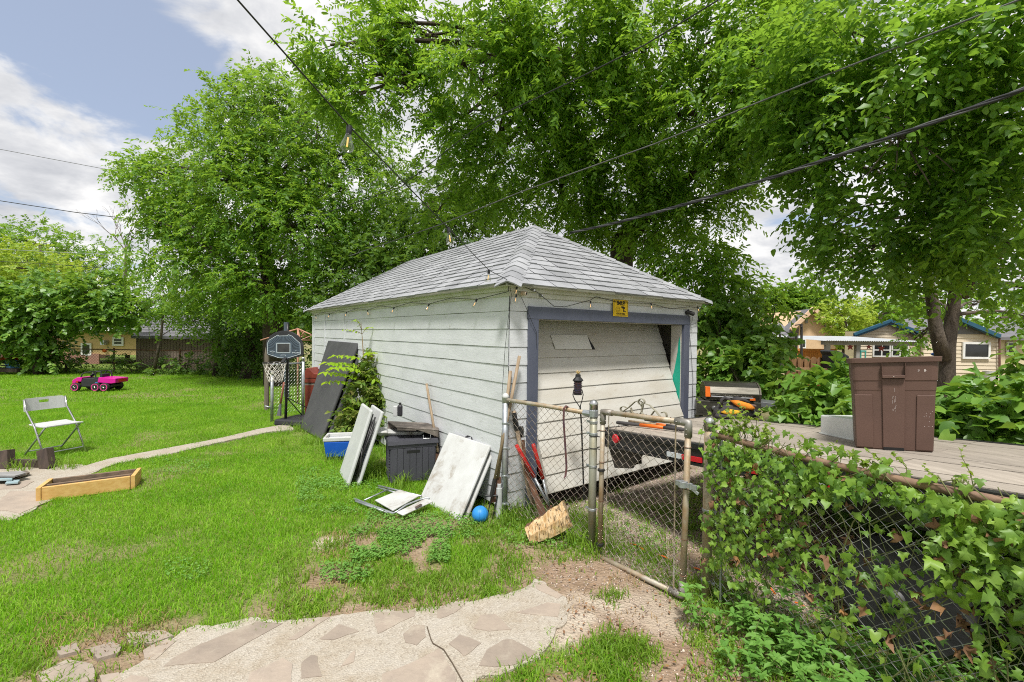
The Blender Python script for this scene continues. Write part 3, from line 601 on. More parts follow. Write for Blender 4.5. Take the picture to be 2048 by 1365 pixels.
iw = LMB(); iw.b2((.052, .06, .04), (.06, 7.94, 2.3)).b2((3.34, .06, .04), (3.348, 7.94, 2.3)).b2((.06, 7.93, .04), (3.34, 7.938, 2.3)); iw.build('inner_wall', DARKIN)
# the yellow camera notice
PF = (GAR_C[0] - GS[0] * .034, GAR_C[1] - GS[1] * .034, 0); NF = (GS[0], GS[1], 0)   # plane just proud of the front
def FP(px, py, off=.034): return PL(px, py, (GAR_C[0] - GS[0] * off, GAR_C[1] - GS[1] * off, 0), NF)
sg = thing('warning_sign', 'small square yellow camera notice with smiling face nailed over the garage door', 'sign', tuple(FP(1241, 617)))
ex_ = Vector((GF[0], GF[1], 0)); nf = Vector((-GS[0], -GS[1], 0)); ezv = Vector((0, 0, 1))
c0 = FP(1226, 632.5); sw = (FP(1255.5, 633) - c0).dot(ex_); sh = .20
def S(u, v, h=0): return c0 + ex_ * (u * sw) + ezv * (v * sh) + nf * h
pl = MB(); pl.hexa([S(0, 0), S(1, 0), S(1, 1), S(0, 1)], [S(0, 0, .003), S(1, 0, .003), S(1, 1, .003), S(0, 1, .003)]); pl.build('plate', YELLOW, sg)
br = MB()
for a_, b_ in (((.05, .06), (.95, .06)), ((.95, .06), (.95, .94)), ((.95, .94), (.05, .94)), ((.05, .94), (.05, .06))): br.beam(S(*a_, .0035), S(*b_, .0035), .004, .001, up=nf)
for sx in (.34,):                                                  # smile outline
    pts = [S(.30 + .135 * math.cos(t), .415 + .16 * math.sin(t), .004) for t in np.linspace(0, 2 * math.pi, 17)]
    br.tube(pts, .0016, 4)
    br.tube([S(.30 + .085 * math.cos(t), .42 + .10 * math.sin(t), .004) for t in np.linspace(3.5, 5.9, 8)], .0016, 4)
    for du in (-.035, .035): br.tube([S(.30 + du, .46, .004), S(.30 + du, .50, .004)], .0022, 4)
br.prism([S(.55, .52, .0035), S(.74, .44, .0035), S(.80, .56, .0035), S(.62, .64, .0035)], nf * .001); br.prism([S(.50, .56, .0037), S(.56, .53, .0037), S(.59, .60, .0037), S(.53, .62, .0037)], nf * .001)
br.prism([S(.66, .28, .0035), S(.71, .28, .0035), S(.71, .45, .0035), S(.66, .46, .0035)], nf * .001); br.prism([S(.71, .32, .0036), S(.82, .27, .0036), S(.84, .33, .0036), S(.71, .38, .0036)], nf * .001)
br.build('picture', INK, sg)
FRM = Matrix((ex_, ezv, nf)).transposed()
def text(s, pos, size, mat_, parent, name='lettering', rot=FRM, ext=.0006, align='CENTER', bold=0, xs=1):
    cu = bpy.data.curves.new(name, 'FONT'); cu.body = s; cu.size = size; cu.extrude = ext; cu.align_x = align; cu.align_y = 'CENTER'; cu.offset = bold
    o = bpy.data.objects.new('tmp', cu); COL.objects.link(o); bpy.context.view_layer.update()
    me = bpy.data.meshes.new_from_object(o.evaluated_get(bpy.context.evaluated_depsgraph_get())); bpy.data.objects.remove(o); me.name = name
    X = Matrix.Translation(pos) @ rot.to_4x4() @ Matrix.Diagonal((xs, 1, 1, 1))
    if parent is not None: X = XF[parent.name].inverted() @ X
    me.transform(X); me.materials.clear(); me.materials.append(mat_)
    o = bpy.data.objects.new(name, me); COL.objects.link(o); o.parent = parent; XF[o.name] = XF[parent.name]; return o
text('SMILE!', S(.5, .79, .004), .066, INK, sg, bold=.0022, xs=.80); text("YOU'RE ON CAMERA", S(.5, .15, .004), .028, INK, sg, bold=.0006, xs=.62)
# security cameras
def bullet(name, label, base, d, mat_, r, ln, mount):
    t = thing(name, label, 'security camera', tuple(base)); d = Vector(d).normalized()
    b_ = MB(); a = Vector(base) + nf * .05; b_.tube([a - d * ln * .4, a - d * ln * .38, a + d * ln * .5, a + d * ln * .55], [r * .7, r, r, r * .9], 12); b_.build('housing', mat_, t, smooth=False)
    l_ = MB(); l_.tube([a + d * ln * .551, a + d * ln * .57], r * .6, 10); l_.build('lens', INK, t)
    q = MB(); q.tube([Vector(base), Vector(base) + nf * .012], r * 1.1, 12).tube([Vector(base), a], r * .35, 8); q.build('bracket', mount, t); return t
bullet('security_camera', 'black bullet camera on the garage front beside the right end of the door frame', FP(1373, 626, .002), ex_ * .7 + nf * .6 - ezv * .35, BLACKM, .028, .12, BLACKM)
bullet('security_camera', 'rusty white camera at the front corner of the garage under the eave', FP(1041, 588, .03), nf + ex_ * .5 - ezv * .1, M('grubby_white', (.6, .58, .52), (.42, .3, .2), 9, .6), .022, .06, TRIMW)
for i, (px, py, lb) in enumerate(((1065, 581, 'small clear round sensor under the eave just right of the rusty camera'), (1080, 592, 'round grey sensor knob on the frieze board above the door corner'))):
    b_ = MB(); p = FP(px, py, .052 if i == 0 else .024); b_.tube([p, p + nf * .02, p + nf * .035], [.014, .017, .010], 10); tag(b_.build('sensor', CHROME), lb, 'sensor')
# string light: one cable from overhead to the garage corner, on along both eaves
m, nt, out = newmat('bulb_glass'); L = nt.links.new
lw = nt.nodes.new('ShaderNodeLayerWeight'); lw.inputs[0].default_value = .35; tr = nt.nodes.new('ShaderNodeBsdfTransparent'); tr.inputs[0].default_value = (.93, .93, .90, 1); gl = nt.nodes.new('ShaderNodeBsdfGlossy'); gl.inputs['Roughness'].default_value = .04
mx = nt.nodes.new('ShaderNodeMixShader'); fm = nd(nt, 'ShaderNodeMath', operation='MULTIPLY_ADD'); L(lw.outputs['Facing'], fm.inputs[0]); fm.inputs[1].default_value = .45; fm.inputs[2].default_value = .03
L(fm.outputs[0], mx.inputs[0]); L(tr.outputs[0], mx.inputs[1]); L(gl.outputs[0], mx.inputs[2]); L(mx.outputs[0], out.inputs[0]); BULBG = m
FIL = M('lit_filament', (1, .62, .18), None, 5, .5, emit=.4); FIL2 = M('lit_bulb', (1, .55, .22), None, 5, .5, emit=.8)
stl = thing('string_light', 'black string light cable with hanging clear bulbs strung down to the garage corner', 'string lights', tuple(W(-.05, -.06, 2.36)))
c_end = W(-.08, -.09, 2.375); pA = P(978, 541, 4.1); pB = P(897, 457, 2.95); pC = P(699, 254, 1.95); pD = P(475, 0, 1.45); pE = P(330, -150, 1.22)
cm = MB(); cm.tube([pE, pD, pC, pB, pA, c_end], .0032, 6)
def eave_pts(a, b, n, sag): return [a.lerp(b, i / n) - ezv * (sag * abs(math.sin(i * math.pi / 2.0 * 1.0)) if i % 2 else 0) for i in range(n + 1)]
e0 = W(-.055, -.05, 2.27); e1 = W(-.055, 8.1, 2.27); cm.tube([c_end] + eave_pts(e0, e1, 14, .045), .0035, 6)
e2 = W(3.46, -.06, 2.25); cm.tube([c_end, FP(1075, 585, .07), FP(1108, 613, .05), FP(1130, 614, .045), FP(1180, 601, .05), FP(1192, 594, .06), FP(1240, 606, .042), FP(1300, 607, .05), FP(1340, 618, .05), FP(1380, 614, .06), e2], .0035, 6)
cm.tube([c_end, FP(1023, 590, .06), FP(1016, 640, .03), FP(1010, 700, .03), FP(1004, 790, .03)], .0025, 5)
cm.tube([FP(1041, 592, .04), FP(1052, 615, .04), FP(1062, 640, .05), FP(1073, 665, .04), FP(1074, 700, .03)], .0025, 5)
cm.build('cable', CABLE, stl)
def bulb(p, h, d, fil, lit=True):
    d = Vector(d).normalized(); x, y = basis(d); Mx = Matrix((x, y, d)).transposed(); k = h / .107
    b_ = MB(); b_.lathe([(r_ * k, z * k) for r_, z in ((.010, .030), (.013, .036), (.016, .05), (.025, .072), (.029, .086), (.026, .098), (.016, .105), (.004, .107))], 16, Mx, p); o = b_.build('bulb', BULBG, stl, smooth=True)
    s = MB(); s.lathe([(r_ * k, z * k) for r_, z in ((.006, -.006), (.012, -.004), (.0125, .020), (.011, .032))], 12, Mx, p); s.build('socket', BLACKP, o)
    f = MB(); f.tube([Vector(p) + d * .045 * k, Vector(p) + d * .085 * k], .0035 * k, 6); f.build('filament', fil, o)
bulb(pA, .107, (-.1, 0, -1), FIL); bulb(pB, .107, (.15, 0, -1), FIL); bulb(pC, .107, (-.12, 0, -1), FIL)
for i in range(1, 15, 2): q = e0.lerp(e1, i / 14) - ezv * .045; bulb(q, .10, (random.uniform(-.4, .4), random.uniform(-.3, .3), -.8), FIL2)
for px, py in ((1181, 603), (1302, 607), (1034, 574), (1395, 614), (1033, 590)): q = FP(px, py, .07); bulb(q, .085, (random.uniform(-.2, .5), 0, -1 if px > 1050 else -.3), FIL2)
# camera cord down the right strip
cd = MB(); cd.tube([FP(1376, 640, .02), FP(1378, 652, .02), FP(1382, 700, .02), FP(1386, 760, .02), FP(1384, 835, .02)], .003, 5); cd.tube([FP(1385, 634, .03), FP(1384, 645, .02), FP(1378, 652, .02), FP(1394, 646, .03), FP(1401, 630, .06)], .003, 5)
tag(cd.build('camera_cord', CABLE), 'thin black cord hanging down the right front strip of the garage', 'cord')
# ------------------------------------------------------------------ white folding chair standing on the lawn
def V3(x, y, z=0): return Vector((x, y, z))
ch = thing('folding_chair', 'white plastic folding chair with steel legs standing on the lawn behind the timber stand', 'chair', (-6.72, 6.72, 0), R(-20))
def Lb(mb, name, mats, parent, **k): return mb.build(name, mats, parent, local=True, **k)
for s in (-1, 1):
    y = s * .235
    b_ = MB(); b_.tube([(.27, y, 0), (.02, y, .43), (-.20, y, .66), (-.235, y, .81)], .0125, 8); Lb(b_, 'leg', CHROME, ch, smooth=True)
    b_ = MB(); b_.tube([(-.30, y * .86, 0), (.10, y * .86, .34), (.20, y * .86, .43)], .0115, 8); Lb(b_, 'leg', GALV, ch, smooth=True)
b_ = MB(); b_.tube([(-.24, -.2, .05), (-.24, .2, .05)], .009, 6).tube([(.22, -.235, .07), (.22, .235, .07)], .009, 6); Lb(b_, 'stretcher', GALV, ch)
def grid_panel(fn, nu, nv, th):        # curved panel from fn(u,v)->point, solid
    mb = MB(); p = [[Vector(fn(i / nu, j / nv)) for j in range(nv + 1)] for i in range(nu + 1)]
    n = (p[-1][0] - p[0][0]).cross(p[0][-1] - p[0][0]).normalized() * th
    vs = [a for r_ in p for a in r_]; k = len(vs); vs = vs + [a - n for a in vs]; fs = []; id_ = lambda i, j: i * (nv + 1) + j
    for i in range(nu):
        for j in range(nv): q = (id_(i, j), id_(i + 1, j), id_(i + 1, j + 1), id_(i, j + 1)); fs += [q, tuple(a + k for a in q[::-1])]
    for i in range(nu):
        for j in (0, nv): q = (id_(i, j), id_(i + 1, j), id_(i + 1, j) + k, id_(i, j) + k); fs.append(q if j else q[::-1])
    for j in range(nv):
        for i in (0, nu): q = (id_(i, j), id_(i, j + 1), id_(i, j + 1) + k, id_(i, j) + k); fs.append(q[::-1] if i else q)
    return mb.add(vs, fs)
Lb(grid_panel(lambda u, v: (-.17 + .43 * u, -.215 + .43 * v, .445 + .012 * (4 * (u - .5) ** 2)), 6, 4, .018), 'seat', PLASTW, ch, bevel=.004)
# backrest with a hand slot: built as a frame of strips round the slot
bk = MB()
def bp(u, v): return Vector((-.225 - .03 * (1 - (2 * u - 1) ** 2) - .02 * v, -.235 + .47 * u, .635 + .185 * v))
us = [0, .08, .2, .38, .62, .8, .92, 1]; vs_ = [0, .2, .58, .8, .93, 1]
for i in range(7):
    for j in range(5):
        if i == 3 and j == 2: continue
        cut = .0 if j < 4 else (.0 if 0 < i < 6 else .06)
        q = [bp(us[i] + (cut if i == 0 and j == 4 else 0), vs_[j]), bp(us[i + 1] - (cut if i == 6 and j == 4 else 0), vs_[j]), bp(us[i + 1] - (.04 if i == 6 and j == 4 else 0), vs_[j + 1]), bp(us[i] + (.04 if i == 0 and j == 4 else 0), vs_[j + 1])]
        bk.slab(q, .016)
Lb(bk, 'backrest', PLASTW, ch)
# ------------------------------------------------------------------ flat folded chair lying in the grass
fc = thing('folding_chair', 'white folding chair lying collapsed flat in the grass in front of the deck box', 'chair', tuple(G(780, 1010)))
def g(px, py, z=.05): return G(px, py, z)
b_ = MB(); b_.slab([g(750, 1003, .05), g(786, 1024, .045), g(838, 994, .07), g(800, 982, .07)], -.016); b_.build('seat', PLASTD, fc, bevel=.006)
b_ = MB(); b_.slab([g(793, 1027, .055), g(806, 1033, .05), g(866, 1005, .09), g(852, 999, .09)], -.014); b_.build('backrest', PLASTD, fc, bevel=.006)
b_ = MB(); b_.slab([g(829, 1015, .094), g(833, 1017, .094), g(845, 1010, .102), g(841, 1008, .102)], -.002); b_.build('hand_slot', DWOOD, fc)
b_ = MB(); b_.tube([g(708, 998, .035), g(786, 1027, .05), g(794, 1024, .06), g(812, 1011, .08), g(834, 1002, .09), g(852, 996, .09), g(858, 998, .09)], .0115, 8); b_.build('leg', GALV, fc, smooth=True)
b_ = MB(); b_.tube([g(711, 1003, .03), g(776, 1026, .035)], .011, 8); b_.build('leg', GALV, fc, smooth=True)
b_ = MB(); b_.tube([g(757, 972, .035), g(843, 993, .08)], .0115, 8); b_.build('leg', GALV, fc, smooth=True)
b_ = MB(); b_.tube([g(756, 976, .03), g(800, 988, .05)], .011, 8); b_.build('leg', GALV, fc, smooth=True)
b_ = MB(); b_.tube([g(729, 1001, .05), g(777, 979, .06)], .009, 6); b_.build('stretcher', GALV, fc, smooth=True)
# ------------------------------------------------------------------ planter frame, dark stand, boards at the left
pf = thing('planter_frame', 'open yellow pine planter frame with grey inner boards on the paving', 'planter frame', tuple(G(175, 985)))
A_ = G(71, 1006); B_ = G(270, 978); d_ = (B_ - A_).normalized(); nrm_ = Vector((-d_.y, d_.x, 0)); ln_ = (B_ - A_).length; hgt = .15
def Q(u, v, z): return A_ + d_ * u + nrm_ * v + ezv * z
c4 = G(283, 936, .15) - A_; dep = c4.dot(nrm_)
sk = c4.dot(d_) - ln_
def sl_(v): return sk * v / dep          # the frame is racked a little to the right
def board(u0, v0, u1, v1, th, z0, z1, name, m_):
    b_ = MB(); a = Q(u0 + sl_(v0), v0, 0); b2 = Q(u1 + sl_(v1), v1, 0); dd = (b2 - a).normalized(); s_ = Vector((-dd.y, dd.x, 0)) * th
    b_.hexa([a + ezv * z0, b2 + ezv * z0, b2 + s_ + ezv * z0, a + s_ + ezv * z0], [a + ezv * z1, b2 + ezv * z1, b2 + s_ + ezv * z1, a + s_ + ezv * z1]); return b_.build(name, m_, pf, bevel=.003)
board(.045, 0, ln_ - .045, 0, .04, .0, hgt, 'front_board', YWOOD)
board(.04, 0, .04, dep, .04, .0, hgt + .004, 'side_board', YWOOD); board(ln_, 0, ln_, dep, .04, .0, hgt + .004, 'side_board', YWOOD)
board(.045, dep * .36, ln_ - .05, dep * .36, .035, .02, hgt - .006, 'inner_board', OWOOD); board(.045, dep - .04, ln_ - .05, dep - .04, .038, .0, hgt, 'back_board', OWOOD)
st = thing('timber_stand', 'dark brown timber stand of two short leaning posts joined by a low plank', 'timber stand', tuple(G(55, 940)))
for (bx, by, tx, ty, nm) in ((14, 938, 8, 902, 'post'), (96, 938, 85, 900, 'post')):
    a = G(bx, by); b2 = P(tx, ty, a.y + .01); b_ = MB(); b_.beam(a, b2 + Vector((0, .03, 0)), .14 if bx > 50 else .125, .10, up=(0, 1, 0)); b_.build(nm, DWOOD, st, bevel=.006)
b_ = MB(); a = G(24, 936); c_ = G(88, 938); b_.slab([a + ezv * .005, c_ + ezv * .005, c_ + ezv * .11, a + ezv * .11], .04); b_.build('plank', DWOOD, st, bevel=.004)
BLB = M('faded_blue_board', (.20, .32, .36), (.30, .36, .37), 4, .75, stretch=(1, 5, 5)); GRB = M('grey_board', (.30, .30, .30), (.20, .19, .18), 4, .8, stretch=(1, 6, 6))
def flat(name, label, quad, z, th, m_, cat='board', group=None):
    b_ = MB(); b_.slab([G(x, y, z) for x, y in quad], th); return tag(b_.build(name, m_, bevel=.003), label, cat, group)
flat('plank', 'long grey weathered plank at the bottom of the board pile by the timber stand', [(-120, 962), (20, 962), (60, 949), (50, 945), (-60, 952)], .03, -.025, GREYW)
flat('plank', 'faded turquoise board lying in the middle of the pile by the timber stand', [(-80, 966), (24, 962), (28, 955), (-80, 952)], .055, -.022, BLB)
flat('plank', 'pale blue grey board on top of the pile beside the timber stand', [(-80, 955), (30, 955), (52, 949), (40, 945), (-80, 945)], .085, -.02, GRB)
flat('plank', 'short turquoise offcut lying on the paving below the board pile', [(10, 970), (36, 968), (40, 963), (16, 963)], .03, -.02, BLB)
# ------------------------------------------------------------------ pink six wheel ride-on truck
tk = thing('ride_on_truck', 'pink and black six wheeled ride-on toy truck parked on the far lawn', 'toy truck', tuple(G(200, 781)), R(4))
tkx = .76           # photo width 112 px
k_ = tkx
def T(x, y, z): return Vector((x * k_, y * k_, z * k_))
def tb(mb, lo, hi): return mb.b2(T(*lo), T(*hi))
wheels = [(-.62, 0), (.12, 0), (.44, 0)]
w0 = None
def make_wheel(x, y):
    Rm = Matrix.Rotation(R(90), 3, 'X')
    b_ = MB(); b_.lathe([(.10 * k_, -.06 * k_), (.155 * k_, -.06 * k_), (.165 * k_, -.03 * k_), (.165 * k_, .03 * k_), (.155 * k_, .06 * k_), (.10 * k_, .06 * k_)], 20, Rm, T(x, y, .165)); o = Lb(b_, 'wheel', RUBBER, tk)
    b_ = MB(); sgn = -1 if y < 0 else 1
    for rr in range(20):
        a0, a1 = rr * math.pi / 10, (rr + 1) * math.pi / 10; yy = y + sgn * .066
        q = [T(x + r_ * math.cos(t), yy, .165 + r_ * math.sin(t)) for r_, t in ((.112, a0), (.135, a0), (.135, a1), (.112, a1))]; b_.hexa(q, [v + T(0, sgn * -.012, 0) for v in q])
    Lb(b_, 'rim', HPINK, o)
    b_ = MB()
    for rr in range(5): a0 = rr * math.pi * .4; b_.beam(T(x, y + sgn * .064, .165), T(x + .1 * math.cos(a0), y + sgn * .064, .165 + .1 * math.sin(a0)), .03 * k_, .01 * k_)
    b_.sphere(T(x, y + sgn * .066, .165), .022 * k_, 8, 5); Lb(b_, 'spoke', CHROME, o); return o
for x, _ in wheels:
    for y in (-.34, .34): make_wheel(x, y)
b_ = MB(); tb(b_, (-.70, -.26, .16), (.62, .26, .24)); b_.prism([T(-.42, -.3, .18), T(.16, -.3, .18), T(.22, -.3, .44), T(-.05, -.3, .50), T(-.38, -.3, .50), T(-.46, -.3, .36)], T(0, .6, 0)); tb(b_, (.0, -.28, .44), (.22, .28, .52)); Lb(b_, 'chassis', BLACKP, tk, bevel=.008)
b_ = MB(); b_.prism([T(-.80, -.27, .28), T(-.70, -.27, .28), T(-.66, -.27, .36), T(-.48, -.27, .36), T(-.44, -.27, .53), T(-.62, -.27, .53), T(-.80, -.27, .43)], T(0, .54, 0)); Lb(b_, 'bonnet', PINK, tk, bevel=.012)
b_ = MB(); tb(b_, (-.82, -.26, .24), (-.79, .26, .40)); tb(b_, (-.66, -.285, .30), (-.58, -.272, .40)); Lb(b_, 'grille', TOYRED, tk, bevel=.006)
b_ = MB(); b_.prism([T(.17, -.34, .36), T(.80, -.34, .33), T(.82, -.34, .50), T(.82, .34, .50), T(.17, .34, .56), T(.17, -.34, .56)][:0] or [T(.16, -.33, .34), T(.66, -.33, .30), T(.82, -.33, .33), T(.82, -.33, .50), T(.20, -.33, .54)], T(0, .66, 0)); Lb(b_, 'cargo_bed', PINK, tk, bevel=.012)
b_ = MB(); tb(b_, (.822, -.18, .36), (.83, .22, .46)); Lb(b_, 'tailgate', TOYRED, tk)
b_ = MB()
for y in (-.24, .24): b_.tube([T(-.52, y, .5), T(-.47, y, .64), T(-.36, y, .72), T(-.14, y, .74)], .022 * k_, 6); b_.tube([T(.03, y, .5), T(.02, y, .66), T(.08, y, .76), T(.22, y, .76), T(.26, y, .62), T(.26, y, .5)], .024 * k_, 6)
b_.tube([T(-.36, -.24, .72), T(-.36, .24, .72)], .02 * k_, 6).tube([T(.12, -.24, .77), T(.12, .24, .77)], .022 * k_, 6); Lb(b_, 'roll_bar', BLACKP, tk)
b_ = MB(); b_.lathe([(.02 * k_, 0), (.09 * k_, .0), (.09 * k_, .025 * k_), (.02 * k_, .025 * k_)], 14, Matrix.Rotation(R(-50), 3, 'Y'), T(-.26, 0, .60)); b_.tube([T(-.26, 0, .60), T(-.36, 0, .50)], .02 * k_, 6); Lb(b_, 'steering_wheel', BLACKP, tk)
b_ = MB(); tb(b_, (.05, -.2, .5), (.2, .2, .54)); tb(b_, (.14, -.2, .5), (.22, .2, .66)); Lb(b_, 'seat', BLACKP, tk, bevel=.01)
b_ = MB(); tb(b_, (.06, -.305, .30), (.15, -.302, .345)); Lb(b_, 'sticker', M('sky_blue_sticker', (.05, .35, .75), None, 5, .4), tk)
# ------------------------------------------------------------------ basketball hoop
base = G(572, 852); hp = thing('basketball_hoop', 'small portable basketball hoop with dark fan patterned backboard and white net', 'basketball hoop', tuple(base)); hy = base.y + .12
b_ = MB(); q = [G(546, 851), G(600, 856), P(618, 838, hy + .75) * 1, G(575, 840)]
b0 = [P(546, 852, base.y), P(604, 858, base.y - .08), Vector((base.x + .62, base.y + .55, 0)), Vector((base.x - .05, base.y + .62, 0))]
for v in b0: v.z = .0
b_.hexa(b0, [Vector((v.x * .96 + (base.x + .15) * .04, v.y * .96 + (base.y + .25) * .04, .12)) for v in b0]); b_.build('base', BLACKP, hp, bevel=.03)
ptop = P(575, 718, hy); b_ = MB(); b_.tube([P(571, 845, hy), ptop, P(577, 682, hy + .04)], .026, 10); b_.tube([P(577, 690, hy + .05), P(575, 648, hy + .06)], .02, 8); b_.build('pole', BLACKM, hp, smooth=True)
b_ = MB(); b_.tube([P(573, 795, hy), Vector((base.x + .5, base.y + .55, .1))], .010, 6).tube([P(573, 795, hy), Vector((base.x + .1, base.y + .5, .1))], .010, 6); b_.build('brace', BLACKM, hp)
BY = hy - .06
def bb(px, py, o=0): return P(px, py, BY - o)
out_ = [(531, 692), (533, 682), (540, 672), (550, 665.5), (563, 662), (575, 662), (587, 666), (596, 672), (602, 681), (605.5, 691), (606, 711), (598, 714), (574, 720.5), (562, 718), (540, 714), (533.5, 710)]
b_ = MB(); b_.prism([bb(*p) for p in out_], (0, .045, 0)); bbd = b_.build('backboard', BLACKP, hp, bevel=.006)
inn = [(534.5, 688), (538, 681), (555.5, 670.5), (557.5, 672.5), (575, 672), (576.5, 669.8), (584, 672.5), (600, 687), (601, 708.5), (575, 716.5), (558, 716), (535.5, 708.5)]
b_ = MB(); b_.prism([bb(x, y, .004) for x, y in inn], (0, .003, 0)); b_.build('panel_face', M('slate_fan_print', (.06, .085, .115), (.075, .10, .13), 5, .5), bbd)
LT = M('pale_print', (.50, .56, .60), None, 5, .5); LT2 = M('dark_ray_print', (.018, .021, .028), None, 5, .5)
b_ = MB()
for p0, p1 in zip(inn, inn[1:] + inn[:1]): b_.beam(bb(*p0, .006), bb(*p1, .006), .009, .002, up=(0, 1, 0))
for p0, p1 in (((553.5, 687), (580, 687)), ((580, 687), (580, 706)), ((580, 706), (553.5, 706)), ((553.5, 706), (553.5, 687))): b_.beam(bb(*p0, .008), bb(*p1, .008), .013, .002, up=(0, 1, 0))
for (x, y), (x2, y2) in (((539.5, 704), (545, 702.5)), ((545, 702.5), (550.5, 704.5)), ((543, 706.5), (548, 706.5)), ((562, 710.5), (571, 710.5)), ((571, 710.5), (571, 713)), ((562, 710.5), (562, 713)), ((591, 702.5), (593, 701))): b_.beam(bb(x, y, .006), bb(x2, y2, .006), .007, .002, up=(0, 1, 0))
b_.build('outline', LT, bbd)
b_ = MB()
for i in range(34):
    t = math.pi * (1.06 + i * .88 / 33 * 1.0); ccx, ccy = 567, 700
    t = math.pi - (i - 3) / 27 * math.pi
    c1, s1 = math.cos(t), math.sin(t); r0_ = 1.0 / max(abs(c1) / 16.5, abs(s1) / 15.5); x1_, y1_ = ccx + c1 * r0_, ccy - s1 * r0_
    r1_ = 1.0 / max(abs(c1) / 31, abs(s1) / 26, (abs(c1) + abs(s1) * .9) / 40); x2_, y2_ = ccx + c1 * r1_, ccy - s1 * r1_
    if y2_ > 713: continue
    b_.beam(bb(x1_, y1_, .0055), bb(x2_, y2_, .0055), .007, .001, up=(0, 1, 0))
b_.build('ray_print', LT2, bbd)
b_ = MB(); b_.slab([bb(555, 705, .007), bb(579, 705, .007), bb(579, 688, .007), bb(555, 688, .007)], .001); b_.build('target_square', M('charcoal_square', (.025, .025, .028), (.05, .05, .05), 7, .6), bbd)
FRM2 = Matrix(((1, 0, 0), (0, 0, 1), (0, -1, 0))).transposed(); FRM2 = Matrix((Vector((1, 0, 0)), Vector((0, 0, 1)), Vector((0, -1, 0)))).transposed()
text('SPALDING', bb(592, 706, .006), .034, LT, hp, rot=FRM2, bold=.001)
rc = P(549, 726, BY - .26); rr_ = .205
b_ = MB(); b_.tube([rc + Vector((rr_ * math.cos(t), rr_ * math.sin(t), 0)) for t in np.linspace(0, 2 * math.pi, 25)], .008, 6, cap=False); b_.beam(rc + Vector((.06, .18, 0)), P(571, 716, BY), .07, .02); b_.build('rim', BLACKM, hp)
b_ = MB(); NN = 12
for k in range(NN):
    for sgn in (1, -1):
        pts = []
        for j in range(7):
            t = 2 * math.pi * (k + sgn * j * .5) / NN; r_ = rr_ * (1 - .42 * (j / 6) ** .8); pts.append(rc + Vector((r_ * math.cos(t) - .0 + .02 * j / 6, r_ * math.sin(t), -.36 * j / 6)))
        b_.tube(pts, .0055, 4, cap=False)
b_.build('net', TWINE, hp)
# ------------------------------------------------------------------ black table top leaning on the wall, cooler, white folded tables
def lean_table(name, label, bl, br, tr_, tl, th, m_, legs=True, leg_m=BLACKM, gap=None, cat='folding table'):
    t = thing(name, label, cat, tuple(((Vector(bl) + Vector(br)) / 2)))
    q = [Vector(a) for a in (bl, br, tr_, tl)]; n = (q[1] - q[0]).cross(q[3] - q[0]).normalized()
    b_ = MB(); b_.slab(q, th); b_.build('tabletop', m_, t, bevel=min(.02, th * .45))
    def at(u, v, h): return q[0].lerp(q[1], u).lerp(q[3].lerp(q[2], u), v) - n * h
    if gap:
        b_ = MB(); b_.slab([at(.0, .01, gap), at(1, .01, gap), at(1, .985, gap), at(.0, .985, gap)], th); b_.build('second_leaf', m_, t, bevel=min(.018, th * .4))
    if legs:
        b_ = MB(); h0 = th + .012; h1 = (gap or .09) - .008
        for u in (.1, .5, .9): b_.tube([at(u, .12, h0), at(u, .9, (h0 + h1) / 2)], .011, 6)
        b_.tube([at(.1, .15, h1), at(.9, .85, h0)], .010, 6).tube([at(.9, .18, h1), at(.12, .8, h1)], .010, 6).tube([at(.06, .5, h0), at(.94, .5, h0)], .010, 6); b_.build('leg_frame', leg_m, t, smooth=True)
    return t, at
Wl = lambda px, py, Y: P(px, py, Y)
lean_table('folding_table', 'large black plastic table top leaning against the garage side wall', G(600, 857), G(641, 880), P(715, 686, 8.37), P(656, 681, 9.85), .055, TABLEB, gap=.10)
b_ = MB()
co_ = thing('cooler', 'bright blue picnic cooler with open white rim sitting in the grass', 'cooler', tuple(G(686, 914)), R(12))
b_.hexa([(-.21, -.15, .03), (.21, -.15, .03), (.21, .15, .03), (-.21, .15, .03)], [(-.245, -.175, .27), (.245, -.175, .27), (.245, .175, .27), (-.245, .175, .27)]); Lb(b_, 'body', BLUE, co_, bevel=.02)
b_ = MB()
for lo, hi in (((-.25, -.18, .27), (.25, -.145, .325)), ((-.25, .145, .27), (.25, .18, .325)), ((-.25, -.144, .27), (-.215, .144, .325)), ((.215, -.144, .27), (.25, .144, .325))): b_.b2(lo, hi)
b_.b2((-.214, -.144, .25), (.214, .144, .275)); Lb(b_, 'rim', PLASTD, co_, bevel=.008)
b_ = MB(); b_.b2((-.2, -.14, 0), (.2, .14, .03)); Lb(b_, 'foot', BLACKP, co_)
nb_ = G(692, 975); tp = P(741, 820, nb_.y + .20); dirv = Vector((-.47, .88, 0)); e1_ = (tp - nb_)
q0, q1 = nb_, nb_ + dirv * .62
lean_table('folding_table', 'narrow white folded table standing on edge against the deck box', q1, q0, q0 + e1_, q1 + e1_, .045, PLASTW, gap=None, legs=False)
lt = bpy.data.objects['folding_table.001']; sh_ = Vector((.085, .03, 0))
b_ = MB(); b_.slab([q1 + Vector((.115, .05, 0)), q0 + Vector((.115, .05, 0)), q0 + e1_ * .97 + Vector((.13, .05, 0)), q1 + e1_ * .97 + Vector((.13, .05, 0))], .04); b_.build('second_leaf', PLASTW, lt, bevel=.015)
b_ = MB()
for o1, f in ((.055, .0), (.075, .1), (.095, .04)): b_.tube([q0 + dirv * .06 + Vector((o1, .02, 0)) + e1_ * (.06 + f), q0 + dirv * .05 + Vector((o1, .02, 0)) + e1_ * (.93 - f)], .010, 6)
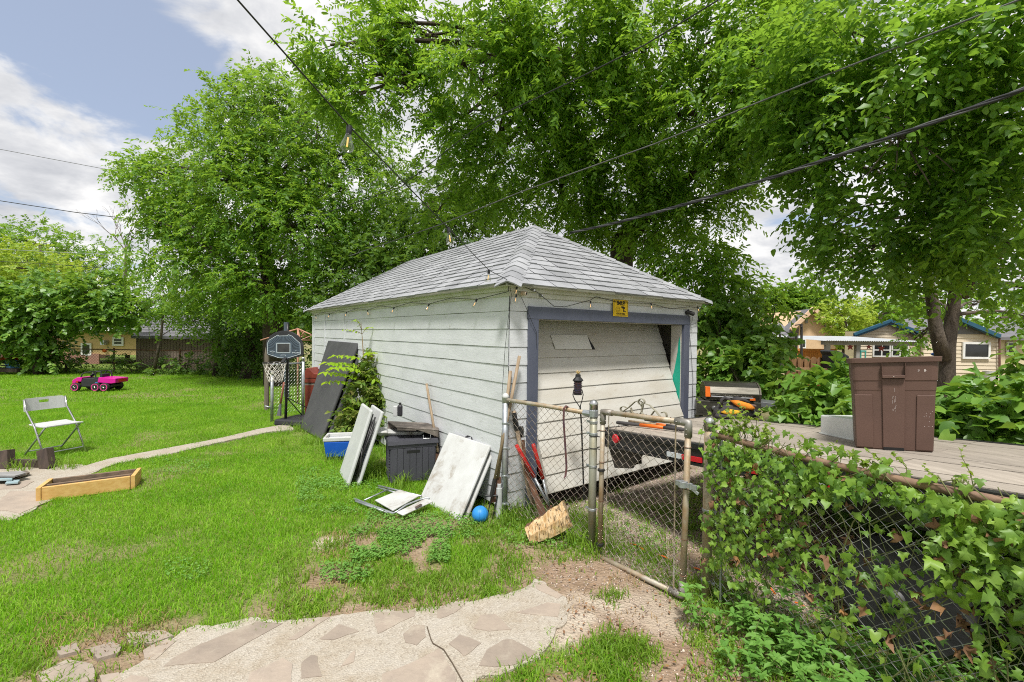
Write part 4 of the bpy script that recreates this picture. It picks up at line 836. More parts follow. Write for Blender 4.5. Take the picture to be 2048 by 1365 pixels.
b_.tube([q0 + dirv * .03 + Vector((.05, .02, 0)) + e1_ * .2, q0 + dirv * .03 + Vector((.11, .02, 0)) + e1_ * .75], .009, 6).tube([q0 + dirv * .03 + Vector((.11, .02, 0)) + e1_ * .12, q0 + dirv * .03 + Vector((.05, .02, 0)) + e1_ * .5], .009, 6); b_.build('leg_frame', BLACKM, lt, smooth=True)
t_, at_ = lean_table('folding_table', 'wide dirty white folded table leaning on the garage wall near its corner', G(838, 998), G(917, 1043), P(980, 891, 4.87), P(897, 864, 5.50), .035, PLASTD, gap=.075, leg_m=GALV)
b_ = MB(); b_.tube([at_(.40, 1.0, .02), at_(.42, 1.035, .03), at_(.52, 1.045, .03), at_(.56, 1.0, .02)], .009, 6); b_.build('handle', BLACKP, t_)
# ------------------------------------------------------------------ deck box with a griddle lid and trays on it
A_ = G(778, 971); B_ = P(873, 958, 5.70); B_.z = 0; fx = (B_ - A_).normalized(); fy = Vector((-fx.y, fx.x, 0)); bw = (B_ - A_).length; bd, bh_ = .50, .53
bx = thing('deck_box', 'dark slate resin deck box with panelled front and slot handle', 'storage box', tuple((A_ + B_) / 2))
def K(u, v, z): return A_ + fx * u + fy * v + ezv * z
b_ = MB(); b_.hexa([K(.015, .015, 0), K(bw - .015, .015, 0), K(bw - .015, bd - .015, 0), K(.015, bd - .015, 0)], [K(.01, .01, bh_ - .05), K(bw - .01, .01, bh_ - .05), K(bw - .01, bd, bh_ - .05), K(.01, bd, bh_ - .05)])
for i in range(7):
    u0 = .02 + (bw - .04) * i / 7; u1 = .02 + (bw - .04) * (i + 1) / 7 - .004; b_.hexa([K(u0, .004, .02), K(u1, .004, .02), K(u1, .015, .02), K(u0, .015, .02)], [K(u0, 0, bh_ - .10), K(u1, 0, bh_ - .10), K(u1, .015, bh_ - .10), K(u0, .015, bh_ - .10)])
b_.hexa([K(0, -.002, bh_ - .096), K(bw, -.002, bh_ - .096), K(bw, .02, bh_ - .096), K(0, .02, bh_ - .096)], [K(0, -.002, bh_ - .052), K(bw, -.002, bh_ - .052), K(bw, .02, bh_ - .052), K(0, .02, bh_ - .052)])
for i in range(22): z = .05 + i * .019; b_.hexa([K(-.004, .05, z), K(.02, .05, z), K(.02, bd - .05, z), K(-.004, bd - .05, z)], [K(.002, .05, z + .011), K(.02, .05, z + .011), K(.02, bd - .05, z + .011), K(.002, bd - .05, z + .011)])
b_.build('body', BOXG, bx, bevel=.003)
b_ = MB(); b_.hexa([K(-.02, -.02, bh_ - .05), K(bw + .02, -.02, bh_ - .05), K(bw + .02, bd + .02, bh_ - .05), K(-.02, bd + .02, bh_ - .05)], [K(-.012, -.012, bh_), K(bw + .012, -.012, bh_), K(bw + .012, bd + .012, bh_), K(-.012, bd + .012, bh_)])
for i in range(6): u0 = (bw) * i / 6; b_.hexa([K(u0, 0, bh_), K(u0 + bw / 6 - .004, 0, bh_), K(u0 + bw / 6 - .004, bd, bh_), K(u0, bd, bh_)], [K(u0, 0, bh_ + .004), K(u0 + bw / 6 - .004, 0, bh_ + .004), K(u0 + bw / 6 - .004, bd, bh_ + .004), K(u0, bd, bh_ + .004)])
b_.build('lid', BOXG, bx, bevel=.008)
b_ = MB(); b_.hexa([K(bw * .36, -.001, .37), K(bw * .64, -.001, .37), K(bw * .64, .01, .37), K(bw * .36, .01, .37)], [K(bw * .36, -.001, .405), K(bw * .64, -.001, .405), K(bw * .64, .01, .405), K(bw * .36, .01, .405)]); b_.build('slot_handle', INK, bx)
GRD = M('charred_steel', (.05, .042, .036), (.12, .10, .085), 4, .7, bump=.3, bscale=40, dirt=(.22, .19, .16), dscale=5, dpos=(.52, .7)); zt = bh_ + .006
gl_ = thing('griddle', 'charred steel griddle plate with wire handle resting on the deck box', 'griddle', tuple(K(bw * .5, .25, zt)))
b_ = MB(); gq = [K(.10, .06, zt), K(bw + .02, -.01, zt), K(bw + .10, .42, zt), K(.02, .50, zt)]; hh_ = [.15, .10, .10, .15]
b_.hexa([v + ezv * (h - .015) for v, h in zip(gq, hh_)], [v + ezv * h for v, h in zip(gq, hh_)])
b_.hexa([gq[1] + ezv * .01, gq[2] + ezv * .01, gq[2] * .995 + gq[3] * .005 + ezv * .01, gq[1] * .97 + gq[0] * .03 + ezv * .01], [gq[1] + ezv * .1, gq[2] + ezv * .1, gq[2] * .98 + gq[3] * .02 + ezv * .1, gq[1] * .97 + gq[0] * .03 + ezv * .1])
f0 = gq[0].lerp(gq[1], .45); b_.prism([f0 + ezv * .115, gq[1] + ezv * .01, gq[1] + ezv * .1, f0 + ezv * .128], fy * .012)
b_.prism([gq[0] + ezv * .11, f0 + ezv * .10, f0 + ezv * .13, gq[0] + ezv * .15], fy * .012); b_.prism([gq[3] + ezv * .0, gq[2] + ezv * .0, gq[2] + ezv * .1, gq[3] + ezv * .15], -fy * .012); b_.build('plate', GRD, gl_, bevel=.003)
b_ = MB(); h0 = gq[0].lerp(gq[1], .62) + ezv * .045; h1 = gq[0].lerp(gq[1], .80) + ezv * .045; b_.tube([h0, h0 - fy * .02 - ezv * .04, h1 - fy * .02 - ezv * .04, h1], .005, 6); b_.build('handle', CHROME, gl_)
b_ = MB(); c_ = K(-.02, .36, bh_ + .02)
tr_ = thing('plastic_tray', 'dirty white moulded plastic tray lying on the deck box under the griddle', 'tray', tuple(c_))
b_.hexa([K(-.10, .30, zt), K(.42, .2, zt), K(.46, .46, zt), K(-.08, .50, zt)], [K(-.16, .26, zt + .05), K(.46, .17, zt + .05), K(.50, .5, zt + .05), K(-.14, .54, zt + .05)]); b_.build('tray_body', PLASTD, tr_, bevel=.02)
b_ = MB(); b_.hexa([K(-.18, .24, zt + .051), K(.0, .2, zt + .051), K(.02, .5, zt + .051), K(-.16, .54, zt + .051)], [K(-.17, .25, zt + .075), K(-.01, .21, zt + .075), K(.01, .49, zt + .075), K(-.15, .53, zt + .075)]); b_.build('tray_lip', PLASTD, tr_, bevel=.01)
bt = thing('plastic_bottle', 'black capped clear bottle standing at the wall behind the griddle', 'bottle', tuple(P(799, 829, 6.1)))
b_ = MB(); p = P(800, 832, 6.12); b_.lathe([(.03, 0), (.034, .01), (.034, .13), (.016, .15)], 12, None, p); b_.build('bottle_body', BLACKP, bt); b_ = MB(); b_.lathe([(.017, .15), (.017, .175), (.010, .178)], 10, None, p); b_.build('cap', BLACKM, bt)
b_ = MB(); p = P(791, 830, 6.15); b_.b2(p + Vector((-.03, -.02, -.02)), p + Vector((.03, .02, .12))); tag(b_.build('milk_jug', PLASTW, bevel=.01), 'small pale plastic jug beside the black bottle behind the griddle', 'jug')
b_ = MB(); bc = G(960, 1044); bc.z = .074; b_.sphere(bc, .078, 24, 14)
for k in range(4): a = k * math.pi / 4; b_.tube([bc + Vector((math.cos(a) * math.sin(t), math.sin(a) * math.sin(t) * .8 + .2 * math.cos(t), math.cos(t))).normalized() * .0785 for t in np.linspace(0, 2 * math.pi, 25)], .0022, 4, cap=False)
tag(b_.build('ball', BALLB, smooth=True), 'small blue rubber ball in the grass by the fence post', 'ball')
# log
lg = thing('split_log', 'pale split log chunk with dark bark underside lying before the fence', 'log', tuple(G(1100, 1075)))
la = P(1058, 1072, 4.02); lb = P(1135, 1030, 4.05)
b_ = MB(); e_ = (lb - la); e_.normalize()
A0 = [P(1049, 1056, 4.0), P(1060, 1088, 3.98), P(1066, 1086, 4.12), P(1052, 1054, 4.14)]
sec = []
N = 9; rl = random.Random(4)
for i in range(N):
    t = i / (N - 1); top = Vector(P(1049 + (1124 - 1049) * t, 1056 + (1003 - 1056) * t + 2 * math.sin(i * 2), 4.0 + .1 * t)); bot = Vector(P(1061 + (1146 - 1061) * t, 1088 + (1051 - 1088) * t + 6 * math.sin(t * 3), 3.98 + .1 * t))
    back = (top + bot) / 2 + Vector((.02, .17 + rl.uniform(-.01, .01), -.02)); mid = (top + bot) / 2 + Vector((0, -.018 + rl.uniform(-.008, .008), 0))
    sec.append([top, top * .6 + mid * .4 + Vector((0, rl.uniform(-.008, .004), 0)), mid, bot * .6 + mid * .4 + Vector((0, rl.uniform(-.008, .004), 0)), bot, bot * .5 + back * .5 + Vector((0, .04, -.03)), back, top * .5 + back * .5 + Vector((0, .04, .03))])
vs = [v for s_ in sec for v in s_]; k = 8
for i in range(N - 1):
    for j in range(k):
        b_.mi = 0 if j in (0, 1, 2, 3) else 1; o_ = len(b_.v)
        b_.v += [vs[i * k + j], vs[i * k + (j + 1) % k], vs[(i + 1) * k + (j + 1) % k], vs[(i + 1) * k + j]]; b_.f.append((o_, o_ + 1, o_ + 2, o_ + 3)); b_.m.append(b_.mi)
for s_ in (sec[0], sec[-1]): b_.mi = 0; o_ = len(b_.v); b_.v += s_; b_.f.append(tuple(range(o_, o_ + k))); b_.m.append(0)
b_.build('log_wood', [LOGW, LOGB], lg)
# ------------------------------------------------------------------ hand tools leaning about the corner
def tool(name, label, pts, r, head=None, hm=None, m_=ASHW, cat='tool', hname='head'):
    t = thing(name, label, cat, tuple(pts[-1])); b_ = MB(); b_.tube(pts, r, 8); b_.build('handle', m_, t, smooth=True)
    if head: head(MB()).build(hname, hm, t)
    return t
RUSTS = M('rusty_steel', (.16, .07, .035), (.08, .045, .03), 8, .8)
p0, p1 = P(1039, 712, 4.63), G(985, 1000) + Vector((.0, 0, .12)); p1 = P(989, 962, 4.55)
e_ = (p1 - p0).normalized()
tool('garden_fork', 'tall grey handled fork leaning at the garage corner with black ferrule', [p0, (p0 + p1) / 2 + Vector((.006, 0, 0)), p1], .0165, lambda b: b.tube([p1 - e_ * .02, p1 + e_ * .16], .021, 8).tube([p1 + e_ * .15 - RT * .06, p1 + e_ * .15 + RT * .06], .01, 6).tube([p1 + e_ * .15 - RT * .06, p1 + e_ * .38 - RT * .055], .006, 5).tube([p1 + e_ * .15, p1 + e_ * .38], .006, 5).tube([p1 + e_ * .15 + RT * .06, p1 + e_ * .38 + RT * .055], .006, 5), BLACKM)
q0_, q1_ = P(1021, 742, 4.62), P(996, 955, 4.58); e2_ = (q1_ - q0_).normalized()
tool('spade', 'wooden handled spade with rusty blade leaning behind the fork at the corner', [q0_, q1_], .0165, lambda b: b.hexa([q1_ - RT * .015, q1_ + RT * .028, q1_ + RT * .03 + Vector((0, .02, 0)), q1_ - RT * .012 + Vector((0, .02, 0))], [q1_ + e2_ * .26 - RT * .05, q1_ + e2_ * .24 + RT * .06, q1_ + e2_ * .24 + RT * .06 + Vector((0, .006, 0)), q1_ + e2_ * .26 - RT * .05 + Vector((0, .006, 0))]), RUSTS, hname='blade')
p0_, p1_ = P(853, 768, 6.02), P(876, 905, 5.72)
tool('hoe', 'single wooden tool handle leaning on the siding behind the deck box', [p0_, (p0_ + p1_) / 2, p1_], .017, lambda b: b.box(p1_ - ezv * .10, (.12, .02, .16)), RUSTS)
r0_, r1_ = P(1027, 822, 4.68), P(1058, 985, 4.60); e3_ = (r1_ - r0_).normalized()
t_ = tool('pickaxe', 'thick wooden mattock handle with dark head standing behind the wire mesh', [r0_, r1_, P(1066, 1010, 4.55)], .021, lambda b: b.tube([r0_ + e3_ * .02, r0_ + e3_ * .2], .026, 8).hexa([r0_ + e3_ * .16 - RT * .0, r0_ + e3_ * .16 + RT * .07, r0_ + e3_ * .2 + RT * .07 + fw * .02, r0_ + e3_ * .2 + fw * .02], [r0_ + e3_ * .26, r0_ + e3_ * .24 + RT * .05, r0_ + e3_ * .28 + RT * .05 + fw * .02, r0_ + e3_ * .28 + fw * .02]), BLACKM)
s0, s1 = P(1052, 940, 4.55), P(1088, 1035, 4.36); e4 = (s1 - s0).normalized(); sd4 = e4.cross(fw).normalized()
b_ = MB(); b_.hexa([s0 - sd4 * .02, s0 + sd4 * .02, s0 + sd4 * .02 + fw * .02, s0 - sd4 * .02 + fw * .02], [s1 - sd4 * .035, s1 + sd4 * .035, s1 + sd4 * .035 + fw * .015, s1 - sd4 * .035 + fw * .015]); b_.tube([P(1046, 880, 4.62), s0], .017, 8); tag(b_.build('iron_bar', RUSTS), 'flat rusty iron digging blade behind the mesh by the log', 'digging tool')
lp = thing('bolt_cutter', 'long bolt cutters with red grips stuck down behind the chain link', 'bolt cutter', tuple(P(1095, 1010, 4.40)))
jn = P(1098, 1012, 4.42)
for (x0, y0, x1, y1, rm) in ((1032, 890, 1069, 955, RED), (1066, 888, 1086, 958, RED)):
    a = P(x0, y0, 4.52); b2 = P(x1, y1, 4.47); b_ = MB(); b_.tube([a, a.lerp(b2, .06), b2], [.016, .022, .019], 8); b_.build('grip', rm, lp, smooth=True)
    b_ = MB(); b_.tube([b2, jn], .013, 8); b_.build('arm', GALV, lp, smooth=True)
b_ = MB(); e5 = Vector((.25, -.1, -.95)).normalized(); b_.hexa([jn - RT * .03, jn + RT * .03, jn + RT * .03 + fw * .02, jn - RT * .03 + fw * .02], [jn + e5 * .12 - RT * .012, jn + e5 * .12 + RT * .012, jn + e5 * .12 + RT * .012 + fw * .015, jn + e5 * .12 - RT * .012 + fw * .015]); b_.build('jaw', RUSTS, lp)
# ------------------------------------------------------------------ chain link fence, gate
PA = G(1008, 1034); PB = G(1183, 1099); PC2 = G(1412, 1194)
def mesh_wires(mb, o, u, width, z0, z1, sp=.074, r=.0025, n=None, sag=None, hole=None):
    u = Vector(u).normalized(); n = Vector((-u.y, u.x, 0)); k = int(width / (sp / 2)); vs = sp * .95
    rows = int((z1 - z0) / (vs / 2))
    for i in range(k + 1):
        pts = []
        for j in range(rows + 1):
            z = z1 - j * vs / 2; side = 1 if (i + j) % 2 else -1
            x = (i + .5 * side + .5) * sp / 2 + random.uniform(-.002, .002)
            s_ = sag(x / width, (z - z0) / (z1 - z0)) if sag else Vector((0, 0, 0))
            pts.append(o + u * min(max(x, 0), width) + ezv * z + n * (.0035 * side) + s_)
        mb.tube(pts, r, 3, cap=False)
def post(t, p, h, r, m_, capm=CHROME, name='post'):
    b_ = MB(); b_.tube([p - ezv * .05, p + ezv * (h - .03)], r, 14); o = b_.build(name, m_, t, smooth=False)
    for pl_ in o.data.polygons: pl_.use_smooth = len(pl_.vertices) == 4
    b_ = MB(); b_.lathe([(r * 1.12, h - .075), (r * 1.12, h - .03), (r * 1.2, h - .028), (r * 1.15, h - .012), (r * .8, h + .008), (r * .3, h + .018), (r * .05, h + .02)], 14, None, p); b_.build('cap', capm, o, smooth=True)
    return o
def bands(t, p, r, zs, d, m_):
    for z in zs:
        b_ = MB(); b_.lathe([(r * 1.02, z - .011), (r * 1.1, z - .009), (r * 1.1, z + .009), (r * 1.02, z + .011)], 14, None, p); b_.beam(p + ezv * z + d * r, p + ezv * z + d * (r + .035), .004, .02, up=(0, 0, 1)); b_.tube([p + ezv * z + d * (r + .02) - d.cross(ezv) * .015, p + ezv * z + d * (r + .02) + d.cross(ezv) * .015], .006, 6); b_.build('tension_band', m_, t)
fd = (PB - PA); fl_ = fd.length; fd.normalize()
f1 = thing('chain_link_fence', 'short chain link fence panel with tan top rail from garage corner to gate', 'fence', tuple((PA + PB) / 2))
post(f1, PA, 1.235, .031, GALV, PLASTW); post(f1, PB, 1.275, .033, OLDP)
bands(f1, PA, .031, (.14, .42, .70, .95), fd, GALV); bands(f1, PB, .033, (.35, .72, 1.0, 1.10), -fd, GALV)
ra = PA + ezv * 1.185; rb = PB + ezv * 1.17
b_ = MB(); b_.tube([ra - fd * .02, ra.lerp(rb, .45) + ezv * .004, rb], .0205, 12); b_.build('top_rail', RUSTP, f1, smooth=True)
b_ = MB(); b_.tube([rb - fd * .10, rb], .027, 10); b_.lathe([(.036, 1.14), (.040, 1.15), (.040, 1.2), (.036, 1.21)], 12, None, PB); b_.build('rail_end', GALV, f1)
b_ = MB(); mesh_wires(b_, PA + fd * .05 - Vector((fd.y, -fd.x, 0)) * -.0, fd, fl_ - .10, .06, 1.17, sag=lambda u, v: Vector((0, -.05 * (1 - v) * math.sin(u * 3), 0))); b_.build('wire_mesh', WIRE, f1)
for t in (.08, .25, .45, .66, .85): p = ra.lerp(rb, t); b_ = MB(); b_.tube([p + Vector((0, .023 * math.cos(a), .023 * math.sin(a))) for a in np.linspace(0, 6.0, 10)], .002, 4); b_.build('wire_tie', WIRE, f1)
b_ = MB(); b_.tube([PA + Vector((-.055, -.02, -.02)), PA + Vector((-.05, -.02, .30))], .032, 12); b_.tube([PA + Vector((-.05, -.02, .3)), PA + Vector((-.05, -.02, .34))], .022, 10); tag(b_.build('pipe_stub', M('chalky_pipe', (.5, .52, .53), (.36, .37, .36), 8, .7), smooth=False), 'short pale pipe stub standing beside the left fence post', 'pipe')
# gate
g0 = G(1200, 1112) + ezv * .0; g1 = G(1366, 1205)
gt = thing('chain_link_gate', 'chain link walk gate in a rusty pipe frame with scroll ornament on top', 'gate', tuple((g0 + g1) / 2))
gd = (g1 - g0); gl2 = gd.length; gd.normalize()
a0 = P(1200, 1088, g0.y); a1 = P(1206, 824, g0.y + .01); b0_ = P(1365, 1192, g1.y + .02); b1_ = P(1377, 846, g1.y + .03)
b_ = MB(); b_.tube([a0 - ezv * .02, a1], .0205, 12).tube([b0_, b1_], .0215, 12); b_.tube([a1, b1_], .0205, 12); b_.tube([P(1196, 1113, g0.y), b0_], .0205, 12); b_.build('frame', RUSTP, gt, smooth=True)
gdx = (b1_ - a1).normalized(); ELB = M('grey_elbow', (.30, .29, .27), (.20, .17, .14), 8, .55, .5)
for c_, d1, d2 in ((a1, gdx, -ezv), (b1_, -gdx, -ezv), (b0_, -gdx, ezv)):
    b_ = MB(); b_.tube([c_ + d1 * .10, c_ + d1 * .02, c_, c_ + d2 * .02, c_ + d2 * .10], .0265, 12)
    for k in (.045, .08):
        for dd in (d1, d2): q = c_ + dd * k; b_.tube([q, q + Vector((gd.y, -gd.x, 0)) * .029], .006, 6)
    b_.build('corner_elbow', ELB, gt, smooth=True)
b_ = MB(); ga = G(1213, 1119) + ezv * 0; mesh_o = Vector((a0.x, a0.y, 0)) + gd * .04
mesh_wires(b_, mesh_o, gd, gl2 - .07, .04, 1.145, sag=lambda u, v: ezv * (-.05 * u * v) + Vector((.02 * v * u, 0, 0)), r=.0026); b_.build('wire_mesh', WIRE, gt)
b_ = MB(); b_.tube([mesh_o + gd * .02 + ezv * .04, a1 + gdx * .065 - ezv * .03], .0042, 5).tube([mesh_o + gd * (gl2 - .115) + ezv * .06, b1_ - gdx * .10 - ezv * .03], .0055, 5); b_.build('tension_bar', RUSTP, gt)
for t in (.1, .3, .55, .82): p = a1.lerp(b1_, t); b_ = MB(); b_.tube([p + Vector((0, .023 * math.cos(a), .023 * math.sin(a))) for a in np.linspace(0, 6.1, 10)], .0025, 4); b_.build('wire_tie', RUSTS, gt)
for c0_, c1_ in ((a0, a1), (b0_, b1_)):
    for t in (.12, .33, .62, .86): p = c0_.lerp(c1_, t); b_ = MB(); b_.tube([p + Vector((.0235 * math.cos(a), .0235 * math.sin(a), 0)) for a in np.linspace(0, 6.1, 12)], .0025, 4); b_.build('wire_tie', RUSTS, gt)
# scroll
def strip(mb, pts, wdt, th):
    n = Vector((gd.y, -gd.x, 0)); pts = [Vector(p) for p in pts]
    for a, b2 in zip(pts, pts[1:]):
        e = (b2 - a); 
        if e.length < 1e-5: continue
        mb.beam(a - e * .05, b2 + e * .05, wdt, th, up=e.normalized().cross(n))
def gp(px, py):
    t = (px - 1206) / (1377 - 1206); y = a1.y + (b1_.y - a1.y) * t; return P(px, py, y)
b_ = MB()
def arc(cx, cy_, rx, ry, t0, t1, n=14): return [(cx + rx * math.cos(R(t)), cy_ + ry * math.sin(R(t))) for t in np.linspace(t0, t1, n)]
sc = []
sc.append(arc(1247, 818.5, 6, 5, 330, 120, 12) + [(1245, 824), (1258, 815), (1270, 804)] + arc(1277, 812, 9, 10, 240, 380, 9) + arc(1272, 821, 12, 9, -10, 170, 12))
sc.append([(1262, 816)] + arc(1271, 819, 8, 9, 170, 60, 8))
sc.append(arc(1283, 804, 6.2, 6, 0, 360, 16))
sc.append(arc(1287, 808, 5, 8, 180, 120, 5) + arc(1295, 821, 12, 12, 175, 30, 12) + [(1308, 823)])
sc.append(arc(1290, 812, 6, 4, 200, 300, 6) + [(1300, 811), (1312, 823), (1322, 836)] + arc(1327, 832, 6.5, 7.5, 120, -130, 14))
for s_ in sc: strip(b_, [gp(*p) for p in s_], .020, .004)
b_.build('scroll_ornament', M('scroll_iron', (.40, .38, .31), (.27, .24, .17), 9, .55, .4), gt)
b_ = MB(); lc = P(1366, 969, b1_.y - .02)
b_.lathe([(.024, -.022), (.031, -.02), (.031, .022), (.024, .024)], 14, None, lc); b_.beam(lc + gd * .02, lc + gd * .105 + ezv * .003, .014, .032); b_.tube([lc + gd * .06 - ezv * .02, lc + gd * .06 + ezv * .024], .012, 8); b_.beam(lc + gd * .05, lc + gd * .12 - ezv * .035, .008, .022); b_.beam(lc - gd * .055, lc - gd * .02, .02, .035); b_.build('latch', GALV, gt, bevel=.002)
b_ = MB()
hg = P(1190, 856, g0.y)
for z in (.985, .88): b_.lathe([(.034, z - .003), (.039, z), (.034, z + .003)], 12, None, PB); b_.tube([Vector((PB.x, PB.y, z)) + gd * .034, Vector((a0.x, a0.y, z + .01)) - gd * .02], .0045, 6)
b_.lathe([(.022, .085), (.030, .088), (.030, .105), (.022, .108)], 12, None, Vector((a0.x, a0.y, 0))); b_.lathe([(.024, .71), (.031, .715), (.031, .73), (.024, .735)], 12, None, Vector((a0.x, a0.y, 0))); b_.build('hinge', BLACKM, gt)
# right fence with its vine
f2 = thing('chain_link_fence', 'long chain link fence overgrown with ivy beside the flatbed trailer', 'fence', tuple(PC2))
post(f2, PC2, 1.265, .034, RUSTP); bands(f2, PC2, .034, (.12, .62, 1.02), fu, GALV)
FLN = 2.75
def FZ(s): return 1.165 - .03 * math.sin(min(1, s / 2.0) * math.pi) + .012 * s
b_ = MB(); b_.tube([PC2 + fu * s + ezv * FZ(s) for s in np.linspace(.0, FLN, 9)], .0215, 12); b_.build('top_rail', M('brown_rail', (.27, .17, .11), (.16, .10, .07), 8, .75, bump=.2), f2, smooth=True)
b_ = MB(); p = PC2 + ezv * 1.155; b_.tube([p, p + fu * .07], .026, 10); b_.tube([PC2 + fu * .115 + ezv * .02, PC2 + fu * .10 + ezv * 1.14], .008, 6); b_.build('rail_end', GALV, f2)
post(f2, PC2 + fu * (FLN), 1.22, .03, GALV)
b_ = MB(); mesh_wires(b_, PC2 + fu * .05, fu, FLN - .1, .03, 1.14, r=.0026); b_.build('wire_mesh', WIREN, f2)
# small things hung on the fence
t_ = thing('wrecking_bar', 'rusty purple hooked wrecking bar hanging over the fence rail', 'crowbar', tuple(P(1130, 880, 4.17)))
b_ = MB(); Yb = 4.06; b_.tube([P(1139, 822, Yb + .10), P(1137, 816, Yb + .06), P(1132, 813, Yb), P(1128, 817, Yb - .03), P(1127, 840, Yb - .03), P(1131, 900, Yb - .02), P(1133, 935, Yb - .02), P(1131, 952, Yb - .03), P(1128, 957, Yb - .05)], [.008, .009, .010, .010, .010, .010, .010, .010, .006], 6); b_.build('bar', M('purple_rust_steel', (.09, .05, .075), (.16, .07, .05), 14, .6, .3), t_)
Yt = 4.62; t_ = thing('tiki_torch', 'black metal garden torch with slotted lantern standing behind the fence', 'garden torch', tuple(G(1166, 1005)))
b_ = MB(); b_.tube([P(1160, 812, Yt), P(1163, 850, Yt), P(1168, 1000, Yt)], .009, 6); b_.build('stake', BLACKM, t_)
lc = P(1155.5, 790, Yt); b_ = MB(); hl = .155
b_.lathe([(.042, 0), (.046, .005), (.046, .012), (.04, .014)], 8, None, lc); b_.lathe([(.042, hl - .02), (.055, hl - .012), (.05, hl), (.028, hl + .025), (.026, hl + .05), (.015, hl + .055)], 8, None, lc)
for k in range(8): a = (k + .5) * math.pi / 4; d1 = Vector((math.cos(a), math.sin(a), 0)) * .044; b_.beam(lc + d1, lc + d1 + ezv * hl, .008, .008)
for k in range(7): b_.lathe([(.0425, .018 + k * .018), (.0445, .019 + k * .018), (.0445, .024 + k * .018), (.0425, .025 + k * .018)], 8, None, lc)
b_.build('lantern', BLACKM, t_)
b_ = MB(); b_.lathe([(.036, .012), (.037, .02), (.037, hl - .022), (.03, hl - .02)], 8, None, lc); b_.build('fuel_can', M('blue_red_can', (.05, .08, .20), (.22, .07, .05), 26, .4), t_)
b_ = MB(); b_.tube([lc - RT * .042 + ezv * .05, lc - RT * .05 - ezv * .0, lc - RT * .03 - ezv * .05, P(1160, 815, Yt)], .005, 5).tube([lc + RT * .042 + ezv * .05, lc + RT * .055 - ezv * .0, lc + RT * .045 - ezv * .05, P(1160, 815, Yt)], .005, 5); b_.build('fork_bracket', BLACKM, t_)
b_ = MB(); q = lc + ezv * (hl + .055)
for k in range(7): a = k * .9; b_.tube([q, q + Vector((math.cos(a) * .025, math.sin(a) * .025, .022 + .008 * (k % 3)))], [.007, .003], 4)
b_.build('wick', M('dry_wick', (.55, .40, .18), None, 8, .9), t_)
# ------------------------------------------------------------------ flatbed trailer
TA = P(1206, 857, 4.80); tu = Vector((.4825, -.8759, .082)).normalized(); tv = Vector((.8759, .4825, 0)); tn = tv.cross(tu).normalized(); tn = tn if tn.z > 0 else -tn
TW, TL = 1.74, 5.2
def TP(u, v, h=0): return TA + tu * u + tv * v + tn * h
def DK(px, py): return PL(px, py, TA, tn)
trl = thing('flatbed_trailer', 'black flatbed trailer with grey plank deck parked behind the ivy fence', 'trailer', tuple(TP(2, .8, -.85)))
NBD = 9
b_ = MB(); bwid = (TW - .10) / NBD
for k in range(NBD):
    v0 = .05 + k * bwid; segs = [0.02, 1.9 + .5 * ((k * 7) % 3 - 1), TL - .02]
    for s0_, s1_ in zip(segs, segs[1:]):
        j = random.uniform(-.002, .002); b_.hexa([TP(s0_ + .002, v0 + .003, -.036), TP(s1_ - .002, v0 + .003, -.036), TP(s1_ - .002, v0 + bwid - .003, -.036), TP(s0_ + .002, v0 + bwid - .003, -.036)], [TP(s0_ + .002, v0 + .003, j), TP(s1_ - .002, v0 + .003, j + random.uniform(-.002, .002)), TP(s1_ - .002, v0 + bwid - .003, j), TP(s0_ + .002, v0 + bwid - .003, j)])
b_.build('deck', DECK, trl)
b_ = MB()
def tbx(u0, u1, v0, v1, h0, h1): b_.hexa([TP(u0, v0, h0), TP(u1, v0, h0), TP(u1, v1, h0), TP(u0, v1, h0)], [TP(u0, v0, h1), TP(u1, v0, h1), TP(u1, v1, h1), TP(u0, v1, h1)])
tbx(0, TL, 0, .048, -.055, -.006); tbx(.0, TL, .012, .03, -.165, -.056); tbx(0, TL, .002, .055, -.19, -.166); tbx(0, TL, TW - .048, TW, -.19, .004); tbx(-.012, .018, .0, TW, -.19, .006)
for k in range(8): tbx(.5 + k * .6, .56 + k * .6, .06, TW - .05, -.15, -.04)
b_.build('frame', BLACKM, trl, bevel=.003)
for u0_, u1_ in ((.86, 1.02), (2.0, 2.16), (3.1, 3.3)): b_ = MB(); tbx(u0_, u1_, -.006, .01, -.155, -.115); b_.build('white_reflector', WHTAPE, trl)
for u0_, u1_ in ((1.022, 1.22), (2.162, 2.34), (1.62, 1.72)): b_ = MB(); tbx(u0_, u1_, -.006, .01, -.155, -.115); b_.build('red_reflector', REDTAPE, trl)
b_ = MB(); c_ = TP(.19, .0, -.085); b_.lathe([(.046, -.012), (.046, .004), (.040, .012)], 18, Matrix((tu, tn, -tv)).transposed(), c_); b_.lathe([(.034, .0), (.030, .010), (.012, .013)], 18, Matrix((tu, tn, -tv)).transposed(), c_); o = b_.build('tail_light', REDTAPE, trl, smooth=False)
b_ = MB(); b_.hexa([TP(.02, .02, -.19), TP(.06, .02, -.19), TP(.06, .03, -.19), TP(.02, .03, -.19)], [TP(.02, .02, -.01)] * 4) if False else None
b_.hexa([TP(.10, .06, -.40), TP(.10, .42, -.40), TP(.112, .42, -.40), TP(.112, .06, -.40)], [TP(.05, .03, -.17), TP(.05, .46, -.17), TP(.062, .46, -.17), TP(.062, .03, -.17)])
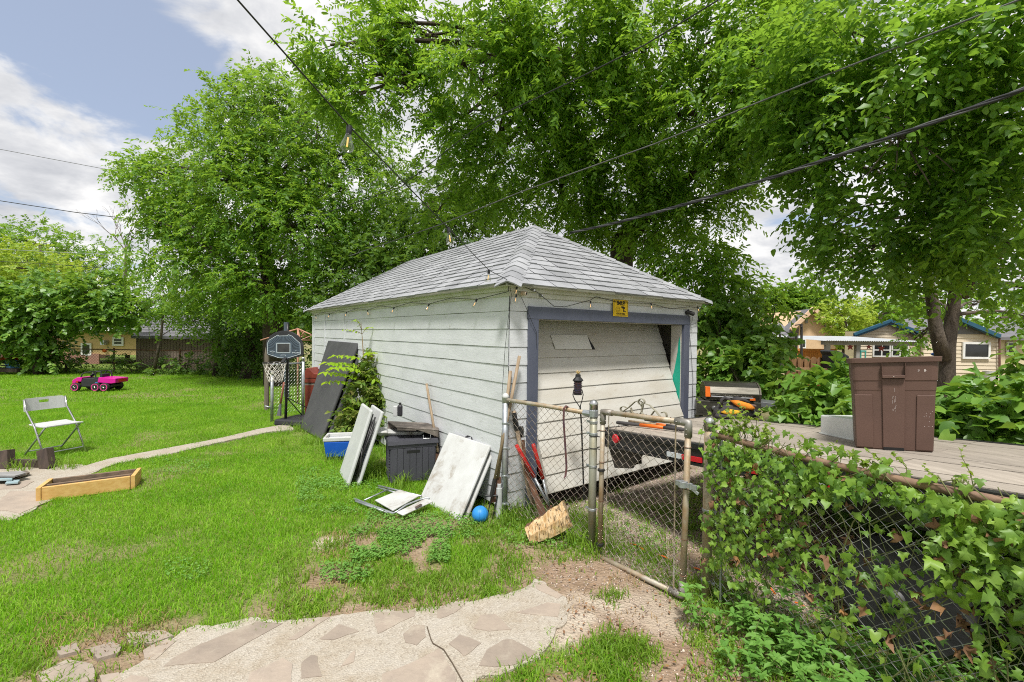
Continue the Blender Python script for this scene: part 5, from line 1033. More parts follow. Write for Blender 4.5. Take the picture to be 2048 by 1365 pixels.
b_.hexa([TP(.10, .05, -.40), TP(.36, .05, -.36), TP(.36, .062, -.36), TP(.10, .062, -.40)], [TP(.03, .035, -.17), TP(.55, .035, -.17), TP(.55, .047, -.17), TP(.03, .047, -.17)]); b_.v = b_.v[-16:]; b_.f = [(3, 2, 1, 0), (4, 5, 6, 7), (0, 1, 5, 4), (1, 2, 6, 5), (2, 3, 7, 6), (3, 0, 4, 7)]; b_.f += [tuple(i + 8 for i in f) for f in b_.f]; b_.m = [0] * 12
b_.build('mud_flap', M('rubber_flap', (.04, .034, .03), (.06, .05, .042), 40, .9, bump=.6, bscale=90), trl)
for u_ in (2.46, 3.32):
    Rm = Matrix((tu, tn, tv)).transposed(); c_ = TP(u_, .10, -.62 - (u_ - 1.9) * 0); hz = c_.z - .33; c_ = c_ - ezv * max(0, hz - .0)
    b_ = MB(); b_.lathe([(.19, 0), (.31, .005), (.335, .03), (.335, .17), (.31, .2), (.19, .2)], 28, Rm, c_); o = b_.build('wheel', RUBBER, trl)
    b_ = MB(); b_.lathe([(.185, .02), (.185, .03), (.10, .05), (.05, .0), (.045, -.03), (.02, -.035)], 20, Rm, c_); b_.build('hub', M('dusty_hub', (.10, .10, .10), None, 6, .6, .3), o, smooth=True)
    b_ = MB(); b_.hexa([TP(u_ - .42, .08, -.30), TP(u_ + .42, .08, -.30), TP(u_ + .42, .32, -.30), TP(u_ - .42, .32, -.30)], [TP(u_ - .34, .08, -.2), TP(u_ + .34, .08, -.2), TP(u_ + .34, .32, -.2), TP(u_ - .34, .32, -.2)]); b_.build('fender', BLACKM, trl)
# ------------------------------------------------------------------ things on the trailer
nb1, nb2 = DK(1716, 893), DK(1866, 910); bxv = (nb2 - nb1); bwd = bxv.length; bxv.normalize(); bxv = (bxv * .45 + (tu * .55 + tv * .55).normalized() * .55); bxv = (bxv - tn * bxv.dot(tn)).normalized(); byv = tn.cross(bxv).normalized(); bc0 = (nb1 + nb2) / 2; by_ = byv if byv.y > 0 else -byv
bin_ = thing('rubbish_bin', 'tall brown square plastic rubbish bin with rim and handle standing on the trailer deck', 'bin', tuple(bc0))
BH = .0; depth_ = bc0.y; BH = (905 - 716) / 915 * depth_ * .985; dpt = bwd * .93; upb = (tn * .35 + ezv * .65).normalized()
BT, BB = bwd * 1.10, bwd
def BN(u, v, z):                        # u,v in -1..1, z 0..1
    wdt = (BB + (BT - BB) * z) / 2; dp2 = dpt / 2 * (1 + .10 * z); return bc0 + by_ * (dpt * .48) + bxv * (u * wdt) + by_ * (v * dp2) + upb * (z * BH)
def rring(z, s=1.0, c=.16):
    pts = []
    for cx_, cy2, a0_ in ((1 - c, -1 + c, -90), (1 - c, 1 - c, 0), (-1 + c, 1 - c, 90), (-1 + c, -1 + c, 180)):
        for k in range(5): a = R(a0_ + k * 22.5); pts.append(BN((cx_ + c * math.cos(a)) * s, (cy2 + c * math.sin(a)) * s, z))
    return pts
def shell(mb, rings, cap0=True, cap1=True):
    n = len(rings[0]); b0 = len(mb.v)
    for r_ in rings: mb.v += r_
    for i in range(len(rings) - 1):
        for j in range(n): q = (j + 1) % n; mb.f.append((b0 + i * n + j, b0 + i * n + q, b0 + (i + 1) * n + q, b0 + (i + 1) * n + j)); mb.m.append(mb.mi)
    if cap0: mb.f.append(tuple(b0 + j for j in range(n))[::-1]); mb.m.append(mb.mi)
    if cap1: mb.f.append(tuple(b0 + (len(rings) - 1) * n + j for j in range(n))); mb.m.append(mb.mi)
b_ = MB(); shell(b_, [rring(.0, .96), rring(.012, 1.0), rring(.64, 1.0), rring(.652, 1.012), rring(.748, 1.016), rring(.756, 1.035), rring(.95, 1.035), rring(.95, .98), rring(.5, .96), rring(.1, .93)]); bo = b_.build('body', BINB, bin_, bevel=.003)
b_ = MB(); shell(b_, [rring(.945, 1.03), rring(.948, 1.095), rring(1.0, 1.10), rring(1.003, 1.06), rring(.99, .98), rring(.94, .975)], False, False); b_.build('rim', BINB, bin_, bevel=.002)
b_ = MB()
def fbx(mb, u0, u1, z0, z1, o0, o1):
    f = lambda u, z, o: BN(u, -1.035, z) - by_ * o
    mb.hexa([f(u0, z0, o0), f(u1, z0, o0), f(u1, z1, o0), f(u0, z1, o0)], [f(u0, z0, o1), f(u1, z0, o1), f(u1, z1, o1), f(u0, z1, o1)])
fbx(b_, -.28, -.265, .78, .94, -.004, .03); fbx(b_, .265, .28, .78, .94, -.004, .03); fbx(b_, -.265, .265, .78, .812, -.004, .032); b_.build('handle', BINB, bin_, bevel=.002)
b_ = MB()
fbx(b_, -.27, .27, .02, .775, -.05, .006); fbx(b_, -.97, -.52, .02, .60, -.05, .002); fbx(b_, .55, .97, .02, .60, -.05, .002); b_.build('panel_rib', BINB, bin_, bevel=.004)
b_ = MB(); fbx(b_, -.26, .26, -.004, .035, -.03, .0085); b_.build('base_notch', INK, bin_)
b_ = MB(); fbx(b_, .56, .60, .86, .866, .0, .001); fbx(b_, .56, .58, .846, .85, 0, .001); fbx(b_, .575, .60, .852, .857, 0, .001); fbx(b_, .70, .735, .845, .87, 0, .001); fbx(b_, .715, .75, .852, .86, 0, .0012)
for k in range(14): u = random.uniform(-.03, .06); z = random.uniform(.42, .64); fbx(b_, u, u + .006, z, z + random.uniform(.01, .04), .006, .0072)
for k in range(10): u = random.uniform(.72, .95); z = random.uniform(.25, .45); fbx(b_, u, u + .012, z, z + .006, .002, .0032)
fbx(b_, -.012, .012, .795, .803, .03, .0335); b_.build('scuff_mark', SCUFF, bin_)
# pale storage tub
c0_, c1_ = DK(1640, 868), DK(1716, 884); cx_ = (c1_ - c0_).normalized(); cyv = Vector((-cx_.y, cx_.x, 0)); cl_ = (c1_ - c0_).length
tub = thing('storage_tub', 'translucent white plastic tub upside down on the trailer beside the brown bin', 'tub', tuple(c0_))
hT = 38 / 915 * c0_.y; b_ = MB(); b_.hexa([c0_, c1_, c1_ + cyv * .34, c0_ + cyv * .34], [v + tn * hT for v in (c0_ + cx_ * .004 + cyv * .01, c1_ - cx_ * .02 + cyv * .01, c1_ - cx_ * .02 + cyv * .33, c0_ + cx_ * .004 + cyv * .33)]); b_.build('body', M('milky_plastic', (.62, .64, .62), (.55, .57, .55), 3, .35), tub, bevel=.012)
b_ = MB(); b_.hexa([c0_ - cx_ * .008 - cyv * .008, c1_ + cx_ * .008 - cyv * .008, c1_ + cx_ * .008 + cyv * .35, c0_ - cx_ * .008 + cyv * .35], [v + tn * .012 for v in (c0_ - cx_ * .008 - cyv * .008, c1_ + cx_ * .008 - cyv * .008, c1_ + cx_ * .008 + cyv * .35, c0_ - cx_ * .008 + cyv * .35)]); b_.build('rim', M('milky_rim', (.66, .68, .66), None, 3, .35), tub, bevel=.004)
# chainsaw in orange and black
sc_ = DK(1470, 836); saw = thing('tool_bag', 'orange yellow and black tool bag slumped open on the far trailer corner', 'tool bag', tuple(sc_))
ORB = M('orange_canvas', (.70, .24, .02), (.58, .17, .015), 9, .8, bump=.4, bscale=60); YEB = M('amber_canvas', (.70, .38, .02), (.55, .28, .02), 9, .8); BKB = M('black_canvas', (.03, .03, .034), (.05, .045, .045), 9, .85, bump=.5, bscale=40)
def s_(px, py, o=0): return P(px, py, sc_.y + o)
def blob(mb, pts, depth, o=0):          # outline with a rounded front and back
    f = [s_(x, y, o) for x, y in pts]; c = sum(f, Vector()) / len(f); bk_ = Vector((0, depth, 0)); k = len(f)
    rings = [[c + (v - c) * .55 - bk_ * .5 for v in f], [c + (v - c) * .88 - bk_ * .36 for v in f], f, [v + bk_ * .4 for v in f], [c + (v - c) * .8 + bk_ * .9 for v in f]]
    shell(mb, rings)
b_ = MB(); blob(b_, [(1431, 835), (1434, 822), (1446, 810), (1466, 806), (1490, 812), (1508, 820), (1510, 834), (1470, 837)], .20, .02); blob(b_, [(1430, 836), (1436, 828), (1456, 829), (1486, 828), (1492, 836), (1470, 838)], .10, -.09); blob(b_, [(1488, 822), (1506, 818), (1511, 826), (1510, 833), (1492, 833)], .12); b_.build('lower_bag', BKB, saw, smooth=True)
b_ = MB(); blob(b_, [(1462, 802), (1480, 802), (1500, 808), (1509, 816), (1505, 821), (1490, 820), (1474, 814)], .12, -.05); b_.build('flap', ORB, saw, smooth=True)
b_ = MB(); blob(b_, [(1442, 825), (1458, 819), (1480, 822), (1482, 827), (1464, 830), (1452, 830)], .06, -.10); b_.build('pocket', YEB, saw, smooth=True)
b_ = MB(); b_.tube([s_(1442, 812), s_(1443, 800), s_(1449, 796), s_(1457, 799), s_(1466, 808), s_(1476, 820)], .02, 8); b_.build('strap', BKB, saw, smooth=True)
b_ = MB(); blob(b_, [(1464, 803), (1470, 796), (1478, 794), (1492, 799), (1500, 804), (1498, 808), (1480, 802)], .10, .03); b_.build('collar', BKB, saw, smooth=True)
b_ = MB(); b_.tube([s_(1494, 810, -.04), s_(1511, 813, -.04)], .018, 10); b_.build('roll', M('brown_leather', (.13, .08, .07), None, 8, .6), saw)
# loppers on deck edge
l0, l1 = DK(1234, 851) + tn * .03, DK(1368, 866) + tn * .03
lop = thing('lopper', 'orange and grey handled lopper lying along the trailer edge behind the gate', 'lopper', tuple(l0)); lm = lambda t: l0.lerp(l1, t)
b_ = MB(); b_.tube([lm(0), lm(.02), lm(.38)], [.016, .020, .018], 8).tube([lm(.73), lm(.97), lm(1)], [.017, .020, .014], 8); b_.build('grip', M('grey_rubber_grip', (.06, .055, .055), None, 7, .8), lop, smooth=True)
b_ = MB(); b_.tube([lm(.38), lm(.73)], .0185, 8); b_.build('sleeve', ORANGE, lop, smooth=True)
k0, k1 = DK(1258, 846) + tn * .02, DK(1352, 858) + tn * .02; kq = lambda t: k0.lerp(k1, t)
lo2 = thing('pruning_saw', 'wooden shafted tool with orange and grey end lying behind the lopper on the deck', 'hand tool', tuple(k0))
b_ = MB(); b_.tube([kq(0), kq(.62)], .013, 8); b_.build('shaft', ASHW, lo2, smooth=True); b_ = MB(); b_.tube([kq(.62), kq(.82)], .016, 8); b_.build('sleeve', ORANGE, lo2, smooth=True); b_ = MB(); b_.tube([kq(.82), kq(1)], .018, 8); b_.build('grip', BLACKP, lo2, smooth=True)
mt = DK(1290, 842); b_ = MB(); b_.tube([mt + tn * .02, DK(1345, 847) + tn * .02], .022, 8); tag(b_.build('pipe_offcut', BLACKP), 'dark pipe offcut lying on the deck behind the gate scroll', 'pipe')
# ------------------------------------------------------------------ barbecue grill behind the trailer
gr = thing('gas_grill', 'stained stainless gas grill with barrel hood and orange end bracket beside the garage', 'grill', tuple(G(1450, 900)))
Yg = 6.55
a = P(1407, 800, Yg); b2 = P(1522, 806, Yg - .15); ax = (b2 - a); gw = ax.length; ax.normalize(); ay = Vector((-ax.y, ax.x, 0)); ax.z = 0; ax.normalize(); gb = a.copy()
def H(u, v, z): return gb + ax * u + ay * v + ezv * z
b_ = MB(); prof = [(0, 0), (-.02, .10), (.03, .19), (.14, .245), (.30, .25), (.42, .17), (.44, 0)]
b_.prism([H(.03, v, z) for v, z in prof], ax * (gw - .05)); b_.build('hood', STEEL, gr, bevel=.008)
b_ = MB(); b_.prism([H(gw - .019, v * 1.02, z * 1.02) for v, z in prof], ax * .02); b_.build('hood_end', M('charred_hood_end', (.07, .062, .05), (.10, .085, .065), 5, .5, .4), gr)
b_ = MB(); b_.b2((0, 0, 0), (0, 0, 0)); b_ = MB(); b_.hexa([H(.02, -.035, .05), H(.085, -.035, .05), H(.085, -.022, .05), H(.02, -.022, .05)], [H(.02, -.02, .19), H(.085, -.02, .19), H(.085, .03, .19), H(.02, .03, .19)]); b_.hexa([H(gw - .16, -.06, .02), H(gw - .09, -.06, .02), H(gw - .09, -.03, .02), H(gw - .16, -.03, .02)], [H(gw - .16, -.06, .05), H(gw - .09, -.06, .05), H(gw - .09, -.03, .05), H(gw - .16, -.03, .05)]); b_.build('bracket', ORANGE, gr, bevel=.003)
b_ = MB(); b_.tube([H(.09, -.05, .06), H(gw - .12, -.05, .05)], .012, 8); b_.build('handle', CHROME, gr)
b_ = MB(); b_.hexa([H(-.10, -.03, -.22), H(gw, -.03, -.22), H(gw, .44, -.22), H(-.10, .44, -.22)], [H(-.10, -.015, -.01), H(gw, -.015, -.01), H(gw, .44, -.01), H(-.10, .44, -.01)]); b_.build('control_panel', STEEL, gr, bevel=.006)
b_ = MB()
for u in (.17, .35, .53): b_.lathe([(.036, 0), (.034, .012), (.024, .014), (.022, .035), (.012, .036)], 14, Matrix((ax, ezv, -ay)).transposed(), H(u - .03, -.032, -.11))
b_.build('knob', CHROME, gr)
b_ = MB()
for u in (-.05, gw - .08): b_.b2(H(u, .02, -1) * 1, H(u, .02, -1) * 1); b_.hexa([H(u, .02, -gb.z), H(u + .05, .02, -gb.z), H(u + .05, .4, -gb.z), H(u, .4, -gb.z)], [H(u, .02, -.22), H(u + .05, .02, -.22), H(u + .05, .4, -.22), H(u, .4, -.22)])
b_.build('leg', BLACKM, gr)
b_ = MB(); b_.hexa([H(gw, .02, -.07), H(gw + .42, -.06, -.10), H(gw + .42, .34, -.10), H(gw, .42, -.07)], [H(gw, .02, .0), H(gw + .42, -.06, -.03), H(gw + .42, .34, -.03), H(gw, .42, .0)]); b_.build('side_shelf', M('grey_shelf', (.24, .25, .26), None, 6, .4, .5), gr, bevel=.004)
# spade with orange handle standing in the hedge
p0 = P(1612, 769, 5.3); p1 = P(1611, 816, 5.3)
t_ = thing('spade', 'spade with orange wooden grip standing in the ivy hedge', 'spade', tuple(p1)); b_ = MB(); b_.tube([p0, P(1612, 786, 5.3)], .019, 8); b_.build('grip', M('orange_wood', (.62, .30, .08), None, 8, .6), t_, smooth=True); b_ = MB(); b_.tube([P(1612, 786, 5.3), p1, P(1610, 870, 5.3)], .014, 8); b_.build('shaft', BLACKM, t_, smooth=True)
# orange twine on the ground by the gate
b_ = MB()
for px0, py0, px1, py1 in ((1262, 1087, 1290, 1101), (1316, 1110, 1340, 1120), (1388, 1136, 1404, 1142), (1530, 1170, 1550, 1188), (1590, 1205, 1610, 1215), (1715, 1255, 1745, 1268)):
    a = G(px0, py0, .012); b2 = G(px1, py1, .012); b_.tube([a, a.lerp(b2, .4) + Vector((.008, -.006, .006)), b2], .006, 5)
tag(b_.build('orange_rope', ORANGE), 'frayed orange rope half buried in the soil under the gate and fence', 'rope')
# ------------------------------------------------------------------ behind the garage corner: posts, gate piece, clothes drier, maroon smoker
fb = thing('chain_link_gate', 'small open chain link gate section with galvanised posts behind the basketball hoop', 'gate', tuple(G(580, 840)))
pa_ = G(546, 836); pb_ = G(606, 822)
pa_ = Vector((P(544, 800, 9.3).x, 9.3, 0)); pb_ = Vector((P(606, 800, 9.95).x, 9.95, 0)); dd_ = (pb_ - pa_).normalized(); 
post(fb, pa_, 1.02, .03, GALV); post(fb, pb_, 1.27, .032, GALV)
b_ = MB(); ht = 1.16; b_.tube([pa_ + ezv * ht, pb_ + ezv * ht], .018, 10); b_.tube([pa_ + ezv * .3 + Vector((-.12, -.05, .02)), pa_ + ezv * .28], .018, 8); b_.build('top_rail', GALV, fb, smooth=True)
b_ = MB(); mesh_wires(b_, pa_ + dd_ * .05, dd_, (pb_ - pa_).length - .1, .1, 1.14, sp=.075, r=.0026); b_.build('wire_mesh', WIREN, fb)
wp = Vector((P(534, 700, 10.6).x, 10.6, 0)); b_ = MB(); b_.tube([wp, wp + Vector((0, 0, .7)), wp + Vector((.0, 0, 1.3)), wp + Vector((.03, 0, 1.62))], [.055, .052, .05, .035], 9); tag(b_.build('wooden_post', GREYW), 'rough grey wooden post standing behind the basketball hoop', 'post')
cl = thing('rotary_clothesline', 'old rotary clothes drier with copper coloured arms behind the garage', 'clothesline', (P(597, 740, 11.6).x, 11.6, 0))
tp_ = P(596, 658, 11.6); b_ = MB(); b_.tube([Vector((tp_.x, tp_.y, 0)), tp_], .024, 8); b_.build('pole', COPPER, cl, smooth=True)
for k, (px, py, Y) in enumerate(((521, 681, 11.4), (625, 671, 11.3), (624, 684, 12.1), (600, 681, 11.2), (560, 668, 12.6))):
    e_ = P(px, py, Y); b_ = MB(); b_.tube([tp_, e_], .017, 6); b_.tube([tp_ - ezv * .28, tp_.lerp(e_, .45)], .012, 5); b_.build('arm', COPPER, cl, smooth=True)
b_ = MB(); b_.tube([P(600, 681, 11.2), P(625, 671, 11.3)], .011, 5).tube([P(600, 681, 11.2), P(619, 681, 11.6)], .014, 5); b_.build('line', COPPER, cl)
sm = thing('smoker_grill', 'maroon metal smoker barbecue half hidden behind the far corner of the garage', 'smoker', (P(622, 760, 10.4).x, 10.4, 0))
def SQ(px, py, o=0): return P(px, py, 10.2 + o)
b_ = MB(); b_.prism([SQ(608, 757), SQ(609, 745), SQ(612, 737), SQ(618, 738), SQ(628, 748), SQ(640, 748), SQ(640, 757)], (0, .5, 0)); b_.build('hood', MAROON, sm, bevel=.01)
b_ = MB(); b_.prism([SQ(608, 758), SQ(640, 758), SQ(640, 766), SQ(608, 766)], (0, .5, 0)); b_.build('firebox', MAROON, sm, bevel=.006)
b_ = MB(); b_.prism([SQ(608, 771), SQ(640, 771), SQ(640, 768), SQ(608, 768)], (0, .6, 0)); b_.build('shelf', GREYW, sm)
b_ = MB(); b_.prism([SQ(610, 830), SQ(640, 830), SQ(640, 771), SQ(610, 771)], (0, .45, 0)); b_.build('cabinet', MAROON, sm)
r0 = P(568, 765, 9.5); r1 = P(561, 808, 9.45); r2 = P(558, 832, 9.4); t_ = thing('shovel', 'shovel with faded red handle leaning on the mesh behind the hoop', 'shovel', tuple(r2)); b_ = MB(); b_.tube([r0, r1], .02, 8); b_.build('handle', M('faded_red_handle', (.42, .16, .11), None, 8, .7), t_, smooth=True); b_ = MB(); b_.tube([r1, r1.lerp(r2, .4), r2], [.022, .03, .05], 8); b_.build('blade', M('dark_blade', (.10, .10, .11), None, 8, .6), t_)
b_ = MB(); pp = P(574, 700, 12.8); b_.tube([Vector((pp.x, 12.8, 0)), P(573, 645, 12.8)], .07, 10); tag(b_.build('steel_pole', M('blue_grey_pole', (.08, .10, .13), None, 6, .5)), 'dark blue grey pole rising behind the backboard', 'pole')
# ------------------------------------------------------------------ leaves
def unit(a): return a / np.maximum(np.linalg.norm(a, axis=-1, keepdims=True), 1e-9)
T_DIAM = (np.array([[0, 0, 0], [.42, .5, .06], [1, 0, -.10], [.42, -.5, .06]]), [[0, 1, 2, 3]])
T_LANCE = (np.array([[0, 0, 0], [.28, .5, .05], [.68, .36, .0], [1, 0, -.16], [.68, -.36, .0], [.28, -.5, .05]]), [[0, 1, 2, 3], [0, 3, 4, 5]])
T_OVATE = (np.array([[0, 0, 0], [.10, .36, .05], [.38, .5, .07], [.72, .30, .0], [1, 0, -.14], [.72, -.30, .0], [.38, -.5, .07], [.10, -.36, .05], [.4, 0, -.02]]), [[0, 1, 2, 8], [8, 2, 3, 4], [0, 8, 6, 7], [8, 4, 5, 6]])
T_HEART = (np.array([[0, 0, 0], [-.14, .22, .03], [-.05, .46, .07], [.28, .5, .06], [.66, .26, -.02], [1, 0, -.16], [.66, -.26, -.02], [.28, -.5, .06], [-.05, -.46, .07], [-.14, -.22, .03], [.36, 0, -.03]]), [[0, 1, 2, 10], [10, 2, 3, 4], [10, 4, 5, 6], [10, 6, 7, 8], [0, 10, 8, 9]])
_iv = [[0, 0, 0], [-.16, .16, .02], [-.14, .40, .05], [.06, .62, .0], [.16, .36, .05], [.42, .50, .0], [.48, .24, .04], [1, 0, -.14], [.48, -.24, .04], [.42, -.50, .0], [.16, -.36, .05], [.06, -.62, .0], [-.14, -.40, .05], [-.16, -.16, .02], [.22, 0, -.03]]
for q_ in _iv: q_[2] += -.22 * abs(q_[1]) ** 1.3 + .10 * math.sin(q_[0] * 5 + q_[1] * 4)
T_IVY = (np.array(_iv), [[14, 0, 1, 2], [14, 2, 3, 4], [14, 4, 5, 6], [14, 6, 7, 8], [14, 8, 9, 10], [14, 10, 11, 12], [14, 12, 13, 0]])
def leaves_np(pos, d, nrm, ln, wd, tpl, crump=.05):
    tv_, tf_ = tpl; d = unit(d); y = unit(np.cross(nrm, d)); z = np.cross(d, y); N = len(pos)
    V = pos[:, None] + d[:, None] * (tv_[None, :, 0:1] * ln[:, None, None]) + y[:, None] * (tv_[None, :, 1:2] * wd[:, None, None]) + z[:, None] * (tv_[None, :, 2:3] * ln[:, None, None])
    V = V + rng.normal(size=V.shape) * (crump * ln)[:, None, None]
    k = len(tv_); F_ = (np.arange(N)[:, None, None] * k + np.array(tf_)[None]).reshape(-1, 4); return V.reshape(-1, 3), F_
def sph(n): a = rng.normal(size=(n, 3)); return unit(a)
def crown(blobs, per_m2, nleaf, ln, wd, tpl, droop=.35, spray=.45, shell=.55, squash=1.0, gap=None, gs=1.0):
    """blobs: (centre, radius xyz). sprays of leaves through each blob's volume, denser towards its skin"""
    PV, PD = [], []
    for c, r in blobs:
        r = np.array(r); area = 4 * np.pi * (((r[0] * r[1]) ** 1.6 + (r[0] * r[2]) ** 1.6 + (r[1] * r[2]) ** 1.6) / 3) ** (1 / 1.6)
        n = int(area * per_m2); s = sph(n); rad = shell + (1 - shell) * rng.random(n) ** .7; rad *= 1 + .10 * rng.normal(size=n)
        PV.append(np.array(c) + s * r * rad[:, None]); PD.append(s)
    p = np.concatenate(PV); o = np.concatenate(PD)
    if gap is not None:
        g_ = fbm(p[:, 0] + p[:, 2] * .63 + 40, p[:, 1] + p[:, 2] * .78 + 40, gs, 2); keep = g_ > gap; p, o = p[keep], o[keep]
    n = len(p); d = unit(o * .8 + rng.normal(size=(n, 3)) * .6 + np.array([0, 0, -droop]))
    L_ = spray * (.6 + .8 * rng.random(n)); k = nleaf
    t = (np.arange(k)[None] + .3 + .5 * rng.random((n, k))) / k
    side = unit(np.cross(d, np.array([0, 0, 1.0]) + rng.normal(size=(n, 3)) * .3)); upn = np.cross(side, d)
    base = p[:, None] + d[:, None] * (t * L_[:, None])[..., None]; base[..., 2] -= (t ** 2 * L_[:, None]) * droop * .6
    sg_ = np.where(np.arange(k) % 2 == 0, 1.0, -1.0)[None, :, None]
    ld = d[:, None] * .62 + side[:, None] * sg_ * (.75 + .3 * rng.random((n, k, 1))) + np.array([0, 0, -1.0]) * droop * (.4 + .8 * rng.random((n, k, 1))) + rng.normal(size=(n, k, 3)) * .22
    nn = upn[:, None] * .9 + rng.normal(size=(n, k, 3)) * .45 + np.array([0, 0, .4])
    m_ = n * k; s = .65 + .7 * rng.random(m_)
    V, F_ = leaves_np(base.reshape(-1, 3), ld.reshape(-1, 3), nn.reshape(-1, 3), ln * s, wd * s * (.85 + .3 * rng.random(m_)), tpl); return V, F_, p
def limb(mb, a, b, r0, r1, n=6, wig=.06, nn=7, rs=random):
    a = Vector(a); b = Vector(b); L_ = (b - a).length; pts = []; off = Vector((0, 0, 0))
    for i in range(n + 1):
        t = i / n; off += Vector((rs.uniform(-1, 1), rs.uniform(-1, 1), rs.uniform(-.6, 1))) * wig * L_ / n
        pts.append(a.lerp(b, t) + off * math.sin(t * math.pi) + Vector((0, 0, .06 * L_ * math.sin(t * math.pi))))
    mb.tube(pts, [r0 + (r1 - r0) * (i / n) ** .8 for i in range(n + 1)], nn); return pts
def tree(name, label, base, blobs, trunk_pts, tr, leafm, bark, cat='tree', group=None, twigs=16, limbs=True, tw_r=.012, lobe=True, **kw):
    t = thing(name, label, cat, tuple(base), 0, group)
    V, F_, p = crown(blobs, **kw); npmesh('crown', V, [F_], leafm, t); print('LEAVES', name, len(F_))
    b_ = MB(); k = len(trunk_pts); b_.tube(trunk_pts, [tr * (1.25 if i == 0 else 1) * (1 - .5 * i / max(1, k - 1)) for i in range(k)], 12); top = Vector(trunk_pts[-1])
    b_.build('trunk', bark, t, smooth=True)
    b_ = MB(); st_ = 0
    for c, r in blobs:
        c = Vector(c); src = min((Vector(q) for q in trunk_pts[max(0, k // 2):]), key=lambda q: (q - c).length)
        if limbs: limb(b_, src, c, tr * .30, tr * .06)
        q = p[rng.integers(0, len(p), 1)[0]]
        rel = (p - np.array(c)) / np.array(r); near = np.where((rel ** 2).sum(1) < 1.15)[0]
        for _ in range(twigs):
            if len(near) == 0: break
            e = Vector(p[near[rng.integers(0, len(near))]]); s_ = c.lerp(src, random.uniform(0, .45)) if limbs else c
            limb(b_, s_, e, tw_r * random.uniform(1, 2.2), tw_r * .3, 4, .12, 4)
    b_.build('branches', bark, t); return t
def BL(px, py, Y, rpx, rz=None, ry=None):
    c = P(px, py, Y); r = rpx * Y / F; return (tuple(c), (r, ry or r, (rz * Y / F) if rz else r * .85))
ELM = LEAF('elm_leaf', [(.05, .13, .012), (.092, .215, .02), (.16, .315, .03), (.25, .40, .05)], .48, (.38, .58, .05))
PEC = LEAF('pecan_leaf', [(.052, .14, .010), (.10, .235, .016), (.18, .35, .026), (.30, .47, .045)], .49, (.42, .64, .05), .42, .45)
HACK = LEAF('broad_leaf', [(.042, .115, .012), (.08, .195, .02), (.145, .295, .03), (.24, .40, .045)], .48, (.36, .58, .05), .42, .45)
IVYM = LEAF('ivy_leaf', [(.06, .15, .022), (.10, .22, .03), (.15, .29, .04), (.25, .39, .06)], .34, (.36, .56, .05), .42, .45, 2.2)
IVYD = LEAF('vine_leaf', [(.06, .14, .028), (.10, .20, .034), (.155, .275, .045), (.26, .39, .06)], .36, (.36, .56, .05), .42, .4, 3)
DEADL = LEAF('dead_leaf', [(.16, .085, .045), (.26, .15, .09), (.32, .17, .06)], .15, (.3, .16, .06), .8, .1, 6)
YGL = LEAF('yellow_green_leaf', [(.15, .26, .02), (.24, .37, .035), (.34, .45, .06), (.42, .45, .11)], .45, (.55, .68, .07))
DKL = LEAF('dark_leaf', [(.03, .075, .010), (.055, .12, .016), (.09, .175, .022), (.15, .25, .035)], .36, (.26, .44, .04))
WEEDM = LEAF('weed_leaf', [(.09, .22, .04), (.14, .30, .055), (.19, .36, .075)], .35, (.32, .55, .08), .5, .35, 4)
# big elm on the left
eb = [BL(420, 300, 15.5, 95), BL(520, 225, 15.5, 90), BL(640, 270, 16, 110), BL(345, 370, 15.5, 85), BL(480, 400, 15, 120), BL(600, 450, 15, 115), BL(700, 380, 16, 110), BL(325, 500, 15.5, 70), BL(420, 530, 15, 90), BL(520, 570, 14.8, 90), BL(640, 570, 15.5, 95), BL(760, 470, 16.5, 90), BL(560, 330, 15.5, 100), BL(390, 440, 15.5, 80), BL(530, 175, 16, 52), BL(270, 340, 15.5, 34), BL(460, 200, 15.7, 45), BL(640, 190, 16.2, 60), BL(300, 430, 15.6, 42), BL(740, 300, 16.5, 70)]
tb0 = Vector((P(548, 700, 15.2).x, 15.4, 0))
tree('elm_tree', 'wide spreading elm tree over the far lawn left of the garage', tb0, eb, [tb0, P(545, 650, 15.4), P(548, 600, 15.4), P(535, 540, 15.4), P(520, 470, 15.4), P(530, 380, 15.5)], .33, ELM, BARKM, per_m2=19, nleaf=13, ln=.125, wd=.058, tpl=T_DIAM, droop=.4, spray=.5, shell=.35, gap=.375, gs=1.3, twigs=9, tw_r=.014)
def onelimb(t, m_, *a):
    b_ = MB(); limb(b_, *a); return b_.build('limb', m_, t, smooth=True)
for a, b2, r0_, r1_ in (((455, 535, 14.8), (300, 440, 14.5), .05, .015), ((545, 610, 15.2), (420, 500, 14.4), .10, .03), ((430, 505, 14.4), (340, 415, 14.3), .035, .01), ((560, 520, 14.4), (660, 470, 14.2), .05, .02)): onelimb(bpy.data.objects['elm_tree'], BARKG, P(*a), P(*b2), r0_, r1_, 7, .1)

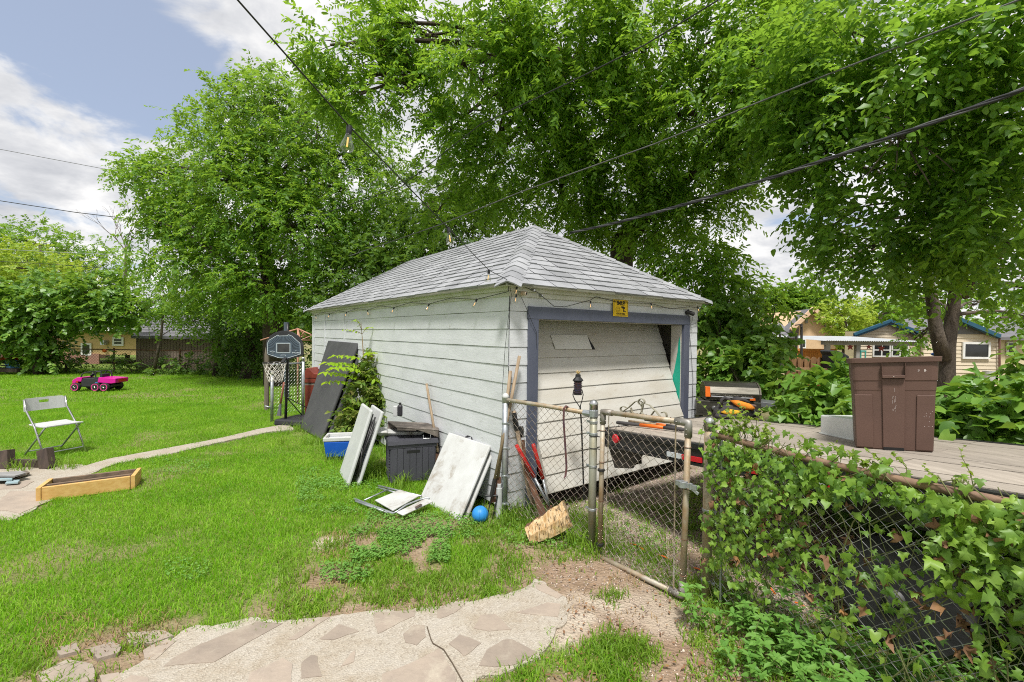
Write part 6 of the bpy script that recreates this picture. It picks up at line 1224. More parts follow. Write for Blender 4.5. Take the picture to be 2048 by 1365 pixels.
# great tree behind the garage
pb_ = [BL(660, 90, 9.5, 70, ry=.5), BL(720, 190, 9.7, 80, ry=.5), BL(750, 50, 9.8, 85, ry=.6), BL(650, 180, 9.8, 40, ry=.4), BL(850, 70, 10, 100, ry=.8), BL(960, 160, 10, 120), BL(900, 260, 10.4, 60), BL(1000, 40, 9.5, 110), BL(1120, 120, 9.5, 130), BL(1060, 260, 10.5, 120), BL(1200, 240, 10, 130), BL(1290, 100, 9, 130), BL(1260, 350, 10.5, 110), BL(1130, 370, 11, 110), BL(980, 340, 11, 90), BL(1400, 230, 9, 120), BL(1460, 60, 8.5, 120), BL(1380, 345, 9.8, 85), BL(1540, 160, 8.5, 100), BL(1470, 310, 9.2, 80), BL(1190, 20, 9, 110), BL(880, 420, 12, 70), BL(1200, 440, 11.5, 60), BL(1600, 40, 8.5, 90), BL(800, 140, 10.2, 40, ry=.4), BL(1040, 420, 12, 60), BL(1385, 425, 10.2, 62), BL(1445, 405, 9.8, 50), BL(1310, 440, 11, 55)]
tb1 = Vector((P(1235, 700, 11.6).x, 11.6, 0))
tree('pecan_tree', 'huge leafy tree towering behind the garage roof with hanging sprays', tb1, pb_, [tb1, tb1 + ezv * 1.5, P(1245, 480, 11.6), P(1300, 410, 11.3), P(1250, 250, 11), P(1150, 130, 10.5)], .36, PEC, BARKM, per_m2=29, nleaf=14, ln=.115, wd=.044, tpl=T_LANCE, droop=.28, spray=.46, shell=.28, gap=.37, gs=1.15, twigs=8, tw_r=.012)
onelimb(bpy.data.objects['pecan_tree'], BARKM, P(1262, 470, 11), P(1420, 330, 9.6), .20, .07, 7, .08, 9); onelimb(bpy.data.objects['pecan_tree'], BARKM, P(1310, 420, 10.8), P(1500, 260, 9.0), .10, .03, 7, .1, 7); onelimb(bpy.data.objects['pecan_tree'], BARKM, P(1080, 300, 10.6), P(870, 90, 9.8), .05, .02, 6, .1); onelimb(bpy.data.objects['pecan_tree'], BARKM, P(820, 130, 9.9), P(700, 110, 9.6), .03, .01, 5, .12); onelimb(bpy.data.objects['pecan_tree'], BARKM, P(840, 150, 9.9), P(770, 230, 9.6), .026, .008, 5, .15); onelimb(bpy.data.objects['pecan_tree'], BARKM, P(1040, 110, 10), P(1000, 260, 10.2), .06, .03); onelimb(bpy.data.objects['pecan_tree'], BARKM, P(1120, 420, 11.5), P(1130, 200, 10.6), .09, .04)

# broad leaved tree on the right: forked grey trunk, crown reaching overhead
hb = [BL(1560, 220, 7.2, 80), BL(1660, 210, 6.8, 80), BL(1500, 120, 7.6, 80), BL(1620, 100, 6.6, 80), BL(1720, 220, 6.4, 80), BL(1990, 330, 6.2, 90), BL(1700, 60, 6.0, 110), BL(1620, 180, 6.5, 90), BL(1800, 160, 5.6, 130), BL(1930, 90, 5.2, 140), BL(2030, 230, 5.2, 120), BL(1900, 300, 5.8, 120), BL(1760, 300, 6.2, 110), BL(1640, 300, 6.8, 90), BL(1570, 310, 7.4, 65), BL(1700, 420, 6.6, 100), BL(1840, 440, 6.2, 110), BL(1980, 420, 5.6, 120), BL(1625, 400, 7.4, 40), BL(1715, 510, 7.0, 62), BL(1810, 520, 7.0, 80), BL(1970, 500, 6.4, 90), BL(1650, 545, 8.6, 36, 26), BL(1750, 545, 8.8, 55, 34), BL(1850, 595, 9.3, 45, 28), BL(1960, 605, 9.0, 36, 24), BL(1828, 680, 9.3, 24, 26), BL(2085, 560, 6.5, 70), BL(2070, 640, 8.4, 44, 26), BL(1650, 480, 7.8, 36), BL(2030, 30, 5, 110)]
Yr = 8.2; tb2 = Vector((P(1895, 760, Yr).x, Yr, -.1))
rt = tree('hackberry_tree', 'broad leaved tree with forked grey trunk spreading over the right side', tb2, hb, [tb2, P(1893, 740, Yr), P(1896, 690, Yr), P(1905, 630, Yr), P(1915, 540, Yr - .2), P(1900, 430, Yr - .6)], .14, HACK, BARKG, per_m2=31, nleaf=9, ln=.10, wd=.058, tpl=T_OVATE, droop=.3, spray=.42, shell=.25, gap=.34, gs=.9, twigs=7, tw_r=.009)
b_ = MB(); b_.tube([P(1888, 720, Yr - .02), P(1872, 660, Yr - .05), P(1864, 600, Yr - .05), P(1850, 520, Yr - .3)], [.12, .10, .09, .05], 10); b_.build('limb', BARKG, rt, smooth=True); onelimb(rt, BARKG, P(1925, 590, Yr), P(2060, 470, 6.8), .11, .06, 6, .06, 8); onelimb(rt, BARKG, P(1985, 570, 7), P(2080, 580, 6.6), .06, .03)
for a, b2, r0_, r1_ in (((1800, 270, 5.6), (1790, 340, 5.5), .015, .006), ((1800, 270, 5.6), (1860, 370, 5.4), .018, .006), ((1800, 272, 5.6), (1735, 350, 5.5), .014, .005), ((1800, 270, 5.6), (1910, 345, 5.3), .016, .006), ((1770, 235, 5.7), (1840, 290, 5.5), .016, .01)): onelimb(rt, BARKG, P(*a), P(*b2), r0_, r1_, 6, .08, 5)

# dark trees and ivy behind the garage
def bushy(name, label, px, Y, blobs, m_, bark=BARKM, tr=.12, **kw):
    b0 = Vector((P(px, 700, Y).x, Y, -.1)); top = Vector(blobs[0][0])
    d_ = dict(per_m2=12, nleaf=10, ln=.13, wd=.065, tpl=T_DIAM, droop=.3, spray=.45, shell=.4, twigs=6); d_.update(kw)
    return tree(name, label, b0, blobs, [b0, b0.lerp(top, .5) + Vector((.1, 0, 0)), top], tr, m_, bark, **d_)
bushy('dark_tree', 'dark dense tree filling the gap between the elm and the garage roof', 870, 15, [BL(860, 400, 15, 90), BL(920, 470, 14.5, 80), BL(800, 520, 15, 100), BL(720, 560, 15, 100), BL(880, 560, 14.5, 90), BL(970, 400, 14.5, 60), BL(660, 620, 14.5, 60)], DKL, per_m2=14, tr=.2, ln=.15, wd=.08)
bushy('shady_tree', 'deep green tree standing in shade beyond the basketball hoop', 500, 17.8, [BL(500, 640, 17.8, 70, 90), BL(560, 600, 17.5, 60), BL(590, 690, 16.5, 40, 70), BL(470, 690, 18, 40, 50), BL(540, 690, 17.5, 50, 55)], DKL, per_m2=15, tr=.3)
bushy('sapling_tree', 'slender sapling with pale bent trunk before the brown shed', 305, 18.6, [BL(330, 590, 18.6, 55), BL(290, 620, 18.6, 45), BL(370, 610, 18.5, 45), BL(400, 640, 18.4, 40)], ELM, BARKG, .06, per_m2=9)
bushy('hedge_tree', 'bushy dark green tree at the shed end of the far fence', 430, 18.5, [BL(440, 610, 18.5, 55), BL(400, 560, 18.5, 55), BL(470, 570, 18.3, 50), BL(455, 680, 18.4, 30, 45)], ELM, per_m2=11, tr=.1)
bushy('bright_tree', 'bright yellow green tree at the far left horizon', 60, 25, [BL(60, 540, 25, 70), BL(0, 560, 25, 70), BL(-70, 540, 25, 80), BL(120, 570, 25, 60)], YGL, per_m2=9, ln=.17, wd=.09, tr=.2)
bushy('feathery_tree', 'taller airy tree rising behind the bright yellow green tree', 120, 30, [BL(80, 490, 30, 60), BL(150, 510, 30, 55), BL(20, 500, 30, 50), BL(200, 540, 30, 55), BL(-60, 480, 30, 70)], ELM, per_m2=7, ln=.18, wd=.08, tr=.2)
bushy('vine_covered_tree', 'thick vine covered tree at the left end of the far fence', 80, 18.2, [BL(40, 610, 18.2, 60), BL(100, 600, 18.2, 60), BL(-40, 620, 18.2, 80), BL(150, 620, 18.3, 55), BL(70, 660, 18.2, 50, 40), BL(10, 690, 18.2, 40, 30), BL(200, 590, 18.5, 60), BL(240, 620, 18.5, 45), BL(95, 700, 18.2, 30, 35)], IVYM, per_m2=13, ln=.15, wd=.12, tpl=T_OVATE, tr=.15)
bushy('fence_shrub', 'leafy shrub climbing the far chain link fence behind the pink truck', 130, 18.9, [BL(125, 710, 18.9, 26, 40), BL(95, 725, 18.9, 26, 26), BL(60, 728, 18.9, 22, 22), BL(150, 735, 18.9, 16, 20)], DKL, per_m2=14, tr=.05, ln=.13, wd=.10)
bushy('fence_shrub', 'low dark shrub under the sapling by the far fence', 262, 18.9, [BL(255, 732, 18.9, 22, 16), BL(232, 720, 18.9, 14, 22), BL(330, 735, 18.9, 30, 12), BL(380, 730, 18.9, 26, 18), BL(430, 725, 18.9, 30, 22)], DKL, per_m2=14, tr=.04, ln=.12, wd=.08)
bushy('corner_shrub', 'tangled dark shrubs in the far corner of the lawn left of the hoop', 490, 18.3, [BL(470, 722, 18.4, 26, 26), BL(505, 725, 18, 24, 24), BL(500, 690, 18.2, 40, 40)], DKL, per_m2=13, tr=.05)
# bare dead tree
b_ = MB(); db = Vector((P(255, 700, 27).x, 27, 0)); dt = thing('dead_tree', 'bare leafless treetop between the elm and the bright trees', 'tree', tuple(db)); rd = random.Random(2)
b_.tube([db, P(250, 560, 27), P(252, 500, 27)], [.12, .09, .06], 7); b_.build('trunk', BARKG, dt); b_ = MB()
def fork(p, d, r, n):
    if n == 0: return
    e = p + d; b_.tube([p, p.lerp(e, .5) + Vector((rd.uniform(-.05, .05), 0, rd.uniform(-.05, .05))), e], [r, r * .8, r * .6], 4)
    for _ in range(2 if n > 1 else 3): fork(e, (d * rd.uniform(.6, .85) + Vector((rd.uniform(-.5, .5), rd.uniform(-.3, .3), rd.uniform(-.15, .35))) * d.length * .8), r * .6, n - 1)
for q in ((235, 440), (262, 432), (215, 455), (275, 450)): fork(P(252, 505, 27), (P(*q, 27) - P(252, 505, 27)) * .42, .045, 5)
b_.build('branches', BARKG, dt)
# trees behind the houses on the right
bushy('golden_tree', 'yellow green feathery tree between the two houses on the right', 1690, 40, [BL(1690, 640, 40, 40, 40), BL(1720, 620, 42, 30), BL(1665, 620, 42, 25), BL(1700, 670, 40, 32, 25)], YGL, per_m2=7, ln=.26, wd=.15, tr=.25)
bushy('distant_tree', 'mid green tree rising behind the cream house roof', 1760, 48, [BL(1760, 630, 48, 40, 26), BL(1800, 625, 50, 40, 30), BL(1850, 635, 50, 40, 22)], PEC, per_m2=5, ln=.35, wd=.2, tr=.3)
bushy('distant_tree', 'dark green tree behind the tan gabled house', 1590, 70, [BL(1590, 610, 70, 40, 30), BL(1630, 600, 70, 34, 22), BL(1550, 600, 70, 40, 30)], ELM, per_m2=3, ln=.6, wd=.35, tr=.4)
# far tree line
ft = []
for i in range(60):
    a = R(-70 + i * 140 / 59); d_ = 95 + rng.random() * 25; ft.append(((math.sin(a) * d_, math.cos(a) * d_, 1.5), (6, 4, 3.0 + rng.random() * 2)))
V, F_, p = crown(ft, per_m2=.6, nleaf=10, ln=.9, wd=.6, tpl=T_DIAM, spray=1.4, shell=.5); tag(npmesh('far_treeline', V, [F_], ELM), kind='stuff')
# tall ivy mound beside the garage, ivy hedge behind the trailer
def plant(name, label, blobs, m_, cat='shrub', stem=None, **kw):
    c = Vector(blobs[0][0]); t = thing(name, label, cat, (c.x, c.y, 0)); d_ = dict(per_m2=60, nleaf=5, ln=.10, wd=.095, tpl=T_HEART, droop=.5, spray=.2, shell=.75); d_.update(kw); V, F_, p = crown(blobs, **d_); npmesh('foliage', V, [F_], m_, t)
    b_ = MB()
    for c_, r_ in blobs:
        for _ in range(5): q = Vector(p[rng.integers(0, len(p))]); limb(b_, (c_[0], c_[1], max(0, c_[2] - r_[2])), Vector(c_) + Vector([random.uniform(-.8, .8) * x for x in r_]), .014, .005, 4, .15, 4)
    b_.build('stems', BARKM, t); return t
plant('ivy_mound', 'tall shrub smothered in heart leaved vine at the right wall of the garage', [BL(1500, 665, 8.2, 42), BL(1440, 650, 8.6, 45), BL(1535, 705, 7.6, 38), BL(1450, 710, 8.2, 52), BL(1490, 750, 7.6, 52), BL(1405, 640, 9, 42), BL(1555, 760, 7.0, 36, 30), BL(1420, 765, 8.0, 48), BL(1470, 610, 8.9, 34, 30)], IVYM, ln=.105, wd=.095, per_m2=72, shell=.62, gap=.34, gs=.5)
plant('leafy_saplings', 'light green saplings arching above the vine mound right of the roof', [BL(1440, 530, 9.4, 42, 34), BL(1505, 575, 9.2, 34, 24), BL(1400, 510, 9.6, 45, 40), BL(1330, 520, 10, 40, 30), BL(1280, 480, 10.2, 40, 30), BL(1380, 570, 9.6, 42, 40), BL(1450, 580, 9.3, 36, 30), BL(1545, 620, 8.8, 26, 24)], PEC, ln=.12, wd=.046, tpl=T_LANCE, per_m2=34, nleaf=10, spray=.42, shell=.35)
hbz = []
for v_, z0_, r_ in ((5.35, .80, .36), (5.48, 1.12, .30), (5.3, .45, .38)):
    for k in range(16):
        s_ = -1.6 + k * .42; q = fu * s_ + fv * 0; base_ = Vector((5.35 * .8759, 5.35 * .4825, 0)) * (v_ / 5.35) + fu * (s_ - 1.05); hz = z0_ + .10 * math.sin(k * 1.3 + v_ * 5) + .022 * k 
        hbz.append(((base_.x, base_.y, hz), (.42, .42, r_)))
plant('ivy_hedge', 'ivy covered fence forming a heart leaved hedge behind the trailer', hbz, IVYM, 'hedge', per_m2=105, ln=.092, wd=.085, shell=.8)
plant('ivy_hedge', 'taller swell of ivy at the right end of the hedge behind the trailer', [BL(2060, 790, 4.4, 50, 40), BL(2110, 740, 4.6, 50, 50)], IVYM, 'hedge', per_m2=100, ln=.092, wd=.085, shell=.8)
# vines on the near fence
def fence_leaves(n, s0, s1, zf, lmin, lmax, off=.05, prof=None, nz=(-.9, .45), tpl=T_IVY):
    s = s0 + (s1 - s0) * rng.random(n); z = zf(rng.random(n), s); k = np.ones(n, bool)
    if prof is not None: k = rng.random(n) < prof(s, z)
    s, z = s[k], z[k]; n = len(s); o = rng.normal(-off, .05, n)
    pos = np.array(PC2)[None] + np.array(fu)[None] * s[:, None] + np.array(fv)[None] * o[:, None]; pos[:, 2] = z
    nr = np.array(fv)[None] * nz[0] + np.array([0, 0, nz[1]])[None] + np.array(fu)[None] * .15 + rng.normal(size=(n, 3)) * .55
    d = np.array([0, 0, -.8])[None] + np.array(fu)[None] * rng.normal(0, .6, (n, 1)) + np.array(fv)[None] * -.35 + rng.normal(size=(n, 3)) * .25
    ln = lmin + (lmax - lmin) * rng.random(n) ** 1.2 * (.40 + .60 * np.clip(s / 1.7, 0, 1)); return pos, d, nr, ln
vn_ = thing('ivy_vine', 'lobed ivy vine with some brown leaves smothering the near chain link fence', 'vine', tuple(PC2 + fu * 1.2))
IVYL = LEAF('light_vine_leaf', [(.12, .24, .03), (.19, .33, .04), (.28, .42, .06)], .38, (.48, .68, .06), .45, .4, 3)
def vprof(s, z):
    full = smooth(1.15, .25, s) * .8; top = smooth(.5, .95, z) * smooth(2.6, 1.2, s + .0) * .75 + smooth(.75, 1.0, z) * .35; hole = fbm(s + 3, z, .30, 1)
    return np.clip(np.maximum(full * smooth(.40, .56, hole + .10), top * smooth(.38, .54, hole + .07)) + .07, 0, 1)
pos, d, nr, ln = fence_leaves(5600, .02, 2.75, lambda u, s: .06 + 1.09 * u ** .72, .026, .07, prof=vprof)
hs = rng.random(len(pos)) < .38; V, F_ = leaves_np(pos[~hs], d[~hs], nr[~hs], ln[~hs], ln[~hs] * 1.02, T_IVY, .075); VH, FH = leaves_np(pos[hs], d[hs], nr[hs], ln[hs] * .9, ln[hs] * .8, T_HEART, .07); npmesh('heart_leaves', VH, [FH], IVYL, vn_)
pos2, d2, nr2, ln2 = fence_leaves(520, .05, 2.7, lambda u, s: 1.04 + (.26 - .05 * s) * u ** 1.8, .03, .075, off=.02, nz=(-.6, .8), prof=lambda s, z: smooth(2.7, .2, s) * .8 + .15); V2, F2 = leaves_np(pos2, d2, nr2, ln2, ln2, T_IVY)
AF = np.concatenate([F_, F2 + len(V)]); lm = np.repeat(rng.random(len(AF) // 7) < .35, 7).astype(np.int32); npmesh('foliage', np.concatenate([V, V2]), [AF], [IVYD, IVYL], vn_, mi=lm)
pos, d, nr, ln = fence_leaves(900, .1, 2.7, lambda u, s: .32 + .84 * u, .035, .07, off=.05, prof=lambda s, z: np.clip(.20 + .8 * smooth(1.0, 1.7, s) * (smooth(1.0, 1.2, z) + smooth(.9, .5, z) * smooth(1.5, 2.0, s)), 0, 1)); V, F_ = leaves_np(pos, d, nr, ln, ln * .7, T_IVY); V += rng.normal(0, .009, V.shape); npmesh('dead_leaves', V, [F_], DEADL, vn_)
b_ = MB(); STM = M('vine_stem', (.16, .20, .06), (.12, .11, .05), 9, .7)
for k in range(60):
    s_ = random.uniform(.05, 2.6); pts = [PC2 + fu * (s_ + .1 * math.sin(i * 1.1 + k) + .05 * i * random.uniform(-.5, .5)) - fv * random.uniform(.0, .04) + ezv * (.02 + 1.2 * i / 7) for i in range(8)]; b_.tube(pts, random.uniform(.0015, .0035), 4, cap=False)
sprig_p, sprig_d, sprig_n, sprig_l = [], [], [], []
for k in range(46):
    s_ = random.choice((random.uniform(.03, .35), random.uniform(.1, 1.3), random.uniform(.1, 2.5))); h_ = random.uniform(.08, .32 if s_ < .5 else .24); lx = random.uniform(-.12, .12); ly = random.uniform(-.08, .12)
    p0 = PC2 + fu * s_ + ezv * 1.15; pts = [p0 + Vector((lx * t * t + .02 * math.sin(t * 6), ly * t, h_ * t * (1.35 - .5 * t))) for t in np.linspace(0, 1, 7)]; b_.tube(pts, [.0022 - .0002 * i for i in range(7)], 4, cap=False)
    for i in range(2, 7):
        for _ in range(2): sprig_p.append(pts[i]); sprig_d.append((random.uniform(-1, 1), random.uniform(-1, .4), random.uniform(-.4, .7))); sprig_n.append((random.uniform(-.5, .5), -.6, .7)); sprig_l.append(random.uniform(.012, .034) * (1.1 if i < 5 else .7))
b_.build('stems', STM, vn_)
V, F_ = leaves_np(np.array(sprig_p), np.array(sprig_d, float), np.array(sprig_n, float), np.array(sprig_l), np.array(sprig_l) * .85, T_IVY); npmesh('young_leaves', V, [F_], LEAF('young_leaf', [(.16, .26, .03), (.24, .34, .04)], .45, (.4, .5, .05), .5, .3), vn_)
# weeds below the fence
wp_, wd_, wn_, wl_ = [], [], [], []; b_ = MB()
for k in range(250):
    if k < 120: s_ = random.uniform(.15, 2.4); v_ = -random.uniform(.05, .34 + .22 * min(1.6, s_)); base_ = PC2 + fu * s_ + fv * v_
    else: base_ = G(random.uniform(1430, 2048), random.uniform(1190, 1420)) if k < 180 else G(random.uniform(1750, 2080), random.uniform(1270, 1420))
    base_.z = 0
    h_ = random.uniform(.07, .20 if k % 3 else .34) * (1.15 if k < 120 else .8); ln_x, ln_y = random.uniform(-.08, .08), random.uniform(-.08, .05); tp2 = base_ + Vector((ln_x, ln_y, h_)); b_.tube([base_, base_.lerp(tp2, .5) + Vector((0, 0, .01)), tp2], [.003, .0025, .0015], 4, cap=False)
    nn_ = 3 if h_ < .14 else 4
    for j in range(nn_):
        c_ = base_.lerp(tp2, .35 + .65 * j / (nn_ - 1)); a0_ = random.uniform(0, 6.28); kk = 6 if j == nn_ - 1 else 3
        for i in range(kk):
            a = a0_ + i * 6.283 / kk + random.uniform(-.2, .2); wp_.append(c_); wd_.append((math.cos(a), math.sin(a), random.uniform(.0, .45) if j == nn_ - 1 else random.uniform(-.25, .25))); wn_.append((random.uniform(-.25, .25), random.uniform(-.25, .25), 1)); wl_.append(random.uniform(.035, .072) * (1 if j < nn_ - 1 else .9))
V, F_ = leaves_np(np.array([tuple(a) for a in wp_]), np.array(wd_), np.array(wn_, float), np.array(wl_), np.array(wl_) * .46, T_LANCE)
tag(npmesh('weeds', V, [F_], WEEDM), kind='stuff'); tag(b_.build('weed_stems', STM), kind='stuff')
# clover-like ground cover and leaf litter
n = 9000; X = []; Yc = []
for x0, x1, y0, y1, m_ in ((590, 760, 960, 1030, 1500), (700, 900, 1060, 1130, 2600), (600, 700, 940, 1000, 700), (730, 960, 1030, 1080, 1500), (330, 420, 1125, 1165, 120), (640, 760, 1130, 1170, 500), (1000, 1160, 1000, 1100, 700), (1430, 1900, 1200, 1365, 1500), (1230, 1400, 1010, 1120, 500), (300, 420, 920, 950, 400), (690, 760, 850, 900, 400)):
    for _ in range(m_): p = G(random.uniform(x0, x1), random.uniform(y0, y1)); X.append(p.x); Yc.append(p.y)
X = np.array(X); Yc = np.array(Yc); k = notgarage(X, Yc) & (edist(SLAB, X, Yc) < -.02) & (fbm(X, Yc, .25, 6) > .40); X, Yc = X[k], Yc[k]; n = len(X)
ph = rng.random(n) * 6.283; V, F_ = leaves_np(np.stack([X, Yc, .02 + .035 * rng.random(n)], -1), np.stack([np.cos(ph), np.sin(ph), rng.normal(0, .25, n)], -1), np.stack([rng.normal(0, .3, n), rng.normal(0, .3, n), np.ones(n)], -1), .014 + .014 * rng.random(n), .012 + .012 * rng.random(n), T_OVATE)
tag(npmesh('clover_patches', V, [F_], LEAF('clover_leaf', [(.09, .22, .035), (.14, .30, .05), (.19, .36, .07)], .3, (.3, .5, .08), .55, .3, 4)), kind='stuff')
n = 1300; px = rng.uniform(1040, 1900, n); py = rng.uniform(1000, 1365, n); q = np.array([tuple(G(a, b2)) for a, b2 in zip(px, py)]); k = (edist(SLAB, q[:, 0], q[:, 1]) < -.02) & notgarage(q[:, 0], q[:, 1]); q = q[k]; n = len(q); q[:, 2] = .006 + .01 * rng.random(n); ph = rng.random(n) * 6.283
V, F_ = leaves_np(q, np.stack([np.cos(ph), np.sin(ph), rng.normal(0, .2, n)], -1), np.stack([rng.normal(0, .4, n), rng.normal(0, .4, n), np.ones(n)], -1), .012 + .03 * rng.random(n) ** 2, .008 + .014 * rng.random(n) ** 2, T_LANCE); tag(npmesh('leaf_litter', V, [F_], DEADL), kind='stuff')
# saplings and weeds at the garage wall
sp0 = Vector((P(727, 900, 7.6).x, 7.6, 0)); t = thing('wall_sapling', 'young sapling with bright compound leaves and weeds growing against the garage siding', 'sapling', tuple(sp0))
b_ = MB(); stp = [P(732, 870, 7.55), P(730, 800, 7.6), P(728, 730, 7.7), P(724, 670, 7.75), P(722, 645, 7.75)]; b_.tube(stp, [.016, .013, .010, .006, .003], 6)
wps, wds, wns, wls = [], [], [], []
def frond(a, b2, n, l_):
    a, b2 = Vector(a), Vector(b2); b_.tube([a, a.lerp(b2, .5) + ezv * .03, b2], [.005, .004, .002], 4); e = (b2 - a).normalized(); s_ = e.cross(ezv).normalized()
    for i in range(n):
        tt = .25 + .75 * i / (n - 1); c_ = a.lerp(b2, tt) + ezv * .03 * math.sin(tt * 3.1)
        for sg2 in (1, -1): wps.append(c_); wds.append(tuple(e * .5 + s_ * sg2 + Vector((random.uniform(-.2, .2), random.uniform(-.2, .2), -.35)))); wns.append((random.uniform(-.3, .3), -.3, 1)); wls.append(l_ * random.uniform(.8, 1.15))
for a, b2, n_, l_ in (((728, 745, 7.6), (668, 735, 6.9), 7, .15), ((728, 735, 7.6), (655, 726, 7.0), 8, .15), ((728, 760, 7.6), (650, 745, 7.0), 8, .14), ((727, 770, 7.6), (655, 764, 7.0), 7, .13), ((728, 720, 7.6), (672, 712, 7.1), 6, .12), ((724, 668, 7.75), (688, 660, 7.6), 5, .075), ((723, 660, 7.75), (712, 640, 7.7), 4, .07), ((725, 668, 7.75), (738, 655, 7.7), 4, .08), ((722, 650, 7.7), (708, 642, 7.6), 4, .06), ((728, 715, 7.6), (745, 705, 7.5), 4, .12), ((729, 745, 7.6), (750, 760, 7.4), 5, .14), ((730, 800, 7.6), (700, 815, 7.2), 5, .12)): frond(P(*a), P(*b2), n_, l_)
V, F_ = leaves_np(np.array([tuple(a) for a in wps]), np.array(wds), np.array(wns, float), np.array(wls), np.array(wls) * .42, T_LANCE); npmesh('foliage', V, [F_], LEAF('bright_sapling_leaf', [(.20, .38, .015), (.30, .48, .02), (.40, .55, .04)], .5, (.62, .80, .04), .45, .4, 4), t)
V, F_, p = crown([BL(730, 795, 7.5, 30, 44), BL(748, 775, 7.6, 22, 50), BL(715, 835, 7.4, 32, 30), BL(755, 825, 7.5, 24, 34), BL(690, 850, 7.5, 20, 24), BL(735, 735, 7.65, 14, 30)], per_m2=110, nleaf=6, ln=.09, wd=.05, tpl=T_OVATE, droop=.3, spray=.18, shell=.4); npmesh('undergrowth', V, [F_], LEAF('mixed_weed_leaf', [(.06, .14, .02), (.12, .21, .03), (.20, .26, .05), (.26, .20, .08)], .35, (.3, .4, .05), .5, .3, 5), t); b_.build('stem', M('sapling_stem', (.26, .18, .09), None, 8, .8), t)
# ------------------------------------------------------------------ neighbouring houses and fences
TAN = M('tan_siding', (.62, .44, .27), (.56, .39, .24), 3, .8); CRM = M('cream_siding', (.62, .53, .40), (.56, .48, .36), 3, .7); CRM2 = M('yellow_cream_siding', (.64, .55, .36), None, 3, .7)
BTRIM = M('teal_trim', (.02, .09, .15), None, 4, .5); ROOFG = M('dark_grey_shingles', (.17, .165, .175), (.12, .12, .13), 2, .9, bump=.4, bscale=30, stretch=(1, 1, 6)); WINF = M('white_window_frame', (.74, .74, .72), None, 4, .5)
GLASS = M('dark_glass', (.012, .014, .016), (.02, .022, .024), 4, .08, spec=.6); TAN2 = M('brown_board_shed', (.30, .235, .185), (.25, .19, .15), 2, .85); YELW = M('yellow_siding', (.60, .42, .20), (.55, .38, .18), 3, .8); BRICK = M('pink_brick', (.34, .17, .13), (.24, .13, .10), 14, .9)
PATM = M('weathered_beam', (.30, .29, .27), (.22, .21, .20), 4, .8); CORR = M('corrugated_sheet', (.55, .57, .58), None, 4, .5, .3); OFEN = M('orange_stained_fence', (.60, .25, .06), (.48, .19, .05), 4, .8, stretch=(6, 6, .5)); BFEN = M('brown_picket', (.28, .155, .07), (.18, .10, .05), 4, .85, stretch=(6, 6, .5))
def laps(mb, px0, px1, py0, py1, Y, step_m, d=.02, fn=None):   # clapboards on a wall square to the view
    z1 = P(px0, py0, Y).z; z0 = P(px0, py1, Y).z; x0 = P(px0, py1, Y).x; x1 = P(px1, py1, Y).x; n = max(1, int((z1 - z0) / step_m))
    for i in range(n):
        a = z0 + (z1 - z0) * i / n; b2 = z0 + (z1 - z0) * (i + 1) / n; l, r_ = (x0, x1) if fn is None else fn((a + b2) / 2)
        if r_ - l < .05: continue
        mb.add([(l, Y - d, a), (r_, Y - d, a), (r_, Y - .001, b2), (l, Y - .001, b2), (l, Y, a), (r_, Y, a)], [(0, 1, 2, 3), (4, 5, 1, 0)])
    mb.b2((x0, Y, z0 - 1.2), (x1, Y + .12, z1))
def win(parent, px0, px1, py0, py1, Y, fwid=.07, bars=1, hb=1):
    a = P(px0, py1, Y); c = P(px1, py0, Y); x0, x1, z0, z1 = a.x, c.x, a.z, c.z; b_ = MB()
    b_.b2((x0, Y - .05, z0), (x0 + fwid, Y, z1)).b2((x1 - fwid, Y - .05, z0), (x1, Y, z1)).b2((x0 + fwid, Y - .049, z1 - fwid), (x1 - fwid, Y, z1)).b2((x0 + fwid, Y - .049, z0), (x1 - fwid, Y, z0 + fwid))
    for k in range(1, bars): xm = x0 + (x1 - x0) * k / bars; b_.b2((xm - .025, Y - .044, z0 + fwid), (xm + .025, Y, z1 - fwid))
    for k in range(1, hb): zm = z0 + (z1 - z0) * k / hb; b_.b2((x0 + fwid, Y - .042, zm - .02), (x1 - fwid, Y, zm + .02))
    o = b_.build('window', WINF, parent); b_ = MB(); b_.b2((x0 + fwid, Y - .03, z0 + fwid), (x1 - fwid, Y - .022, z1 - fwid)); b_.build('pane', GLASS, o)
# tan gabled house
h1 = thing('tan_house', 'tan gabled house with grey roof far behind the orange fence', 'house', tuple(P(1627, 700, 50)))
Yh = 50
def h_(px, py, o=0): return P(px, py, Yh + o)
ax_ = h_(1628, 620); el = h_(1586, 657); er = h_(1672, 668); zb = -1.0
b_ = MB(); b_.prism([Vector((el.x, Yh, zb)), Vector((er.x, Yh, zb)), Vector((er.x, Yh, er.z)), ax_, Vector((el.x, Yh, el.z))], (0, 9, 0)); b_.prism([h_(1545, 720), h_(1588, 720), h_(1588, 672), h_(1545, 672)], (0, 5, 0)); b_.build('wall', TAN, h1)
b_ = MB(); up_ = Vector((0, 0, .35)); d10 = Vector((2.2, 10, 0))
for p, q in ((h_(1628, 617, -.8), h_(1576, 664, -.8)), (h_(1628, 617, -.8), h_(1681, 673, -.8))): b_.hexa([p, q, q + d10, p + d10], [v - up_ for v in (p, q, q + d10, p + d10)])
b_.hexa([h_(1535, 672, -1), h_(1590, 672, -1), h_(1590, 645, 4), h_(1540, 648, 4)], [v + up_ * .3 for v in (h_(1535, 672, -1), h_(1590, 672, -1), h_(1590, 645, 4), h_(1540, 648, 4))]); rf1 = b_.build('roof', ROOFG, h1)
b_ = MB()
for p, q in ((h_(1628, 617, -.9), h_(1582, 660, -.9)), (h_(1628, 617, -.9), h_(1680, 673, -.9))): b_.beam(p, q, .25, .4)
